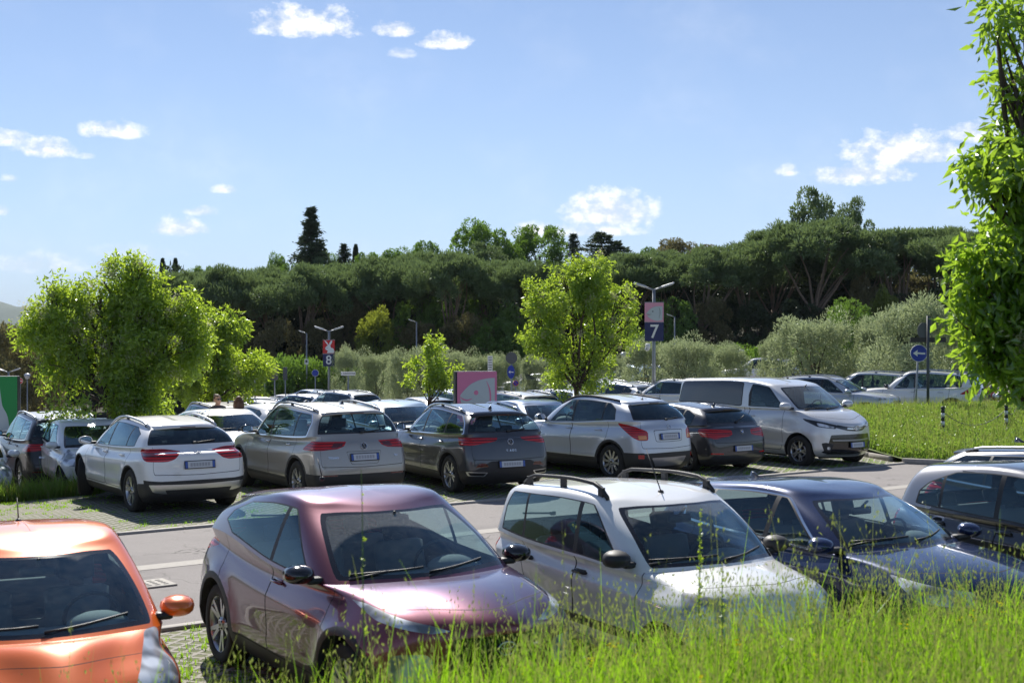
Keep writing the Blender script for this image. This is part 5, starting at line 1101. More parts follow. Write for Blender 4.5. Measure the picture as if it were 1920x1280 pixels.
def dense_tree(name, rx, rz, nq, L, Wd, lm, trunkh, seed, lumps=26, lump=.38, label=None, cat='tree', group=None, shape='round', upb=.3, bark=None, tr=.2, base=(0, 0, 0), sub=None):
    """crown out of many lumps spread over an envelope: oaks, pines, olives"""
    global rs; rs = np.random.RandomState(seed); root = empty(name, base, 0, label, cat, group); C = []; k = 0
    while len(C) < lumps:
        d = rdir(1)[0]
        if shape == 'umbrella':
            a = rs.uniform(0, 6.28); r = math.sqrt(rs.uniform(0, 1)) * .95; z = (1 - r**2.6) * .8 + rs.uniform(-.30, .12); c = (math.cos(a) * r * rx, math.sin(a) * r * rx, z * rz)
        elif shape == 'shrub':
            a = rs.uniform(0, 6.28); h = rs.uniform(0, 1); r = math.sqrt(rs.uniform(.1, 1)) * (1 - .35 * h**3) * (.78 + .22 * min(1, h * 3)); c = (math.cos(a) * r * rx, math.sin(a) * r * rx, h * rz * 2 - rz)
        else:
            r = rs.uniform(.45, 1)**.5; c = (d[0] * r * rx, d[1] * r * rx, d[2] * r * rz)
        C.append(c)
    C = np.array(C); per = nq // lumps; parts = []; lr = lump * rx * rs.uniform(.6, 1.25, lumps)
    idx = np.repeat(np.arange(lumps), per); n = len(idx); d = rdir(n); d[:, 2] = d[:, 2] * .8 + .1; d = unit(d); r = rs.uniform(.72, 1.06, (n, 1)); sq = np.array([1, 1, .72 if shape != 'shrub' else 1.1])
    pos = C[idx] + d * r * lr[idx][:, None] * sq + np.array([0, 0, trunkh + (0 if shape == 'umbrella' else rz)])
    D = unit(d * .8 + rdir(n) * .7 + np.array([0, 0, upb])); V, Fc = leaf_arrays(pos, D, L * rs.uniform(.6, 1.3, n), Wd * rs.uniform(.7, 1.3, n)); parts.append((V, Fc, lm))
    if shape == 'shrub':
        m_ = n // 30; a = rs.uniform(0, 6.28, m_); rr = np.sqrt(rs.uniform(0, 1, m_)) * rx * .8; b0 = np.stack([np.cos(a) * rr, np.sin(a) * rr, trunkh + rz * (1.55 + rs.uniform(-.1, .25, m_))], 1); t = rs.uniform(0, 1, (m_, 9)); hgt = rs.uniform(.2, .75, m_)
        pos = (b0[:, None, :] + t[:, :, None] * hgt[:, None, None] * np.array([0, 0, 1.0]) * rz * .45 + rs.normal(size=(m_, 9, 3)) * .03).reshape(-1, 3); D = unit(rdir(len(pos)) * .7 + np.array([0, 0, .7])); V, Fc = leaf_arrays(pos, D, L, Wd); parts.append((V, Fc, lm))
    join_leaves('crown', parts, root); mb = MB(); bk = bark or m_bark
    if shape == 'umbrella':
        fk = trunkh * .55; lean = Vector((rs.uniform(-.5, .5), rs.uniform(-.3, .3), fk)); limb(mb, (0, 0, -.3), lean, tr, tr * .8, bk, .03, 6, seed)
        for i in range(9):
            c = C[rs.randint(lumps)]; e = Vector(c) * .8 + Vector((0, 0, trunkh - .1)); e.z = max(e.z, trunkh * .85); f0 = Vector((0, 0, -.3)).lerp(lean, rs.uniform(.75, 1)); limb(mb, f0, e, tr * .45, tr * .12, bk, .10, 6, seed + i)
    else:
        limb(mb, (0, 0, -.2), (0, 0, trunkh + rz), tr, tr * .5, bk, .04, 6, seed)
        for i in range(7): c = C[rs.randint(lumps)]; limb(mb, (0, 0, trunkh + rz * .2), Vector(c) * .85 + Vector((0, 0, trunkh + rz)), tr * .4, tr * .1, bk, .1, 5, seed + i)
    mb.build('trunk', root); return root
def conifer(name, h, rbase, tiers, nq, L, Wd, lm, seed, label=None, group=None, flat=False, ragged=.3, base=(0, 0, 0), low=.08):
    global rs; rs = np.random.RandomState(seed); root = empty(name, base, 0, label, 'tree', group); mb = MB(); mb.tube([(0, 0, -.3), (0, 0, h * .5), (0, 0, h)], [h * .018 + .1, h * .012 + .05, .02], m_bark, 7); P = []; D = []
    for t in range(tiers):
        z = h * (low + (1 - low) * t / tiers); rr = rbase * (1 - (t / tiers)**1.15) * rs.uniform(1 - ragged, 1.1); nb_ = 5 if not flat else 4
        for b in range(nb_):
            a = rs.uniform(0, 6.28); L_ = rr * rs.uniform(.7, 1.1); dv = np.array([math.cos(a), math.sin(a), -.12 if not flat else .05]); q = max(4, int(nq / tiers / nb_)); u = rs.uniform(.12, 1, (q, 1)); wid = (1 - u) * L_ * .30 + .12
            pos = np.array([0, 0, z]) + dv * u * L_ + rs.normal(size=(q, 3)) * wid * np.array([1, 1, .35 if not flat else .12]); P.append(pos); D.append(unit(dv + rdir(q) * .7 + np.array([0, 0, -.1]))); mb.tube([(0, 0, z), tuple(np.array([0, 0, z]) + dv * L_ * .9)], [.05 + h * .003, .02], m_bark, 5)
    P, D = np.concatenate(P), np.concatenate(D); V, Fc = leaf_arrays(P, D, L * rs.uniform(.6, 1.3, len(P)), Wd); join_leaves('crown', [(V, Fc, lm)], root); mb.build('trunk', root); return root
def blades(name, P, H, Wd, lean, m, parent=None, tagk=True, seg=3):
    """grass: every blade a bent strip of quads"""
    n = len(P); H = np.asarray(H).reshape(-1, 1); a = rs.uniform(0, 6.28, n); S_ = np.stack([np.cos(a), np.sin(a), np.zeros(n)], 1); b = rs.uniform(0, 6.28, n); Ln = np.stack([np.cos(b), np.sin(b), np.zeros(n)], 1) * (lean * rs.uniform(.2, 1.2, (n, 1))); rows = []
    for k in range(seg + 1):
        t = k / seg; c = P + np.array([0, 0, 1.0]) * H * (t - .18 * t * t * (lean > .3)) + Ln * H * t * t; w = Wd * (1 - t**1.5) / 2 + .0004; rows += [c - S_ * w, c + S_ * w]
    V = np.stack(rows, 1).reshape(-1, 3); o = (np.arange(n) * (2 * (seg + 1)))[:, None]; F_ = np.concatenate([o + np.array([2 * k, 2 * k + 1, 2 * k + 3, 2 * k + 2]) for k in range(seg)], 0)
    return V, F_
# ================================================================ CARS IN PLACE
G1, G2, G3 = 'cars of the middle row seen from behind', 'cars of the near row facing the camera', 'cars parked farther back'
c = {}
def put(key, x, y, hd, label, group, z=None, name='parked_car', cat='car'):
    o, S = car_model(key, label, group, name, cat); pose(o, x, y, hd, z); c[key] = o; return o
put('gla', -6.28, 23.10, -34.6, 'pearl white crossover with turned front wheel, chrome rear trim and red lamps', G1)
put('tig', -3.70, 24.42, -32.5, 'warm silver SUV with alloy roof rails between the white crossover and the graphite one', G1)
put('troc', -1.00, 25.64, -28.5, 'graphite grey small SUV with black roof, in front of the pink fish board', G1)
put('mok', 1.84, 27.90, -38.5, 'rounded light silver crossover with black roof strips and long rear mast antenna', G1)
put('bmw', 3.62, 29.60, -34.9, 'low dark grey hatchback tucked between the silver crossover and the silver van', G1)
put('van', 6.14, 31.0, 145.2, 'large silver people carrier van with black side glass facing right', G1, None, 'parked_van', 'van')
put('juke', -1.14, 10.86, 148.3, 'metallic purple and pink crossover with black mirrors behind the tall grass', G2)
put('pan', 1.26, 11.70, 150.2, 'small upright white hatchback with black roof bars and black mirrors', G2)
put('nav', 3.15, 12.75, 150.0, 'glossy navy blue hatchback with chrome window line next to the small white hatchback', G2)
put('sma', 5.60, 13.55, 151.0, 'two tone city car with silver rear pillar hoop and dark doors', G2)
put('ora', -3.42, 9.40, 154.0, 'orange city car with orange mirror cut off by the left edge of the picture', G2)
put('est', 7.0, 15.4, 151.0, 'dark grey estate with alloy roof rails at the right edge', G2)
def recolour(root, old, new, roof=None):
    for o in [root] + [q for q in root.children_recursive]:
        if o.type != 'MESH': continue
        for s in o.material_slots:
            if s.material == old: s.link = 'OBJECT'; s.material = new
            elif roof and s.material == P_ROOF: s.link = 'OBJECT'; s.material = new
P_BLUE = paint('steel_blue_paint', (.05, .10, .20), .4, .34, .04); P_MGREY = paint('mid_grey_paint', (.12, .13, .14), .5, .34, .04); P_BLACK = paint('black_paint', (.010, .010, .013), .2, .35, .02); P_BLACK.node_tree.nodes['Principled BSDF'].inputs['Coat Weight'].default_value = .55
P_REDP = paint('red_paint', (.45, .015, .015), 0, .35); P_SKYB = paint('pale_blue_paint', (.22, .32, .42), .3, .34)
PM = {k: MODELS[k][1] for k in MODELS}
def clean_copy(key, px, d, hd, newp, label, roof_py=None, sc=1.0, dz=0.0, group=G3):
    x = at(px, d); z = zg(x, d)
    if roof_py is not None:                       # slide along the line of sight until the roof meets its height in the picture
        H = MODELS[key][0]['H'] * sc; best = None
        for k in range(400):
            dd = 16 + k * .3; xx = at(px, dd); e = abs(HORIZON + (CAM_H - H - zg(xx, dd)) * F_PX / dd - roof_py)
            if best is None or e < best[0]: best = (e, dd)
        d = best[1]; x = at(px, d); z = zg(x, d); print('bg', key, px, 'd %.1f err %.1f' % (d, best[0]))
    o = copy_tree(c[key]); o['label'] = label; o['group'] = group; o.location = (x, d, z + dz); o.rotation_euler = (0, 0, R(90 - hd)); o.scale = (1, 1, sc)
    recolour(o, PM[key], newp, True)
    return o
_gl = bpy.data.objects  # background cars, nearest first
clean_copy('troc', -150, 22.4, -34, P_BLACK, 'black car cut off by the left edge beside the white crossover', group=G1)
clean_copy('ora', 168, 26.9, 152, P_WHITE, 'small white hatchback under the low branch, behind the grass strip', sc=.94)
clean_copy('ora', -70, 26.5, 152, silver_w, 'white car at the left edge with its bonnet showing')
clean_copy('tig', 92, 29.5, -31, P_BLACK, 'large black SUV with red lamp behind the small white hatchback at the left')
clean_copy('nav', -60, 32.0, -38, P_NAVY, 'dark blue car at the left edge beside the black SUV')
clean_copy('est', 38, 42.0, -50, P_MGREY, 'grey car in front of the green board at the far left')
clean_copy('pan', 70, 60.0, -50, P_WHITE, 'white car behind the black SUV at the far left')
clean_copy('est', 60, 72.0, -70, P_LSIL, 'silver car parked by the no entry sign at the far left')
clean_copy('bmw', 428, 28.0, 150, P_WHITE, 'low white car in front of the two women', sc=.92)
clean_copy('nav', 752, 29.0, 152, P_SKYB, 'pale blue grey car nose to nose with the graphite small SUV')
clean_copy('nav', 1012, 31.0, 152, P_BLUE, 'steel blue car behind the gap of graphite and rounded crossovers')
clean_copy('tig', 398, 41.0, -34, P_BLACK, 'black SUV with silver rails behind the two women')
clean_copy('bmw', 490, 38.0, -36, P_WHITE, 'white hatchback just right of the black SUV')
clean_copy('bmw', 725, 43.0, -24, P_MGREY, 'dark grey hatchback behind the warm silver SUV')
clean_copy('nav', 787, 46.0, -34, P_MGREY, 'mid grey hatchback left of the pink fish board')
clean_copy('tig', 838, 49.0, -34, P_LSIL, 'light silver SUV half hidden by the pink fish board')
clean_copy('tig', 962, 44.0, -30, P_SIL, 'beige silver SUV seen from behind, right of the pink fish board')
clean_copy('est', 1035, 48.0, -42, P_WHITE, 'white estate car right of the beige silver SUV')
clean_copy('tig', 1105, 52.0, -40, P_WHITE, 'white SUV under the middle green tree')
clean_copy('gla', 1160, 50.0, -40, P_LSIL, 'silver crossover behind the roof of the rounded light silver crossover')
clean_copy('est', 1262, 47.0, -42, P_WHITE, 'white car at the foot of the banner lamp post with the seven')
FAR = [('bmw', 527, 70, -60, P_WHITE, 'white car far back, left of the pine trunk'), ('nav', 575, 74, -60, P_BLUE, 'blue car far back, right of the pine trunk'), ('est', 560, 58, -50, P_LSIL, 'silver car far back in front of the blue one'),
       ('gla', 601, 62, -50, P_SKYB, 'pale blue car far back beside the first olive bush'), ('bmw', 537, 62, -55, P_MGREY, 'grey car far back next to the silver one'), ('pan', 487, 66, 60, P_REDP, 'small red car far back at the edge of the left tree'),
       ('nav', 512, 64, 100, P_MGREY, 'mid grey car far back right of the small red one'), ('tig', 1186, 66, -30, P_SKYB, 'pale blue SUV far back in the gap between the middle tree and olives'), ('bmw', 985, 74, -60, P_WHITE, 'white car far back below the small canopy'), ('nav', 1003, 80, -70, P_LSIL, 'silver car far back right of the small canopy'), ('tig', 1425, 72, -60, P_WHITE, 'white car far back above the van roof'),
       ('est', 632, 54, -45, P_WHITE, 'white car far back at the foot of the banner lamp post with the eight'), ('gla', 470, 60, -60, P_WHITE, 'white car far back under the left tree')]
for key, px, d, hd, pm, lb in FAR: clean_copy(key, px, d, hd, pm, lb)
clean_copy('tig', 1622, 46.5, -62, silver_w, 'white family car with tall red lamp left of the blue arrow sign', sc=.97)
clean_copy('tig', 1722, 45.0, -58, P_WHITE, 'tall white family car behind the blue arrow sign', sc=1.02)
clean_copy('est', 1560, 44.0, 120, P_LSIL, 'silver car nose behind the silver van')
# the first long grey estate keeps its own place; done
# ================================================================ TREES IN PLACE
GA = 'flowering ash trees between the cars'
def gz(px, d): return zg(at(px, d), d)
d = 28.5; z = gz(215, d)
broadleaf('ash_tree', px_blobs([(235, 530, 48, 36), (195, 575, 45, 40), (120, 560, 40, 26), (85, 590, 36, 26), (95, 540, 20, 16), (140, 630, 62, 50), (215, 640, 70, 55), (290, 600, 55, 45), (340, 590, 38, 36), (325, 660, 62, 55), (265, 700, 70, 50), (190, 715, 60, 38), (120, 685, 38, 20), (170, 772, 48, 16, -.6), (235, 765, 62, 24), (60, 630, 30, 22), (165, 590, 42, 34), (180, 555, 28, 22), (275, 570, 40, 34), (300, 630, 48, 40), (262, 505, 26, 18), (360, 640, 34, 34), (110, 715, 26, 12)], d, 215, z), 1.7, 3300, 16, .125, .047, L_ASH,
          'large flowering ash tree at the left with a low branch over the small white hatchback', 'tree', GA, flowers=130, droop=.25, spread=.26, base=(at(215, d), d, z), tr=.13)
d = 46; z = gz(410, d)
broadleaf('ash_tree', px_blobs([(400, 640, 52, 46), (450, 690, 46, 40), (370, 690, 55), (415, 610, 30, 22), (385, 735, 55, 24), (460, 725, 36, 26), (350, 640, 45), (480, 700, 20, 22)], d, 400, z), 1.8, 1700, 15, .18, .065, L_ASH,
          'rounder bright green ash tree overlapping the large one, in front of the pines', 'tree', GA, flowers=14, droop=.25, spread=.26, base=(at(400, d), d, z), tr=.11)
d = 43; z = gz(1080, d)
broadleaf('ash_tree', px_blobs([(1080, 575, 50, 42), (1035, 595, 36, 36), (1140, 600, 36, 42), (1085, 512, 22, 26), (1122, 500, 22, 20), (1058, 512, 20, 24), (1010, 555, 28, 24), (1070, 655, 52, 42), (1122, 660, 38, 40), (1165, 560, 24, 26), (1160, 640, 24, 16), (1085, 715, 48, 34), (1030, 640, 36, 40), (1185, 600, 12, 24), (1000, 590, 18, 16), (1100, 545, 50)], d, 1085, z), 2.0, 1700, 15, .145, .056, L_ASH,
          'upright young ash tree with white blossom standing alone in the middle', 'tree', GA, flowers=44, droop=.22, spread=.26, base=(at(1085, d), d, z), tr=.11)
d = 42; z = gz(805, d)
broadleaf('sapling', px_blobs([(812, 645, 17, 12), (800, 690, 26, 18), (830, 700, 24, 16), (785, 712, 20, 12), (812, 665, 18, 14), (805, 720, 30, 14), (840, 715, 12, 9)], d, 806, z), 1.6, 340, 12, .16, .06, L_ASH, 'small bright sapling left of the pink fish board', 'tree', None, droop=.4, spread=.2, base=(at(806, d), d, z), tr=.05)
d = 9.6
broadleaf('ash_tree', px_blobs([(1985, 50, 70, 60), (1990, 200, 62, 62), (1905, 20, 40, 20), (1868, 70, 24, 14), (1900, 150, 26, 20), (1915, 330, 75, 55), (1855, 325, 45, 28), (2000, 460, 110, 90), (1890, 500, 68, 55), (1845, 560, 48, 36), (1900, 610, 70, 45), (1855, 480, 36, 24), (1940, 660, 60, 40), (2020, 640, 130, 100), (2070, 330, 130, 140), (1915, 265, 34, 24), (1880, 680, 36, 22), (1830, 655, 30, 18), (1815, 600, 24, 14), (1820, 520, 26, 16)], d, 2120, 0.9), 1.0, 2000, 13, .105, .042, L_NEAR,
          'leafy ash tree close by at the right edge of the picture', 'tree', GA, flowers=16, gaps=.35, droop=.6, spread=.20, base=(at(2120, d), d, .9), tr=.09)
# stone pines
PV = [dense_tree('stone_pine', 4.5, 3.1, 26000, .36, .085, L_PINE, 8.1, s, 80, .19, 'x', 'tree', 'stone pines in the belt behind the car park', 'umbrella', .55, m_barkp, .24) for s in (21, 22, 23, 24)]
PINES = [(352, 516, 150, 112), (430, 508, 150, 108), (505, 510, 150, 114), (575, 505, 150, 106), (645, 500, 150, 112), (725, 490, 160, 108), (800, 480, 150, 114), (850, 482, 140, 104), (915, 496, 150, 110), (985, 494, 130, 106), (1050, 505, 130, 112), (1120, 492, 130, 112), (1185, 482, 150, 108), (1250, 476, 150, 113), (1320, 472, 150, 106), (1395, 462, 160, 110), (1455, 440, 150, 114), (1535, 418, 210, 106), (1610, 450, 150, 112), (1680, 440, 180, 106), (1760, 434, 190, 111), (1835, 436, 170, 105), (1910, 440, 180, 110)]
PDESC = ['at the left end of the belt', 'second from the left end of the belt', 'left of the tall conifer', 'below the tall conifer', 'just right of the tall conifer', 'above the yellow green bush', 'left of centre in the belt', 'with a tall bare trunk left of centre', 'behind the pink fish board', 'left of the middle ash tree', 'directly behind the middle ash tree', 'behind the middle ash tree top', 'left of the lamp with the seven', 'right of the lamp with the seven', 'with a dark flat crown above the van', 'with a forked trunk above the van', 'left of the highest pine crown', 'with the highest and widest crown of the belt', 'right of the highest pine crown', 'above the large right olive', 'behind the blue arrow sign', 'just left of the near right tree', 'behind the near right tree']
used = [False] * 4
for i, (px, ty, w, d) in enumerate(PINES):
    v = i % 4; o = PV[v] if not used[v] else copy_tree(PV[v]); used[v] = True; s = F_PX / d; wid = w / s / 7.4; x = at(px, d); z0 = hill_z(x, d); top = CAM_H - (ty - HORIZON) / s; hz_ = (top - z0) / 11.0
    o.location = (x, d, z0); o.scale = (wid, wid, hz_); o.rotation_euler = (0, 0, i * 1.3); o['label'] = 'dark umbrella shaped stone pine ' + PDESC[i]
# understorey trees and bushes behind and between the trunks
UV = [dense_tree('woodland_tree', 3.0, 3.0, 9000, .30, .13, m_, 1.0, s, 40, .30, 'x', 'tree', 'woodland trees under the pines', 'round', .2, None, .15) for s, m_ in ((31, L_DARK), (32, L_BROWN), (33, L_GREEN), (34, L_DARK), (35, L_YEL))]
UND = []
q = random.Random(5)
for i in range(34): UND.append((300 + i * 50, q.uniform(500, 545) - (18 if i > 18 else 0), 170, q.uniform(117, 124), q.choice([0, 3, 0, 3, 1])))
UND += [(705, 585, 70, 100, 4), (520, 600, 80, 103, 1), (600, 600, 80, 104, 1), (785, 605, 90, 101, 1), (870, 590, 100, 102, 1), (930, 600, 90, 101, 2), (960, 570, 80, 104, 2), (660, 560, 60, 106, 1), (1260, 560, 80, 102, 2), (1340, 560, 70, 103, 1), (1000, 640, 80, 100, 2), (1210, 620, 60, 98, 2), (1590, 562, 90, 84, 2), (1660, 545, 50, 100, 4), (1620, 520, 60, 104, 1), (820, 560, 80, 106, 2), (770, 560, 70, 106, 2), (450, 570, 70, 106, 1), (20, 610, 110, 92, 1), (75, 640, 90, 95, 1), (60, 610, 120, 108, 0), (110, 590, 150, 112, 3), (-30, 625, 120, 100, 0), (180, 560, 150, 112, 0), (250, 550, 150, 115, 3), (310, 560, 130, 114, 0), (900, 545, 70, 108, 2), (1420, 560, 90, 106, 0), (1500, 560, 100, 106, 0), (1720, 540, 120, 104, 0), (1800, 540, 120, 104, 3)]
names_ = {0: 'dark evergreen tree', 1: 'brownish bushy tree', 2: 'fresh green leafy tree', 3: 'very dark dense tree', 4: 'yellow green bush'}
used = [False] * 5
LBS = {}
def uniq(lb):
    LBS[lb] = LBS.get(lb, 0) + 1; k = LBS[lb]; return lb if k == 1 else lb + (', farther right' if k == 2 else ', farthest right')
def where(px):
    refs = [(0, 'at the far left edge'), (90, 'left of the large ash'), (200, 'behind the large ash'), (330, 'behind the left end of the pine belt'), (440, 'above the round bright ash'), (540, 'left of the banner with the eight'), (618, 'behind the banner with the eight'), (700, 'above the first olive bushes'), (800, 'above the sapling'), (890, 'above the pink fish board'), (960, 'above the small oval arrow sign'), (1080, 'behind the middle ash'), (1222, 'behind the banner with the seven'), (1320, 'above the left part of the van'), (1450, 'above the van cabin'), (1580, 'between the two big olives'), (1700, 'behind the large right olive'), (1850, 'behind the near right tree'), (1990, 'beyond the right edge')]
    return min(refs, key=lambda r: abs(r[0] - px))[1]
lbl = []
for i, (px, ty, w, d, v) in enumerate(UND):
    o = UV[v] if not used[v] else copy_tree(UV[v]); used[v] = True; s = F_PX / d; x = at(px, d); z0 = hill_z(x, d); top = CAM_H - (ty - HORIZON) / s; k = max(.35, (top - z0) / 7.0); o.location = (x, d, z0); o.scale = (w / s / 6.0, w / s / 6.0, k); o.rotation_euler = (0, 0, i * 2.1)
    row = 'in the back rank ' if i < 34 else ''; lbl.append((px, o, names_[v] + ' ' + row + where(px)))
for px, o, lb in sorted(lbl, key=lambda t: t[0]): o['label'] = uniq(lb)
# taller trees on the slope behind
BV = [dense_tree('tall_tree', 4.0, 4.0, 12000, .36, .17, m_, 3.5, s, 46, .30, 'x', 'tree', 'tall trees rising over the pine belt', 'round', .2, None, .3) for s, m_ in ((41, L_GREEN), (42, L_GREEN), (43, L_PINE), (44, L_BROWN))]
BACK = [(380, 497, 60, 150, 0, 'small pale green tree left above the pine belt'), (518, 478, 45, 145, 1, 'light green tree left of the tall conifer'), (545, 492, 50, 140, 0, 'low green tree at the foot of the tall conifer'), (590, 462, 80, 138, 2, 'dark round tree at the foot of the tall conifer'), (625, 480, 40, 140, 1, 'green tree right of the tall conifer'), (690, 472, 60, 145, 0, 'green tree beside the little cypress'), (745, 468, 80, 146, 1, 'broad green tree over the pine belt left of centre'), (800, 450, 60, 140, 0, 'roundish green tree left of the big bright ones'), (900, 416, 110, 138, 1, 'big bright green tree above the pink fish board'), (905, 460, 90, 132, 2, 'dark spreading tree in front of the big bright green one'), (1012, 420, 110, 140, 0, 'big bright green tree left of the flat topped cedar'), (955, 455, 70, 136, 1, 'green tree between the two big bright ones'), (1215, 462, 40, 140, 0, 'thin pale green tree right of the cedar'), (1270, 446, 90, 142, 3, 'brown green tree right of the cedar'), (1320, 458, 70, 144, 3, 'second brown green tree right of the cedar'), (1430, 440, 60, 135, 3, 'greyish tree left of the highest pine'),
        (1525, 362, 110, 125, 2, 'tallest dark pine at the right, left half'), (1600, 380, 80, 126, 2, 'dark pine joined to the tallest one on its right'), (1560, 415, 110, 122, 2, 'dark crown below the tallest dark pine')]
used = [False] * 4
for i, (px, ty, w, d, v, lb) in enumerate(BACK):
    o = BV[v] if not used[v] else copy_tree(BV[v]); used[v] = True; s = F_PX / d; x = at(px, d); z0 = hill_z(x, d) - .3; top = CAM_H - (ty - HORIZON) / s; o.location = (x, d, z0); o.scale = (w / s / 8.2, w / s / 8.2, (top - z0) / 11.7); o.rotation_euler = (0, 0, i * 1.9); o['label'] = lb
def con(fn_args, px, ty, d, kw):
    s = F_PX / d; x = at(px, d); z0 = hill_z(x, d); h = CAM_H - (ty - HORIZON) / s - z0; return conifer(*fn_args[:1], h, *fn_args[1:], base=(x, d, z0), **kw)
con(('conifer_tree', 2.9, 30, 9000, .38, .12, L_DARK, 51), 583, 386, 138, dict(label='tall dark conifer with ragged side branches standing clear above the pine belt', low=.35))
con(('conifer_tree', 1.5, 18, 3000, .32, .1, L_DARK, 52), 646, 455, 140, dict(label='small pointed conifer right of the tall one', low=.5))
con(('conifer_tree', 1.7, 16, 2200, .32, .09, L_DARK, 53), 1075, 436, 145, dict(label='thin spire conifer left of the flat topped cedar', low=.5, ragged=.5))
con(('cedar_tree', 4.0, 9, 4200, .36, .1, L_DARK, 54), 1128, 432, 140, dict(label='flat topped cedar with layered branches against the cloud', low=.62, flat=True, ragged=.5))
con(('cedar_tree', 3.2, 7, 3000, .36, .1, L_DARK, 55), 1155, 452, 139, dict(label='lower cedar with sweeping branches on the right of the flat topped one', low=.62, flat=True, ragged=.6))
for px, ty, lb in ((305, 487, 'slender dark cypress at the left, first of the pair'), (329, 487, 'slender dark cypress at the left, second of the pair'), (667, 461, 'single small cypress right of the small conifer')):
    d = 150; s = F_PX / d; x = at(px, d); z0 = hill_z(x, d); h = CAM_H - (ty - HORIZON) / s - z0; root = empty('cypress', (x, d, z0), 0, lb, 'tree', 'slender cypresses'); nq = 3500
    t = rs.uniform(0, 1, nq); r = .62 * np.sqrt(np.clip(1 - t, 0, 1)) * np.clip(t * 6, .3, 1); dd = rdir(nq); P = np.stack([dd[:, 0] * r, dd[:, 1] * r, t * h], 1); V, Fc = leaf_arrays(P, unit(dd + np.array([0, 0, 1.5])), .3, .12); join_leaves('crown', [(V, Fc, L_DARK)], root); mb = MB(); mb.tube([(0, 0, -.2), (0, 0, h * .9)], [.12, .03], m_bark, 6); mb.build('trunk', root)
# olives
OV = [dense_tree('olive_tree', 1.5, 1.35, 15000, .13, .036, L_OLIVE, .35, s, 42, .34, 'x', 'tree', 'grey green olive trees along the aisle', 'shrub', .45, None, .09) for s in (61, 62, 63)]
OL = [(652, 652, 66, 66, 'at the foot of the banner with the eight'), (705, 658, 80, 68, 'behind the white direction sign'), (765, 655, 90, 64, 'left of the bright sapling'), (842, 655, 100, 62, 'behind the bright sapling'), (905, 660, 80, 63, 'behind the pink fish board'), (950, 665, 60, 62, 'behind the small oval arrow sign'), (1005, 668, 70, 66, 'right of the small canopy'), (1045, 690, 60, 62, 'low, left of the middle ash trunk'), (1150, 668, 60, 64, 'low, right of the middle ash trunk'), (1215, 640, 110, 55, 'behind the lamp post with the seven'), (1290, 632, 120, 53, 'right of the lamp post with the seven'), (1362, 645, 90, 56, 'with the palest leaves above the van tail'), (1450, 630, 70, 54, 'narrow, left of the big rounded one'), (1528, 590, 165, 52, 'big and rounded behind the van cabin'), (1640, 600, 90, 52, 'half hidden between the two biggest'), (1712, 562, 190, 48, 'biggest of all, behind the blue arrow sign'), (1800, 600, 120, 50, 'behind the near right tree')]
used = [False] * 3
for i, (px, ty, w, d, lb) in enumerate(OL):
    v = i % 3; o = OV[v] if not used[v] else copy_tree(OV[v]); used[v] = True; s = F_PX / d; x = at(px, d); z0 = zg(x, d); top = CAM_H - (ty - HORIZON) / s; o.location = (x, d, z0); o.scale = (w / s / 3.1, w / s / 3.1, (top - z0) / 3.35); o.rotation_euler = (0, 0, i * 2.3); o['label'] = 'bushy grey green olive tree ' + lb
# hedge at the back left
HV = dense_tree('hedge_bush', 2.2, .9, 5000, .22, .1, L_GREEN, .1, 71, 26, .36, 'x', 'bush', 'clipped hedge bushes at the back', 'round', .3, None, .06)
for i, (px, ty, d) in enumerate(((470, 690, 92), (520, 682, 92), (560, 684, 91), (610, 686, 92), (655, 684, 92), (1380, 655, 92), (1440, 655, 92), (1480, 660, 92))):
    o = HV if i == 0 else copy_tree(HV); s = F_PX / d; x = at(px, d); z0 = zg(x, d); top = CAM_H - (ty - HORIZON) / s; o.location = (x, d, z0); o.scale = (1, 1, (top - z0) / 1.95); o['label'] = 'green hedge bush ' + ('in the back left corner, %s from the ash' % ['first', 'second', 'third', 'fourth', 'fifth'][i] if i < 5 else 'above the van roof, %s' % ['leftmost', 'middle', 'rightmost'][i - 5])
# ================================================================ LAMPS, SIGNS, PEOPLE, MOTORBIKES
m_pole = mat('galvanised_pole', (.30, .32, .34), .5, .6); m_poled = mat('dark_pole', (.07, .08, .085), .5, .3); m_lampg = mat('lamp_housing', (.55, .57, .6), .4, .3)
m_white = mat('sign_white', (.80, .80, .78), .45); m_pink = mat('sign_pink', (.72, .21, .37), .45); m_pinkl = mat('sign_light_pink', (.78, .34, .46), .45); m_nvy = mat('sign_navy', (.010, .016, .10), .4); m_sred = mat('sign_red', (.62, .02, .02), .4); m_sblue = mat('sign_blue', (.012, .04, .34), .4); m_sgreen = mat('sign_green', (.01, .28, .06), .4); m_gback = mat('sign_back_grey', (.10, .105, .11), .6); m_pale = mat('sign_pale_grey', (.52, .58, .60), .5)
def ztop(py, d): return CAM_H - (py - HORIZON) * d / F_PX
def curve(p, n=6):
    out = []
    for i in range(len(p) - 1):
        p0, p1, p2, p3 = p[max(i - 1, 0)], p[i], p[i + 1], p[min(i + 2, len(p) - 1)]
        for k in range(n):
            t = k / n; out.append(tuple(.5 * (2 * p1[j] + (p2[j] - p0[j]) * t + (2 * p0[j] - 5 * p1[j] + 4 * p2[j] - p3[j]) * t * t + (3 * p1[j] - p0[j] - 3 * p2[j] + p3[j]) * t**3) for j in (0, 1)))
    out.append(p[-1]); return out
def flat(mb, pts, w, h, x0, z0, m, y, th=.006):
    mb.poly([(x0 + a * w, y, z0 + b * h) for a, b in pts], m, th, (0, -1, 0))
FISH = curve([(.06, .42), (.16, .56), (.34, .72), (.58, .81), (.94, .82)]) + curve([(.94, .12), (.62, .08), (.36, .16), (.18, .28), (.12, .36)]) + [(.30, .38)]
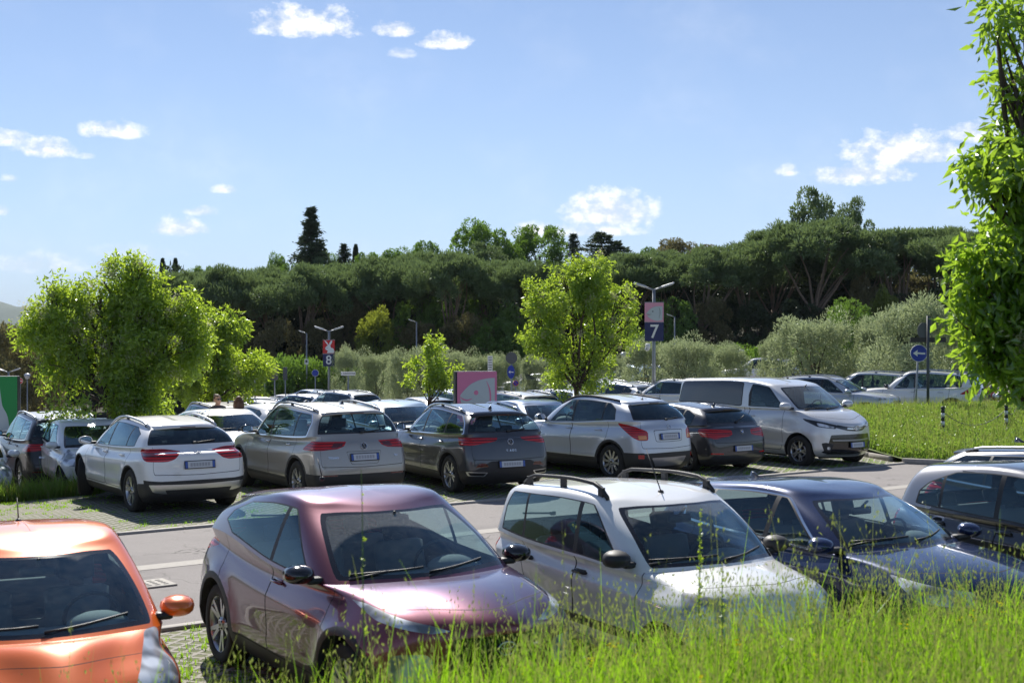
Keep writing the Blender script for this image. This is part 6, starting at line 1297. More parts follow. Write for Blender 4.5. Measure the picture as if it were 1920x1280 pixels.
def stroke(pts, w):
    L_, R_ = [], []
    for i, p in enumerate(pts):
        a, b = pts[max(i - 1, 0)], pts[min(i + 1, len(pts) - 1)]; t = Vector((b[0] - a[0], b[1] - a[1])).normalized(); k = w * math.sin(math.pi * (i + .7) / (len(pts) + .4)) ; L_.append((p[0] - t.y * k, p[1] + t.x * k)); R_.append((p[0] + t.y * k, p[1] - t.x * k))
    return L_, R_
def ribbon(mb, pts, wd, w, h, x0, z0, m, y):
    a, b = stroke(pts, wd)
    for i in range(len(a) - 1): flat(mb, [a[i], a[i + 1], b[i + 1], b[i]], w, h, x0, z0, m, y, .003)
RABBIT = curve([(.34, .36), (.30, .44), (.36, .56), (.46, .60)]) + curve([(.42, .72), (.30, .86), (.16, .96)]) + curve([(.20, .80), (.34, .64), (.46, .60)])[3:]
def lamp_post(px, d, top, lb, panels=None, gp_=None, k=1.0, twin=True):
    x = at(px, d); z0 = zg(x, d); H = ztop(top, d) - z0; r = empty('street_lamp', (x, d, z0), 0, lb, 'street lamp', gp_); b = MB(); b.tube([(0, 0, -.1), (0, 0, H - .18 * k)], [.075 * k, .055 * k], m_pole, 12); b.build('pole', r)
    for sx in ((-1, 1) if twin else (-1,)):
        b = MB(); X = Matrix.Translation((0, 0, H - .20 * k)) @ Matrix.Rotation(R(-18 * sx), 4, 'Y'); b.tube([(0, 0, 0), (sx * .30 * k, 0, .0)], .03 * k, m_pole, 8, X); b.box((sx * .52 * k, 0, .02), (.48 * k, .24 * k, .06 * k), m_lampg, X, .03 * k); b.box((sx * .52 * k, 0, -.02 * k), (.38 * k, .17 * k, .012), mat('lamp_lens', (.75, .75, .72), .2), X); b.build('lamp_head', r)
    return r, H
def banner(r, w, h, zc, col, kind, y=-.09, name='banner', number=None):
    b = MB(); b.box((0, y, zc), (w, .04, h), col); b.box((0, y, zc + h / 2 + .012), (w + .02, .05, .02), m_pole); x0, z0 = -w / 2, zc - h / 2; yy = y - .022
    if kind == 'fish':
        flat(b, FISH, w, h, x0, z0, m_pale, yy); n = 12; flat(b, [(.42 + .045 * math.cos(6.283 * k / n), .56 + .03 * math.sin(6.283 * k / n)) for k in range(n)], w, h, x0, z0, m_gback, yy - .007, .002)
        ribbon(b, curve([(.74, .78), (.80, .62), (.80, .40), (.74, .18)], 5), .012, w, h, x0, z0, m_gback, yy - .007); ribbon(b, curve([(.10, .44), (.20, .40), (.34, .41)], 4), .01, w, h, x0, z0, m_gback, yy - .007)
    if kind == 'rabbit':
        flat(b, curve([(.46, .58), (.30, .74), (.14, .96), (.30, .90), (.44, .74), (.52, .60)], 4), w, h, x0, z0, m_white, yy); flat(b, curve([(.52, .60), (.56, .78), (.70, .96), (.80, .92), (.74, .76), (.62, .60)], 4), w, h, x0, z0, m_white, yy - .0065)
        flat(b, curve([(.24, .30), (.22, .42), (.34, .56), (.50, .62), (.64, .58), (.70, .44), (.90, .36), (.96, .06), (.60, .04), (.36, .06), (.44, .20)], 4), w, h, x0, z0, m_white, yy - .013); flat(b, [(.36 + .03 * math.cos(6.283 * k / 8), .42 + .03 * math.sin(6.283 * k / 8)) for k in range(8)], w, h, x0, z0, m_nvy, yy - .02, .002)
    o = b.build(name, r)
    if number:
        me = text_mesh(number, h * 1.02, m_white if kind != 'pale' else m_pale, .004, .012 * h); t = link('number', me, o); t.location = (0, y - .028, zc - h * .01); t.rotation_euler = (R(90), 0, 0); t.scale = (.95, 1, 1)
    return o
r, H = lamp_post(1226, 47, 533, 'twin headed lamp post with a pink fish banner over a navy banner reading 7', gp_='lamp posts with numbered banners')
s = 47 / F_PX; banner(r, 35 * s, 37 * s, (ztop(586, 47) - r.location.z), m_pinkl, 'fish', -.10); banner(r, 35 * s, 35 * s, (ztop(622, 47) - r.location.z), m_nvy, None, -.10, number='7')
b = MB(); b.box((-.22, -.08, ztop(649, 47) - r.location.z), (.16, .2, .2), m_white, None, .05); b.ell((-.25, -.1, ztop(654, 47) - r.location.z), (.09, .09, .07), m_lampg); b.build('camera_housing', r)
r, H = lamp_post(617, 66, 614, 'twin headed lamp post with a red rabbit banner over a navy banner reading 8', gp_='lamp posts with numbered banners')
s = 66 / F_PX; banner(r, 22 * s, 25 * s, (ztop(650, 66) - r.location.z), m_sred, 'rabbit', -.10); banner(r, 22 * s, 23 * s, (ztop(675, 66) - r.location.z), m_nvy, None, -.10, number='8')
r, H = lamp_post(16, 82, 692, 'far twin headed lamp post with navy banners reading 2 and 10', gp_='lamp posts with numbered banners')
s = 82 / F_PX; banner(r, 17 * s, 16 * s, (ztop(716, 82) - r.location.z), mat('sign_faded_blue', (.05, .08, .30), .5), None, -.10, number='21'); banner(r, 17 * s, 16 * s, (ztop(732, 82) - r.location.z), m_nvy, None, -.10, number='10')
for px, d, top, lb in ((575, 90, 621, 'thin tall lamp post with a small white sign, left of the banner with the eight'), (781, 90, 600, 'thin tall lamp post against the dark wood above the olives'), (1265, 88, 590, 'thin tall lamp post right of the banner with the seven')):
    r, H = lamp_post(px, d, top, lb, gp_='plain thin lamp posts', k=.75, twin=False)
    if px == 575: b = MB(); b.box((.0, -.08, ztop(678, d) - r.location.z), (.26, .03, .36), m_white); b.box((.0, -.10, ztop(677, d) - r.location.z), (.15, .01, .18), m_gback); b.build('sign_plate', r)
for px, d, top, lb, sc in ((51, 80, 700, 'globe topped park lamp at the far left', 1), (1390, 80, 655, 'globe topped park lamp above the van roof', .8), (1170, 72, 660, 'globe topped park lamp left of the banner with the seven', .8)):
    x = at(px, d); z0 = zg(x, d); H = ztop(top, d) - z0; r = empty('park_lamp', (x, d, z0), 0, lb, 'street lamp', 'globe topped park lamps'); b = MB(); b.tube([(0, 0, 0), (0, 0, H - .35)], .035, m_pole, 8); b.build('pole', r); b = MB(); b.lathe([(.02, H - .36), (.12, H - .30), (.17, H - .16), (.17, H - .12)], mat('lamp_glass', (.4, .42, .44), .1, .2), 12, 'z'); b.lathe([(.19, H - .12), (.17, H - .05), (.10, H), (.001, H + .01)], m_lampg, 12, 'z'); b.build('lamp_head', r)
ARROW = [(-.78, 0), (-.16, .42), (-.22, .12), (.80, .06), (.80, -.16), (-.22, -.10), (-.16, -.42)]
def disc_sign(px, py, d, rpx, lb, kind='arrow', lean=0.0, sx=1.0, pole=True, extra=None, name='road_sign', polemat=None):
    x = at(px, d); z0 = zg(x, d) if pole else 0; zc = ztop(py, d) - z0; rr = rpx * d / F_PX; r = empty(name, (x, d, z0), 0, lb, 'road sign'); b = MB(); n = 28
    b.poly([(rr * sx * math.cos(6.2832 * k / n), 0, zc + rr * math.sin(6.2832 * k / n)) for k in range(n)], m_gback if kind == 'back' else m_white, .02, (0, 1, 0))
    if kind != 'back':
        b.poly([(rr * .94 * sx * math.cos(6.2832 * k / n), -.003, zc + rr * .94 * math.sin(6.2832 * k / n)) for k in range(n)], m_sred if kind == 'noentry' else m_sblue, .003, (0, -1, 0))
        if kind == 'arrow': b.poly([(rr * .9 * sx * a, -.009, zc + rr * .9 * q) for a, q in ARROW], m_white, .003, (0, -1, 0))
        if kind == 'noentry': b.box((0, -.010, zc), (rr * 1.4 * sx, .006, rr * .36), m_white)
        if kind == 'noparking':
            b.tube([(rr * .9 * sx * math.cos(6.2832 * k / n), -.01, zc + rr * .9 * math.sin(6.2832 * k / n)) for k in range(n + 1)], rr * .09, m_sred, 4); b.tube([(-rr * .62 * sx, -.012, zc + rr * .62), (rr * .62 * sx, -.012, zc - rr * .62)], rr * .09, m_sred, 4)
    b.build('sign_plate', r)
    b = MB(); b.tube([(lean, .04, -.1), (lean * .0, .05, zc + (rr if kind != 'arrow' else rr * .6))], .032, polemat or m_pole, 10); b.build('pole', r); return r
disc_sign(1723, 662, 42.0, 16.2, 'round blue sign with a white arrow pointing left on a leaning pole', lean=-.13)
d = 41.5; x = at(1740, d); z0 = zg(x, d); r = empty('sign_post', (x, d, z0), 0, 'tall dark sign post with a long flat board and round sign back', 'road sign'); H = ztop(592, d) - z0; b = MB(); b.tube([(0, 0, -.1), (0, 0, H)], .045, m_poled, 10); b.build('pole', r)
b = MB(); b.box((0.02, .05, ztop(637, d) - z0), (1.12, .04, .15), mat('board_back', (.035, .03, .028), .6)); b.build('long_board', r)
b = MB(); n = 20; zc = ztop(620, d) - z0; b.poly([(-.12 + .20 * math.cos(6.2832 * k / n), .05, zc + .26 * math.sin(6.2832 * k / n)) for k in range(n)], m_gback, .02, (0, 1, 0)); b.box((.04, .05, ztop(610, d) - z0), (.14, .03, .56), m_gback); b.build('sign_back', r)
r = disc_sign(959, 671, 52, 11, 'round sign back above a narrow blue arrow sign, right of the fish board', 'back'); b = MB(); zc = ztop(697, 52) - r.location.z; rr = 12.5 * 52 / F_PX; n = 24
b.poly([(-.02 + rr * .56 * math.cos(6.2832 * k / n), -.04, zc + rr * math.sin(6.2832 * k / n)) for k in range(n)], m_sblue, .02, (0, 1, 0)); b.poly([(-.02 + rr * .56 * .85 * a, -.05, zc + rr * .6 * q) for a, q in ARROW], m_white, .004, (0, -1, 0)); b.build('arrow_plate', r)
disc_sign(967, 718, 60, 5.5, 'small round blue and red no parking sign far back below the arrow sign', 'noparking'); disc_sign(37, 714, 78, 5.6, 'round red no entry sign at the far left', 'noentry'); disc_sign(591, 699, 84, 6.5, 'round blue sign far back in front of the hedge', 'plainblue')
def post_board(px, py, d, w, h, lb, txt=None, mt=None, up=None, side=0.0):
    x = at(px, d); z0 = zg(x, d); zc = ztop(py, d) - z0; ww, hh = w * d / F_PX, h * d / F_PX; r = empty('direction_sign', (x, d, z0), 0, lb, 'sign'); b = MB(); b.box((side, -.05, zc), (ww, .03, hh), mt or m_white, Matrix.Rotation(R(up or 0), 4, 'Y') if 0 else None); b.build('sign_plate', r)
    if txt: t = link('lettering', text_mesh(txt, hh * .62, m_gback, .002, .002), r); t.location = (side, -.068, zc); t.rotation_euler = (R(90), 0, 0)
    b = MB(); b.tube([(0, 0, -.1), (0, 0, zc + hh / 2)], .03, m_pole, 8); b.build('pole', r); return r
post_board(653, 700, 58, 27, 7, 'long white direction board with dark lettering in front of the olives', '> DIREZIONE')
post_board(496, 695, 72, 15, 5, 'short white direction board far back left of the dark discs', '> USCITA')
post_board(515, 697, 70, 13, 30, 'dark square sign back on a pole far back behind the silver SUV', None, m_gback); post_board(535, 700, 66, 8, 24, 'narrow dark sign post far back next to the square one', None, m_gback); post_board(478, 710, 60, 6, 7, 'tiny white sign at the right edge of the round ash tree')
r = post_board(919, 682, 56, 9, 30, 'narrow white notice with lines of text behind the pink fish board'); b = MB()
for k in range(6): b.box((0, -.068, ztop(670 + k * 4.6, 56) - r.location.z), (.15, .004, .035), m_gback)
b.build('notice_lines', r)
# pink fish board and green board (free-standing slabs)
def slab(px, d, wpx, top, rot, lb, col, art):
    x = at(px, d); z0 = zg(x, d); w = wpx * d / F_PX; H = ztop(top, d) - z0; r = empty('board', (x, d, z0), R(rot), lb, 'sign board'); b = MB(); b.box((0, .16, H / 2), (w + .02, .30, H), mat('slab_black', (.012, .014, .02), .35)); b.build('slab', r); b = MB(); b.box((.02, -.012, H / 2 + .01), (w - .03, .02, H - .04), col); y = -.0225; h = w * 1.02; x0, z0_ = -w / 2, H - h
    if art == 'fish':
        shp = curve([(.106, .45), (.20, .56), (.36, .70), (.56, .79), (.78, .835), (.95, .845)]) + curve([(.95, -.3), (.60, -.25), (.30, -.05), (.14, .22), (.10, .40)]) ; flat(b, shp, w, h, x0, z0_, m_pale, y)
        n = 20; flat(b, [(.49 + .055 * math.cos(6.283 * k / n), .50 + .055 * math.sin(6.283 * k / n)) for k in range(n)], w, h, x0, z0_, m_pink, y - .007, .002)
        ribbon(b, curve([(.74, .78), (.81, .62), (.84, .45), (.835, .25), (.79, .05)], 6), .020, w, h, x0, z0_, m_pink, y - .007); ribbon(b, curve([(.10, .405), (.18, .345), (.28, .325), (.40, .365)], 5), .018, w, h, x0, z0_, m_pink, y - .007)
    else:
        flat(b, curve([(-.1, -.4), (-.1, .25), (.10, .34), (.26, .52), (.34, .62), (.40, .80), (.46, .62), (.52, .60), (.58, .78), (.62, .56), (.66, .30), (.78, .05), (.84, -.4)], 4), w, h, x0, z0_, m_pale, y)
    b.build('panel', r); return r
slab(893, 36, 78, 696, 14, 'pink free standing board with a white fish head, between graphite SUV and the olives', m_pink, 'fish')
slab(-8, 42, 78, 705, 4, 'green free standing board with a pale animal head at the left edge', m_sgreen, 'head')
# small canopy far back
d = 66; x = at(985, d); z0 = zg(x, d); H = ztop(697, d) - z0; r = empty('canopy', (x, d, z0), 0, 'small grey roofed canopy on thin posts far back right of the arrow sign', 'canopy'); b = MB(); b.add([(-.6, -.5, H - .35), (.6, -.5, H - .35), (.6, .5, H - .35), (-.6, .5, H - .35), (0, 0, H)], [(0, 1, 4), (1, 2, 4), (2, 3, 4), (3, 0, 4), (3, 2, 1, 0)], m_gback); b.build('roof', r)
for sx in (-.5, .5):
    b = MB(); b.tube([(sx, 0, 0), (sx, 0, H - .35)], .04, m_poled, 6); b.build('post', r)
# striped bollards with chains on the island
BO = [(1768, 33.5, 766), (1887, 34.5, 762), (1912, 40.0, 740)]; tops = []
m_bw = mat('bollard_white', (.72, .72, .70), .5); m_bb = mat('bollard_black', (.03, .03, .032), .5)
for i, (px, d, top) in enumerate(BO):
    x = at(px, d); z0 = isl_z(x, d); H = ztop(top, d) - z0; r = empty('bollard', (x, d, z0), 0, ['black and white banded bollard right of the silver van', 'black and white banded bollard behind the grey estate', 'thin bollard farther back at the right edge'][i], 'bollard', 'banded bollards with chain'); b = MB(); n = 7
    for k in range(n): b.tube([(0, 0, H * k / n), (0, 0, H * (k + 1) / n)], .045, m_bb if k % 2 == 0 else m_bw, 12)
    b.lathe([(.045, H), (.055, H + .01), (.05, H + .05), (.001, H + .07)], m_bb, 12, 'z'); b.build('shaft', r); tops.append(Vector((x, d, z0 + H * .9)))
for a, b2, sag, lb in ((tops[0], tops[1], .38, 'drooping chain between the two nearer bollards'), (tops[1], tops[2], .3, 'drooping chain from the second bollard towards the far one')):
    b = MB(); n = 46; pts = [a.lerp(b2, k / n) - Vector((0, 0, sag * 4 * (k / n) * (1 - k / n))) for k in range(n + 1)]
    for k in range(n):
        p, q_ = pts[k], pts[k + 1]; t = (q_ - p); mid = (p + q_) / 2; u = t.normalized(); w_ = Vector((0, 0, 1)) if k % 2 else u.cross(Vector((0, 0, 1))).normalized(); w_ = (w_ - u * w_.dot(u)).normalized()
        ring = [mid + u * math.cos(v) * t.length * .62 + w_ * math.sin(v) * .016 for v in [6.2832 * j / 8 for j in range(9)]]; b.tube(ring, .005, m_poled, 4, None, False)
    tag(b.build('chain'), lb, 'chain', 'chains between the bollards')
# low guard rail
d = 42; b = MB(); m_wood = mat('weathered_rail', (.30, .28, .22), .8); A, B_ = Vector((at(1775, 46), 46, 0)), Vector((at(1915, 38.5), 38.5, 0)); rr = empty('guard_rail', (0, 0, 0), 0, 'low weathered guard rail in front of the motorbikes at the right', 'guard rail'); b.tube([A + Vector((0, 0, .62)), B_ + Vector((0, 0, .66))], .09, m_wood, 8); b.build('rail', rr)
for k in range(5):
    p = A.lerp(B_, (k + .3) / 4.6); b = MB(); b.box((p.x, p.y, .3), (.12, .12, .6), m_wood); b.build('post', rr)
# ---------------------------------------------------------------- people
def skin(name, verts, edges, rad, m, parent=None, root_i=0, sub=2):
    me = bpy.data.meshes.new(name); me.from_pydata(verts, edges, []); o = bpy.data.objects.new(name, me); COL.objects.link(o); o.modifiers.new('s', 'SKIN'); sm = o.modifiers.new('u', 'SUBSURF'); sm.levels = sub; sm.render_levels = sub
    for i, r_ in enumerate(rad): me.skin_vertices[0].data[i].radius = (r_, r_) if not isinstance(r_, tuple) else r_
    me.skin_vertices[0].data[root_i].use_root = True; bpy.context.view_layer.update(); dg = bpy.context.evaluated_depsgraph_get(); nm = bpy.data.meshes.new_from_object(o.evaluated_get(dg)); bpy.data.objects.remove(o); nm.materials.clear()
    for q_ in (m if isinstance(m, list) else [m]): nm.materials.append(q_)
    nm.polygons.foreach_set('use_smooth', [True] * len(nm.polygons)); return link(name, nm, parent)
def person(x, y, rot, lb, h=1.68, hair='bun', haircol=(.10, .05, .025), top=(.03, .03, .035), legs=(.05, .07, .14), fem=True, skin_c=(.50, .28, .19), arms=((.25, .05, .85), (-.25, .05, .85)), glasses=False):
    r = empty('person', (x, y, zg(x, y)), R(rot), lb, 'person'); k = h / 1.7; sh = .185 if fem else .21
    sk = mat('skin_%d' % int(skin_c[0] * 100), skin_c, .55); V = [(0, 0, .95), (0, .0, 1.12), (0, .01, 1.30), (0, 0, 1.43), (0, 0, 1.50), (0, -.005, 1.56)]; E_ = [(0, 1), (1, 2), (2, 3), (3, 4), (4, 5)]; Rr = [(.15, .11), (.125, .095), (.15, .105), (.07, .06), (.05, .05), (.055, .06)]
    for sx in (1, -1):
        i = len(V); a = arms[0 if sx > 0 else 1]; S_ = Vector((sx * sh, 0, 1.40)); W_ = Vector((a[0], a[1], a[2])); El = S_.lerp(W_, .52) + Vector((sx * .03, .05, -.01)); V += [tuple(S_), tuple(El), tuple(W_)]; E_ += [(3, i), (i, i + 1), (i + 1, i + 2)]; Rr += [.055, .042, .028]
        j = len(V); V += [(sx * .09, 0, .90), (sx * .10, -.01, .50), (sx * .10, .02, .09), (sx * .10, -.12, .04)]; E_ += [(0, j), (j, j + 1), (j + 1, j + 2), (j + 2, j + 3)]; Rr += [.085, .058, .042, .035]
        for f in range(4):      # fingers
            q_ = len(V); base = W_ + Vector((0, -.028 + f * .018, -.07)); V += [tuple(base), tuple(base + Vector((-sx * .01, 0, -.035))), tuple(base + Vector((-sx * .02, 0, -.062 + abs(f - 1.5) * .006)))]; E_ += [(i + 2, q_), (q_, q_ + 1), (q_ + 1, q_ + 2)]; Rr += [.0095, .0085, .007]
        q_ = len(V); V += [tuple(W_ + Vector((-sx * .01, -.04, -.03))), tuple(W_ + Vector((-sx * .02, -.05, -.065)))]; E_ += [(i + 2, q_), (q_, q_ + 1)]; Rr += [.01, .008]
    V = [(a * k, b * k, c_ * k) for a, b, c_ in V]; Rr = [(q_[0] * k, q_[1] * k) if isinstance(q_, tuple) else q_ * k for q_ in Rr]; body = skin('body', V, E_, Rr, sk, r)
    # head joined into the body mesh
    hd = MB(); z = 1.615 * k; n = 16; vs = []; fs = []
    prof = [(-.118, .012), (-.105, .045), (-.085, .058), (-.05, .070), (-.01, .076), (.03, .078), (.07, .070), (.10, .048), (.115, .015)]
    for (h_, w_) in prof:
        for j in range(n):
            a = 6.2832 * j / n; xx = w_ * math.cos(a); yy = w_ * 1.22 * math.sin(a) + (.012 if h_ > -.05 else -.02)
            if math.sin(a) < -.9 and -.045 < h_ < 0: yy -= .022
            elif math.sin(a) < -.9 and h_ <= -.05: yy -= .006
            vs.append((xx * k, yy * k, z + h_ * k))
    fs = [(i * n + j, i * n + (j + 1) % n, (i + 1) * n + (j + 1) % n, (i + 1) * n + j) for i in range(len(prof) - 1) for j in range(n)] + [tuple(range(n - 1, -1, -1)), tuple(range((len(prof) - 1) * n, len(prof) * n))]
    hd.add(vs, fs, sk, True)
    for sx in (-1, 1):
        hd.ell((sx * .078 * k, .012 * k, z - .01 * k), (.012, .02, .03), sk, 8); hd.ell((sx * .030 * k, -.083 * k, z + .005 * k), (.013, .008, .008), mat('eye_dark', (.03, .02, .015), .2), 8)
    hd.box((0, -.088 * k, z - .062 * k), (.045, .012, .010), mat('lips', (.4, .14, .12), .5), None, .004)
    hm_ = hd.mesh('head'); bm = bmesh.new(); bm.from_mesh(body.data); o0 = len(body.data.materials)
    for m_ in hm_.materials:
        if m_.name not in [q_.name for q_ in body.data.materials]: body.data.materials.append(m_)
    idx = {i: [q_.name for q_ in body.data.materials].index(m_.name) for i, m_ in enumerate(hm_.materials)}
    for p_ in hm_.polygons: p_.material_index = idx[p_.material_index]
    bm.from_mesh(hm_); bm.to_mesh(body.data); bm.free()
    hr = mat('hair_%d' % int(haircol[0] * 1000), haircol, .6); b = MB(); vs = []; rows = 7
    for i in range(rows + 1):
        th = math.pi * .62 * i / rows
        for j in range(n): a = 6.2832 * j / n; front = max(0, -math.sin(a)); rr = math.sin(th) * (1 - .0 * front); zz = math.cos(th) if not (front > .3 and i > 3) else math.cos(math.pi * .62 * 3.4 / rows) ; rr = rr if not (front > .3 and i > 3) else math.sin(math.pi * .62 * 3.4 / rows); vs.append((.088 * k * rr * math.cos(a), (.108 * rr * math.sin(a) + .016) * k, z + (.118 * zz + .012) * k))
    b.add(vs, [(i * n + j, (i + 1) * n + j, (i + 1) * n + (j + 1) % n, i * n + (j + 1) % n) for i in range(rows) for j in range(n)], hr, True)
    if hair == 'bun': b.ell((0, .10 * k, z + .085 * k), (.05, .05, .045), hr, 12); [b.tube([(.03 * q_, .09, z + .02), (.05 * q_, .12, z - .06)], [.02, .004], hr, 6) for q_ in (-1, 1)]
    if hair == 'long':
        for j in range(11): a = math.pi * (j + .5) / 11; b.tube([(.080 * math.cos(a), .095 * math.sin(a) * .9 + .01, z + .03), (.095 * math.cos(a), .11 * math.sin(a), z - .10), (.09 * math.cos(a), .10 * math.sin(a) + .02, z - .25 - .03 * (j % 3))], [.030, .032, .010], hr, 7)
    b.build('hair', r)
    if glasses: b = MB(); [b.ell((sx * .032 * k, -.094 * k, z + .006 * k), (.026, .006, .020), M_GLOSSB, 10) for sx in (-1, 1)]; b.tube([(-.06, -.09 * k, z + .01), (0, -.098 * k, z + .012), (.06, -.09 * k, z + .01)], .003, M_GLOSSB, 5); [b.tube([(sx * .056, -.088 * k, z + .01), (sx * .082, .0, z + .01)], .003, M_GLOSSB, 5) for sx in (-1, 1)]; b.build('sunglasses', r)
    tm = mat('cloth_%d_%d' % (int(top[0] * 99), int(top[1] * 99)), top, .85); lm_ = mat('trousers_%d' % int(legs[2] * 99), legs, .9)
    def garment(nm, m_, zlo, zhi, arm, grow):
        bm = bmesh.new(); bm.from_mesh(body.data); dele = [f for f in bm.faces if not (zlo * k < f.calc_center_median().z < zhi * k and (arm or abs(f.calc_center_median().x) < .2 * k or f.calc_center_median().z < .86 * k) and not (nm == 'trousers' and abs(f.calc_center_median().x) > .20 * k) and not (nm == 'shirt' and f.calc_center_median().z < 1.12 * k and abs(f.calc_center_median().x) > .19 * k and arm == 1))]
        bmesh.ops.delete(bm, geom=dele, context='FACES'); bm.normal_update()
        for v in bm.verts: v.co += v.normal * grow
        for f in bm.faces: f.material_index = 0
        me = bpy.data.meshes.new(nm); bm.to_mesh(me); bm.free(); me.materials.append(m_); return link(nm, me, r)
    garment('trousers', lm_, .10, 1.0, 0, .008); garment('shirt', tm, .93, 1.465, 1, .012); b = MB()
    for sx in (-1, 1): b.box((sx * .10 * k, -.06, .04), (.10, .27, .08), M_BLACK, None, .03)
    b.build('shoes', r); return r
person(at(408, 29.2), 29.2, 40, 'woman with brown hair in a bun and sunglasses, behind the low white car', 1.57, 'bun', (.12, .06, .03), (.05, .05, .06), glasses=True)
person(at(448, 28.8), 28.8, 175, 'woman with long chestnut hair seen from behind at the warm silver SUV mirror', 1.53, 'long', (.13, .06, .03), (.25, .25, .27), glasses=False)
person(at(1573, 53), 53, -70, 'grey haired man in a pale pink shirt behind the silver van', 1.74, 'short', (.42, .40, .38), (.62, .42, .44), (.1, .1, .12), False)
person(at(1613, 56), 56, -110, 'person in a bright red shirt reaching up beside the big rounded olive', 1.70, 'short', (.05, .03, .02), (.62, .02, .02), (.05, .05, .07), False, arms=((.48, -.25, 1.50), (-.25, .05, .88)))
person(at(1521, 58), 58, 160, 'person in an orange red top partly hidden behind the van windscreen pillar', 1.66, 'short', (.05, .03, .02), (.55, .12, .05), (.3, .3, .3), False)
# ---------------------------------------------------------------- motorbikes
def motorbike(colour):
    r = empty('motorbike', (0, 0, 0), 0, 'x', 'motorbike', 'motorbikes parked behind the guard rail'); mc = paint('bike_%d' % int(colour[0] * 100), colour, .1, .3)
    for x_ in (.70, -.70):
        b = MB(); b.tube([(x_ + .29 * math.cos(a), 0, .30 + .29 * math.sin(a)) for a in [6.2832 * k / 24 for k in range(25)]], .055, M_TYRE, 8, None, False); w_ = b.build('wheel', r); b = MB(); b.tube([(x_ + .22 * math.cos(a), 0, .30 + .22 * math.sin(a)) for a in [6.2832 * k / 24 for k in range(25)]], .018, M_RIMD, 6, None, False)
        for k in range(6): a = 1.047 * k; b.tube([(x_, 0, .3), (x_ + .22 * math.cos(a), 0, .30 + .22 * math.sin(a))], .012, M_RIMD, 5)
        b.lathe([(.001, -.03), (.10, -.03), (.10, .03), (.001, .03)], M_ALU, 14, 'y', Matrix.Translation((x_, 0, .3))); b.build('rim', w_)
    b = MB(); b.tube([(.70, .07, .3), (.50, .07, .80), (.42, .07, .98)], .022, M_ALU, 6); b.tube([(.70, -.07, .3), (.50, -.07, .80), (.42, -.07, .98)], .022, M_ALU, 6); b.build('fork', r)
    b = MB(); b.tube([(.44, .0, .95), (.42, .28, 1.03), (.34, .36, 1.0)], .014, M_BLACK, 6); b.tube([(.44, .0, .95), (.42, -.28, 1.03), (.34, -.36, 1.0)], .014, M_BLACK, 6); b.ell((.36, .34, 1.14), (.015, .06, .04), M_BLACK, 8); b.ell((.36, -.34, 1.14), (.015, .06, .04), M_BLACK, 8); b.tube([(.40, .28, 1.03), (.36, .34, 1.14)], .006, M_BLACK, 5); b.tube([(.40, -.28, 1.03), (.36, -.34, 1.14)], .006, M_BLACK, 5); b.build('handlebar', r)
    b = MB(); b.ell((.18, 0, .84), (.30, .15, .15), mc, 16); b.build('fuel_tank', r); b = MB(); b.ell((-.28, 0, .82), (.36, .13, .07), M_BLACK, 14); b.ell((-.58, 0, .87), (.20, .10, .06), M_BLACK, 12); b.build('seat', r)
    b = MB(); b.box((.02, 0, .48), (.42, .26, .34), M_RIMD, None, .08); b.tube([(.1, .14, .35), (-.2, .17, .25), (-.75, .17, .36)], [.03, .04, .05], M_ALU, 8); b.tube([(.40, 0, .85), (.05, .08, .62), (-.25, .08, .60), (-.70, .06, .3)], .025, M_BLACK, 6); b.tube([(.40, 0, .85), (.05, -.08, .62), (-.25, -.08, .60), (-.70, -.06, .3)], .025, M_BLACK, 6); b.build('engine', r)
    b = MB(); b.ell((.55, 0, .90), (.13, .14, .15), mc, 12); b.ell((.66, 0, .90), (.05, .09, .09), M_LENS, 10); b.add([(.60, -.12, 1.0), (.60, .12, 1.0), (.46, .10, 1.24), (.46, -.10, 1.24)], [(0, 1, 2, 3)], M_GLASSD); b.build('fairing', r); b = MB(); b.ell((-.80, 0, .86), (.06, .07, .04), M_RED, 8); b.build('tail_light', r); return r
ba = motorbike((.5, .01, .02)); bb = motorbike((.02, .02, .022))
BK = [(1748 + 60, 46.5, 'red', 'black motorbike nearest the tall white family car'), (1838, 45.5, 'b', 'black motorbike in the middle of the parked ones'), (1872, 44.0, 'r', 'motorbike with a red tank at the right'), (1905, 43.0, 'b', 'black motorbike at the right edge behind the near tree'), (1560, 60, 'b', 'black motorbike far back left of the grey haired man'), (1600, 59, 'b', 'black motorbike far back right of the grey haired man'), (1860, 49, 'r2', 'second red motorbike behind the others at the right')]
us = {'a': 0, 'b': 0}
for i, (px, d, kd, lb) in enumerate(BK):
    src, kk_ = (ba, 'a') if kd.startswith('r') and i != 0 else (bb, 'b'); o = src if us[kk_] == 0 else copy_tree(src); us[kk_] += 1; x = at(px, d); o.location = (x, d, zg(x, d)); o.rotation_euler = (R(7), 0, R(200 + 25 * (i % 3))); o['label'] = lb
# ================================================================ GRASS
rs = np.random.RandomState(77)
bzv = np.vectorize(bank_z)
def bank_pts(n, y0=3.2, y1=12.5, smin=.05):
    out = []
    while sum(len(o) for o in out) < n:
        y = rs.uniform(y0, y1, n * 2); x = rs.uniform(-.43, .43, n * 2) * (y + .6); s = (x - toe.x) * TN.x + (y - toe.y) * TN.y; k = (s > smin); out.append(np.stack([x[k], y[k]], 1))
    P = np.concatenate(out)[:n]; return np.stack([P[:, 0], P[:, 1], bzv(P[:, 0], P[:, 1]) - .02], 1)
P = bank_pts(105000); cl = vnoise(P * np.array([1, 1, 0]), 2.2, 9) * .18 + vnoise(P * np.array([1, 1, 0]), 7.0, 4) * .14; P = P[rs.uniform(0, 1, len(P)) < np.clip(.8 + cl, .25, 1)]; cl = vnoise(P * np.array([1, 1, 0]), 2.2, 9) * .18 + vnoise(P * np.array([1, 1, 0]), 7.0, 4) * .14
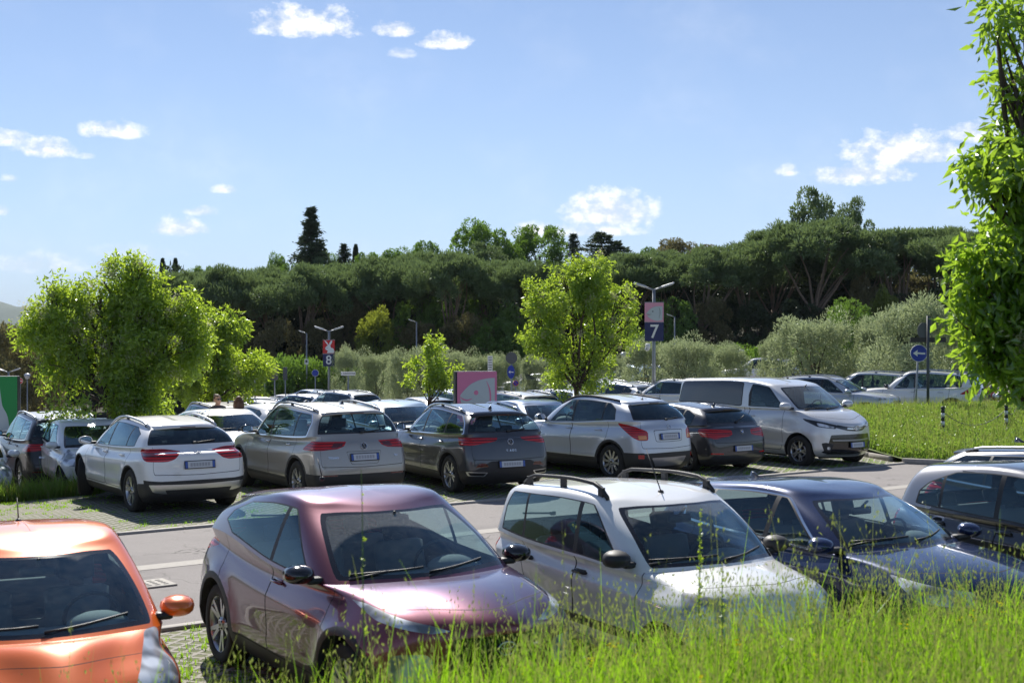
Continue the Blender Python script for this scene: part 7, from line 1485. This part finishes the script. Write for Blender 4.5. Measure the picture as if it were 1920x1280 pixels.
V, Fc = blades('g', P, (rs.gamma(4.0, .058, len(P)) * .85 + .03) * np.clip(1 + cl, .45, 1.6), .0115, .30, L_GRASS); o = join_leaves('bank_grass', [(V, Fc, L_GRASS)]); tag(o, kind='stuff')
P = bank_pts(4200, 2.6); V, Fc = blades('g', P, rs.uniform(.26, .58, len(P)), .014, .55, L_GRASS, seg=5); V2, F2 = blades('g', bank_pts(4500), rs.uniform(.2, .55, 4500), .004, .12, L_GRASSD); o = join_leaves('tall_grass', [(V, Fc, L_GRASS), (V2, F2, L_GRASSD)]); tag(o, kind='stuff')
# wild oats: thin stalks with hanging seed heads
def oats(n, hmin, hmax, sel=None):
    P = bank_pts(n * 3)
    if sel is not None: P = P[sel(P)]
    P = P[:n]; n = len(P); H = rs.uniform(hmin, hmax, n)[:, None]; b = rs.uniform(0, 6.28, n); Ln = np.stack([np.cos(b), np.sin(b), np.zeros(n)], 1) * rs.uniform(.05, .28, (n, 1)); st = blades('s', P, H[:, 0], .0032, .0001, L_SEED, seg=4)[0].reshape(n, 10, 3)
    t = np.repeat(np.arange(5) / 4, 2)[None, :, None]; st = st + Ln[:, None, :] * t**2 * H[:, None, :]; o = (np.arange(n) * 10)[:, None]; Fs = np.concatenate([o + np.array([2 * k, 2 * k + 1, 2 * k + 3, 2 * k + 2]) for k in range(4)], 0); m_ = 14
    tt = rs.uniform(.62, 1.0, (n, m_, 1)); base = P[:, None, :] + np.array([0, 0, 1.0]) * H[:, None, :] * tt + Ln[:, None, :] * tt**2 * H[:, None, :]; off = rs.normal(size=(n, m_, 3)) * np.array([.03, .03, .012]); base = (base + off).reshape(-1, 3); D = unit(rs.normal(size=base.shape) * .35 + np.array([0, 0, -1.0])); V, Fc = leaf_arrays(base, D, rs.uniform(.018, .032, len(base)), .0075, .4); return (st.reshape(-1, 3), Fs, L_SEED), (V, Fc, L_SEED)
dn = lambda P: rs.uniform(0, 1, len(P)) < (.35 + .65 * np.clip((P[:, 0] / P[:, 1] + .1) * 3.0, 0, 1))
a = oats(1900, .35, .72, dn); b2 = oats(260, .7, .98, dn); tag(join_leaves('wild_oats', list(a) + list(b2)), kind='stuff')
# yellow flowers, thick at the lower left
def flowers(n, sel, r=.011):
    P = bank_pts(n * 6); P = P[sel(P)][:n]; n = len(P); H = rs.uniform(.22, .46, n); st, Fs = blades('f', P, H, .003, .05, L_GRASS, seg=2); tip = P + np.array([0, 0, 1.0]) * H[:, None]; C = np.repeat(tip, 5, 0) + rs.normal(size=(n * 5, 3)) * .016; C = np.repeat(C, 4, 0); a_ = np.tile(np.arange(4) * 1.571, n * 5) + rs.uniform(0, 1, len(C)); D = np.stack([np.cos(a_), np.sin(a_), np.full(len(a_), .35)], 1); V, Fc = leaf_arrays(C, unit(D), r, r * .9, .1); return (st, Fs, L_GRASS), (V, Fc, L_FYEL)
x_ = flowers(420, lambda P: (P[:, 0] / P[:, 1] < -.12) | (rs.uniform(0, 1, len(P)) < .10)); tag(join_leaves('yellow_wildflowers', list(x_)), kind='stuff')
# a few weeds standing up in front of the cars
def weed(px, topy, d, lb, n=60, lean=0.0):
    x = at(px, d); z0 = bank_z(x, d); H = ztop(topy, d) - z0; r = empty('weed_stalk', (x, d, z0), 0, lb, 'weed', 'single stalks standing above the grass'); b = MB(); pts = [(lean * (k / 8)**2, .02 * math.sin(k), H * k / 8) for k in range(9)]; b.tube(pts, [.0045 - .0004 * k for k in range(9)], mat('stalk_green', (.10, .18, .03), .6), 6); b.build('stem', r)
    t = rs.uniform(.45, 1, n); P_ = np.stack([lean * t**2, .02 * np.sin(t * 8), H * t], 1); D = unit(rdir(n) * .8 + np.array([0, 0, .3])); V, Fc = leaf_arrays(P_, D, rs.uniform(.015, .05, n) * (1.25 - t), .012, .2); join_leaves('leaves', [(V, Fc, L_ASH)], r)
weed(1308, 955, 6.2, 'tall leafy weed in front of the small white hatchback windscreen', 110, .02); weed(1095, 905, 5.4, 'thin seeding stalk in front of the white hatchback side windows', 10, -.03) if 0 else None
weed(686, 880, 5.0, 'thin pale stalk in front of the purple crossover and warm silver SUV', 14, -.02); weed(1352, 1060, 6.0, 'short leafy weed right of the tall leafy one', 40, .01)
# grass on the island, mown lower near the kerb
isv = np.vectorize(isl_z)
def in_poly(P, poly):
    r_ = np.zeros(len(P), bool); j = len(poly) - 1
    for i in range(len(poly)):
        xi, yi = poly[i]; xj, yj = poly[j]; c_ = ((yi > P[:, 1]) != (yj > P[:, 1])) & (P[:, 0] < (xj - xi) * (P[:, 1] - yi) / (yj - yi + 1e-12) + xi); r_ ^= c_; j = i
    return r_
def area_pts(n, poly, zf):
    a_ = np.array(poly); out = []; c_ = 0
    while c_ < n:
        q_ = np.stack([rs.uniform(a_[:, 0].min(), a_[:, 0].max(), n), rs.uniform(a_[:, 1].min(), a_[:, 1].max(), n)], 1); q_ = q_[in_poly(q_, poly) & (np.abs(q_[:, 0]) < .42 * q_[:, 1] + .5)]; out.append(q_); c_ += len(q_)
    q_ = np.concatenate(out)[:n]; return np.stack([q_[:, 0], q_[:, 1], zf(q_[:, 0], q_[:, 1])], 1)
ISV = [p for p in ISL if p[0] < 27] + [(24, 52)]
ISP = [(8.1, 33.0), (8.8, 29.8), (12.5, 27.8), (20, 25.3), (20, 43), (13.5, 43.3), (9.3, 41)]
P = area_pts(48000, ISP, isv); cl = np.clip(1 + .3 * vnoise(P * np.array([1, 1, 0]), .9, 5), .35, 1.7); V, Fc = blades('g', P, (rs.gamma(4, .030, len(P)) + .03) * cl, .026, .5, L_GRASS, seg=2); V2, F2 = blades('g', area_pts(11000, ISP, isv), rs.uniform(.2, .55, 11000), .012, .2, L_GRASSD, seg=2); P3 = area_pts(60000, ISP, isv); k3 = vnoise(P3 * np.array([1, 1, 0]), 2.5, 8) > -.6; P3 = P3[k3]; P3[:, 2] += rs.uniform(.02, .24, len(P3)); V3, F3 = leaf_arrays(P3, unit(rdir(len(P3)) + np.array([0, 0, .5])), rs.uniform(.05, .12, len(P3)), .045)
tag(join_leaves('island_grass', [(V3, F3, L_ISL), (V, Fc, L_ISL), (V2, F2, L_SEED)]), kind='stuff')
# strip of grass in front of the small white hatchback, tufts along kerbs
zv = np.vectorize(zg); g0 = gp(0, 905)
STR = [(-10.2, 23.9), (-7.75, 24.5), (-7.6, 25.3), (-8.3, 25.9), (-10.8, 24.9)]
P = area_pts(6500, STR, zv); V, Fc = blades('g', P, rs.gamma(4, .055, len(P)) + .04, .020, .5, L_ISL, seg=3); V2, F2 = blades('g', area_pts(900, STR, zv), rs.uniform(.2, .5, 900), .012, .4, L_GRASSD, seg=3); tag(join_leaves('verge_grass', [(V, Fc, L_ISL), (V2, F2, L_GRASSD)]), kind='stuff')
def tufts(name, poly, n, h, k=14):
    P0 = area_pts(n, poly, zv); P = np.repeat(P0, k, 0) + rs.normal(size=(n * k, 3)) * np.array([.05, .05, 0]); V, Fc = blades('g', P, rs.uniform(.3, 1, len(P)) * h, .012, .5, L_GRASS, seg=2); tag(join_leaves(name, [(V, Fc, L_GRASS)]), kind='stuff')
bayf = [L2(-4, .15), L2(19, .15), L2(19, 6.2), L2(-4, 6.2)]; bayn = [L2(-8, -Wl - 3), L2(12, -Wl - 3), L2(12, -Wl - .1), L2(-8, -Wl - .1)]
tufts('bay_grass_far', bayf, 1100, .06); tufts('bay_grass_near', bayn, 900, .09)
# ---------------------------------------------------------------- the air between here and the far hill
hz_m = bpy.data.materials.new('haze_air'); hz_m.use_nodes = True; g = NT(hz_m); g.n.remove(g.b); pv = g.new('ShaderNodeVolumePrincipled'); pv.inputs['Color'].default_value = (.75, .85, 1, 1); pv.inputs['Density'].default_value = .00007; g.l.new(pv.outputs[0], g.out.inputs['Volume'])
hb = MB(); hb.box((0, 3000, 95), (10400, 10400, 240), hz_m); tag(hb.build('haze'), kind='stuff')
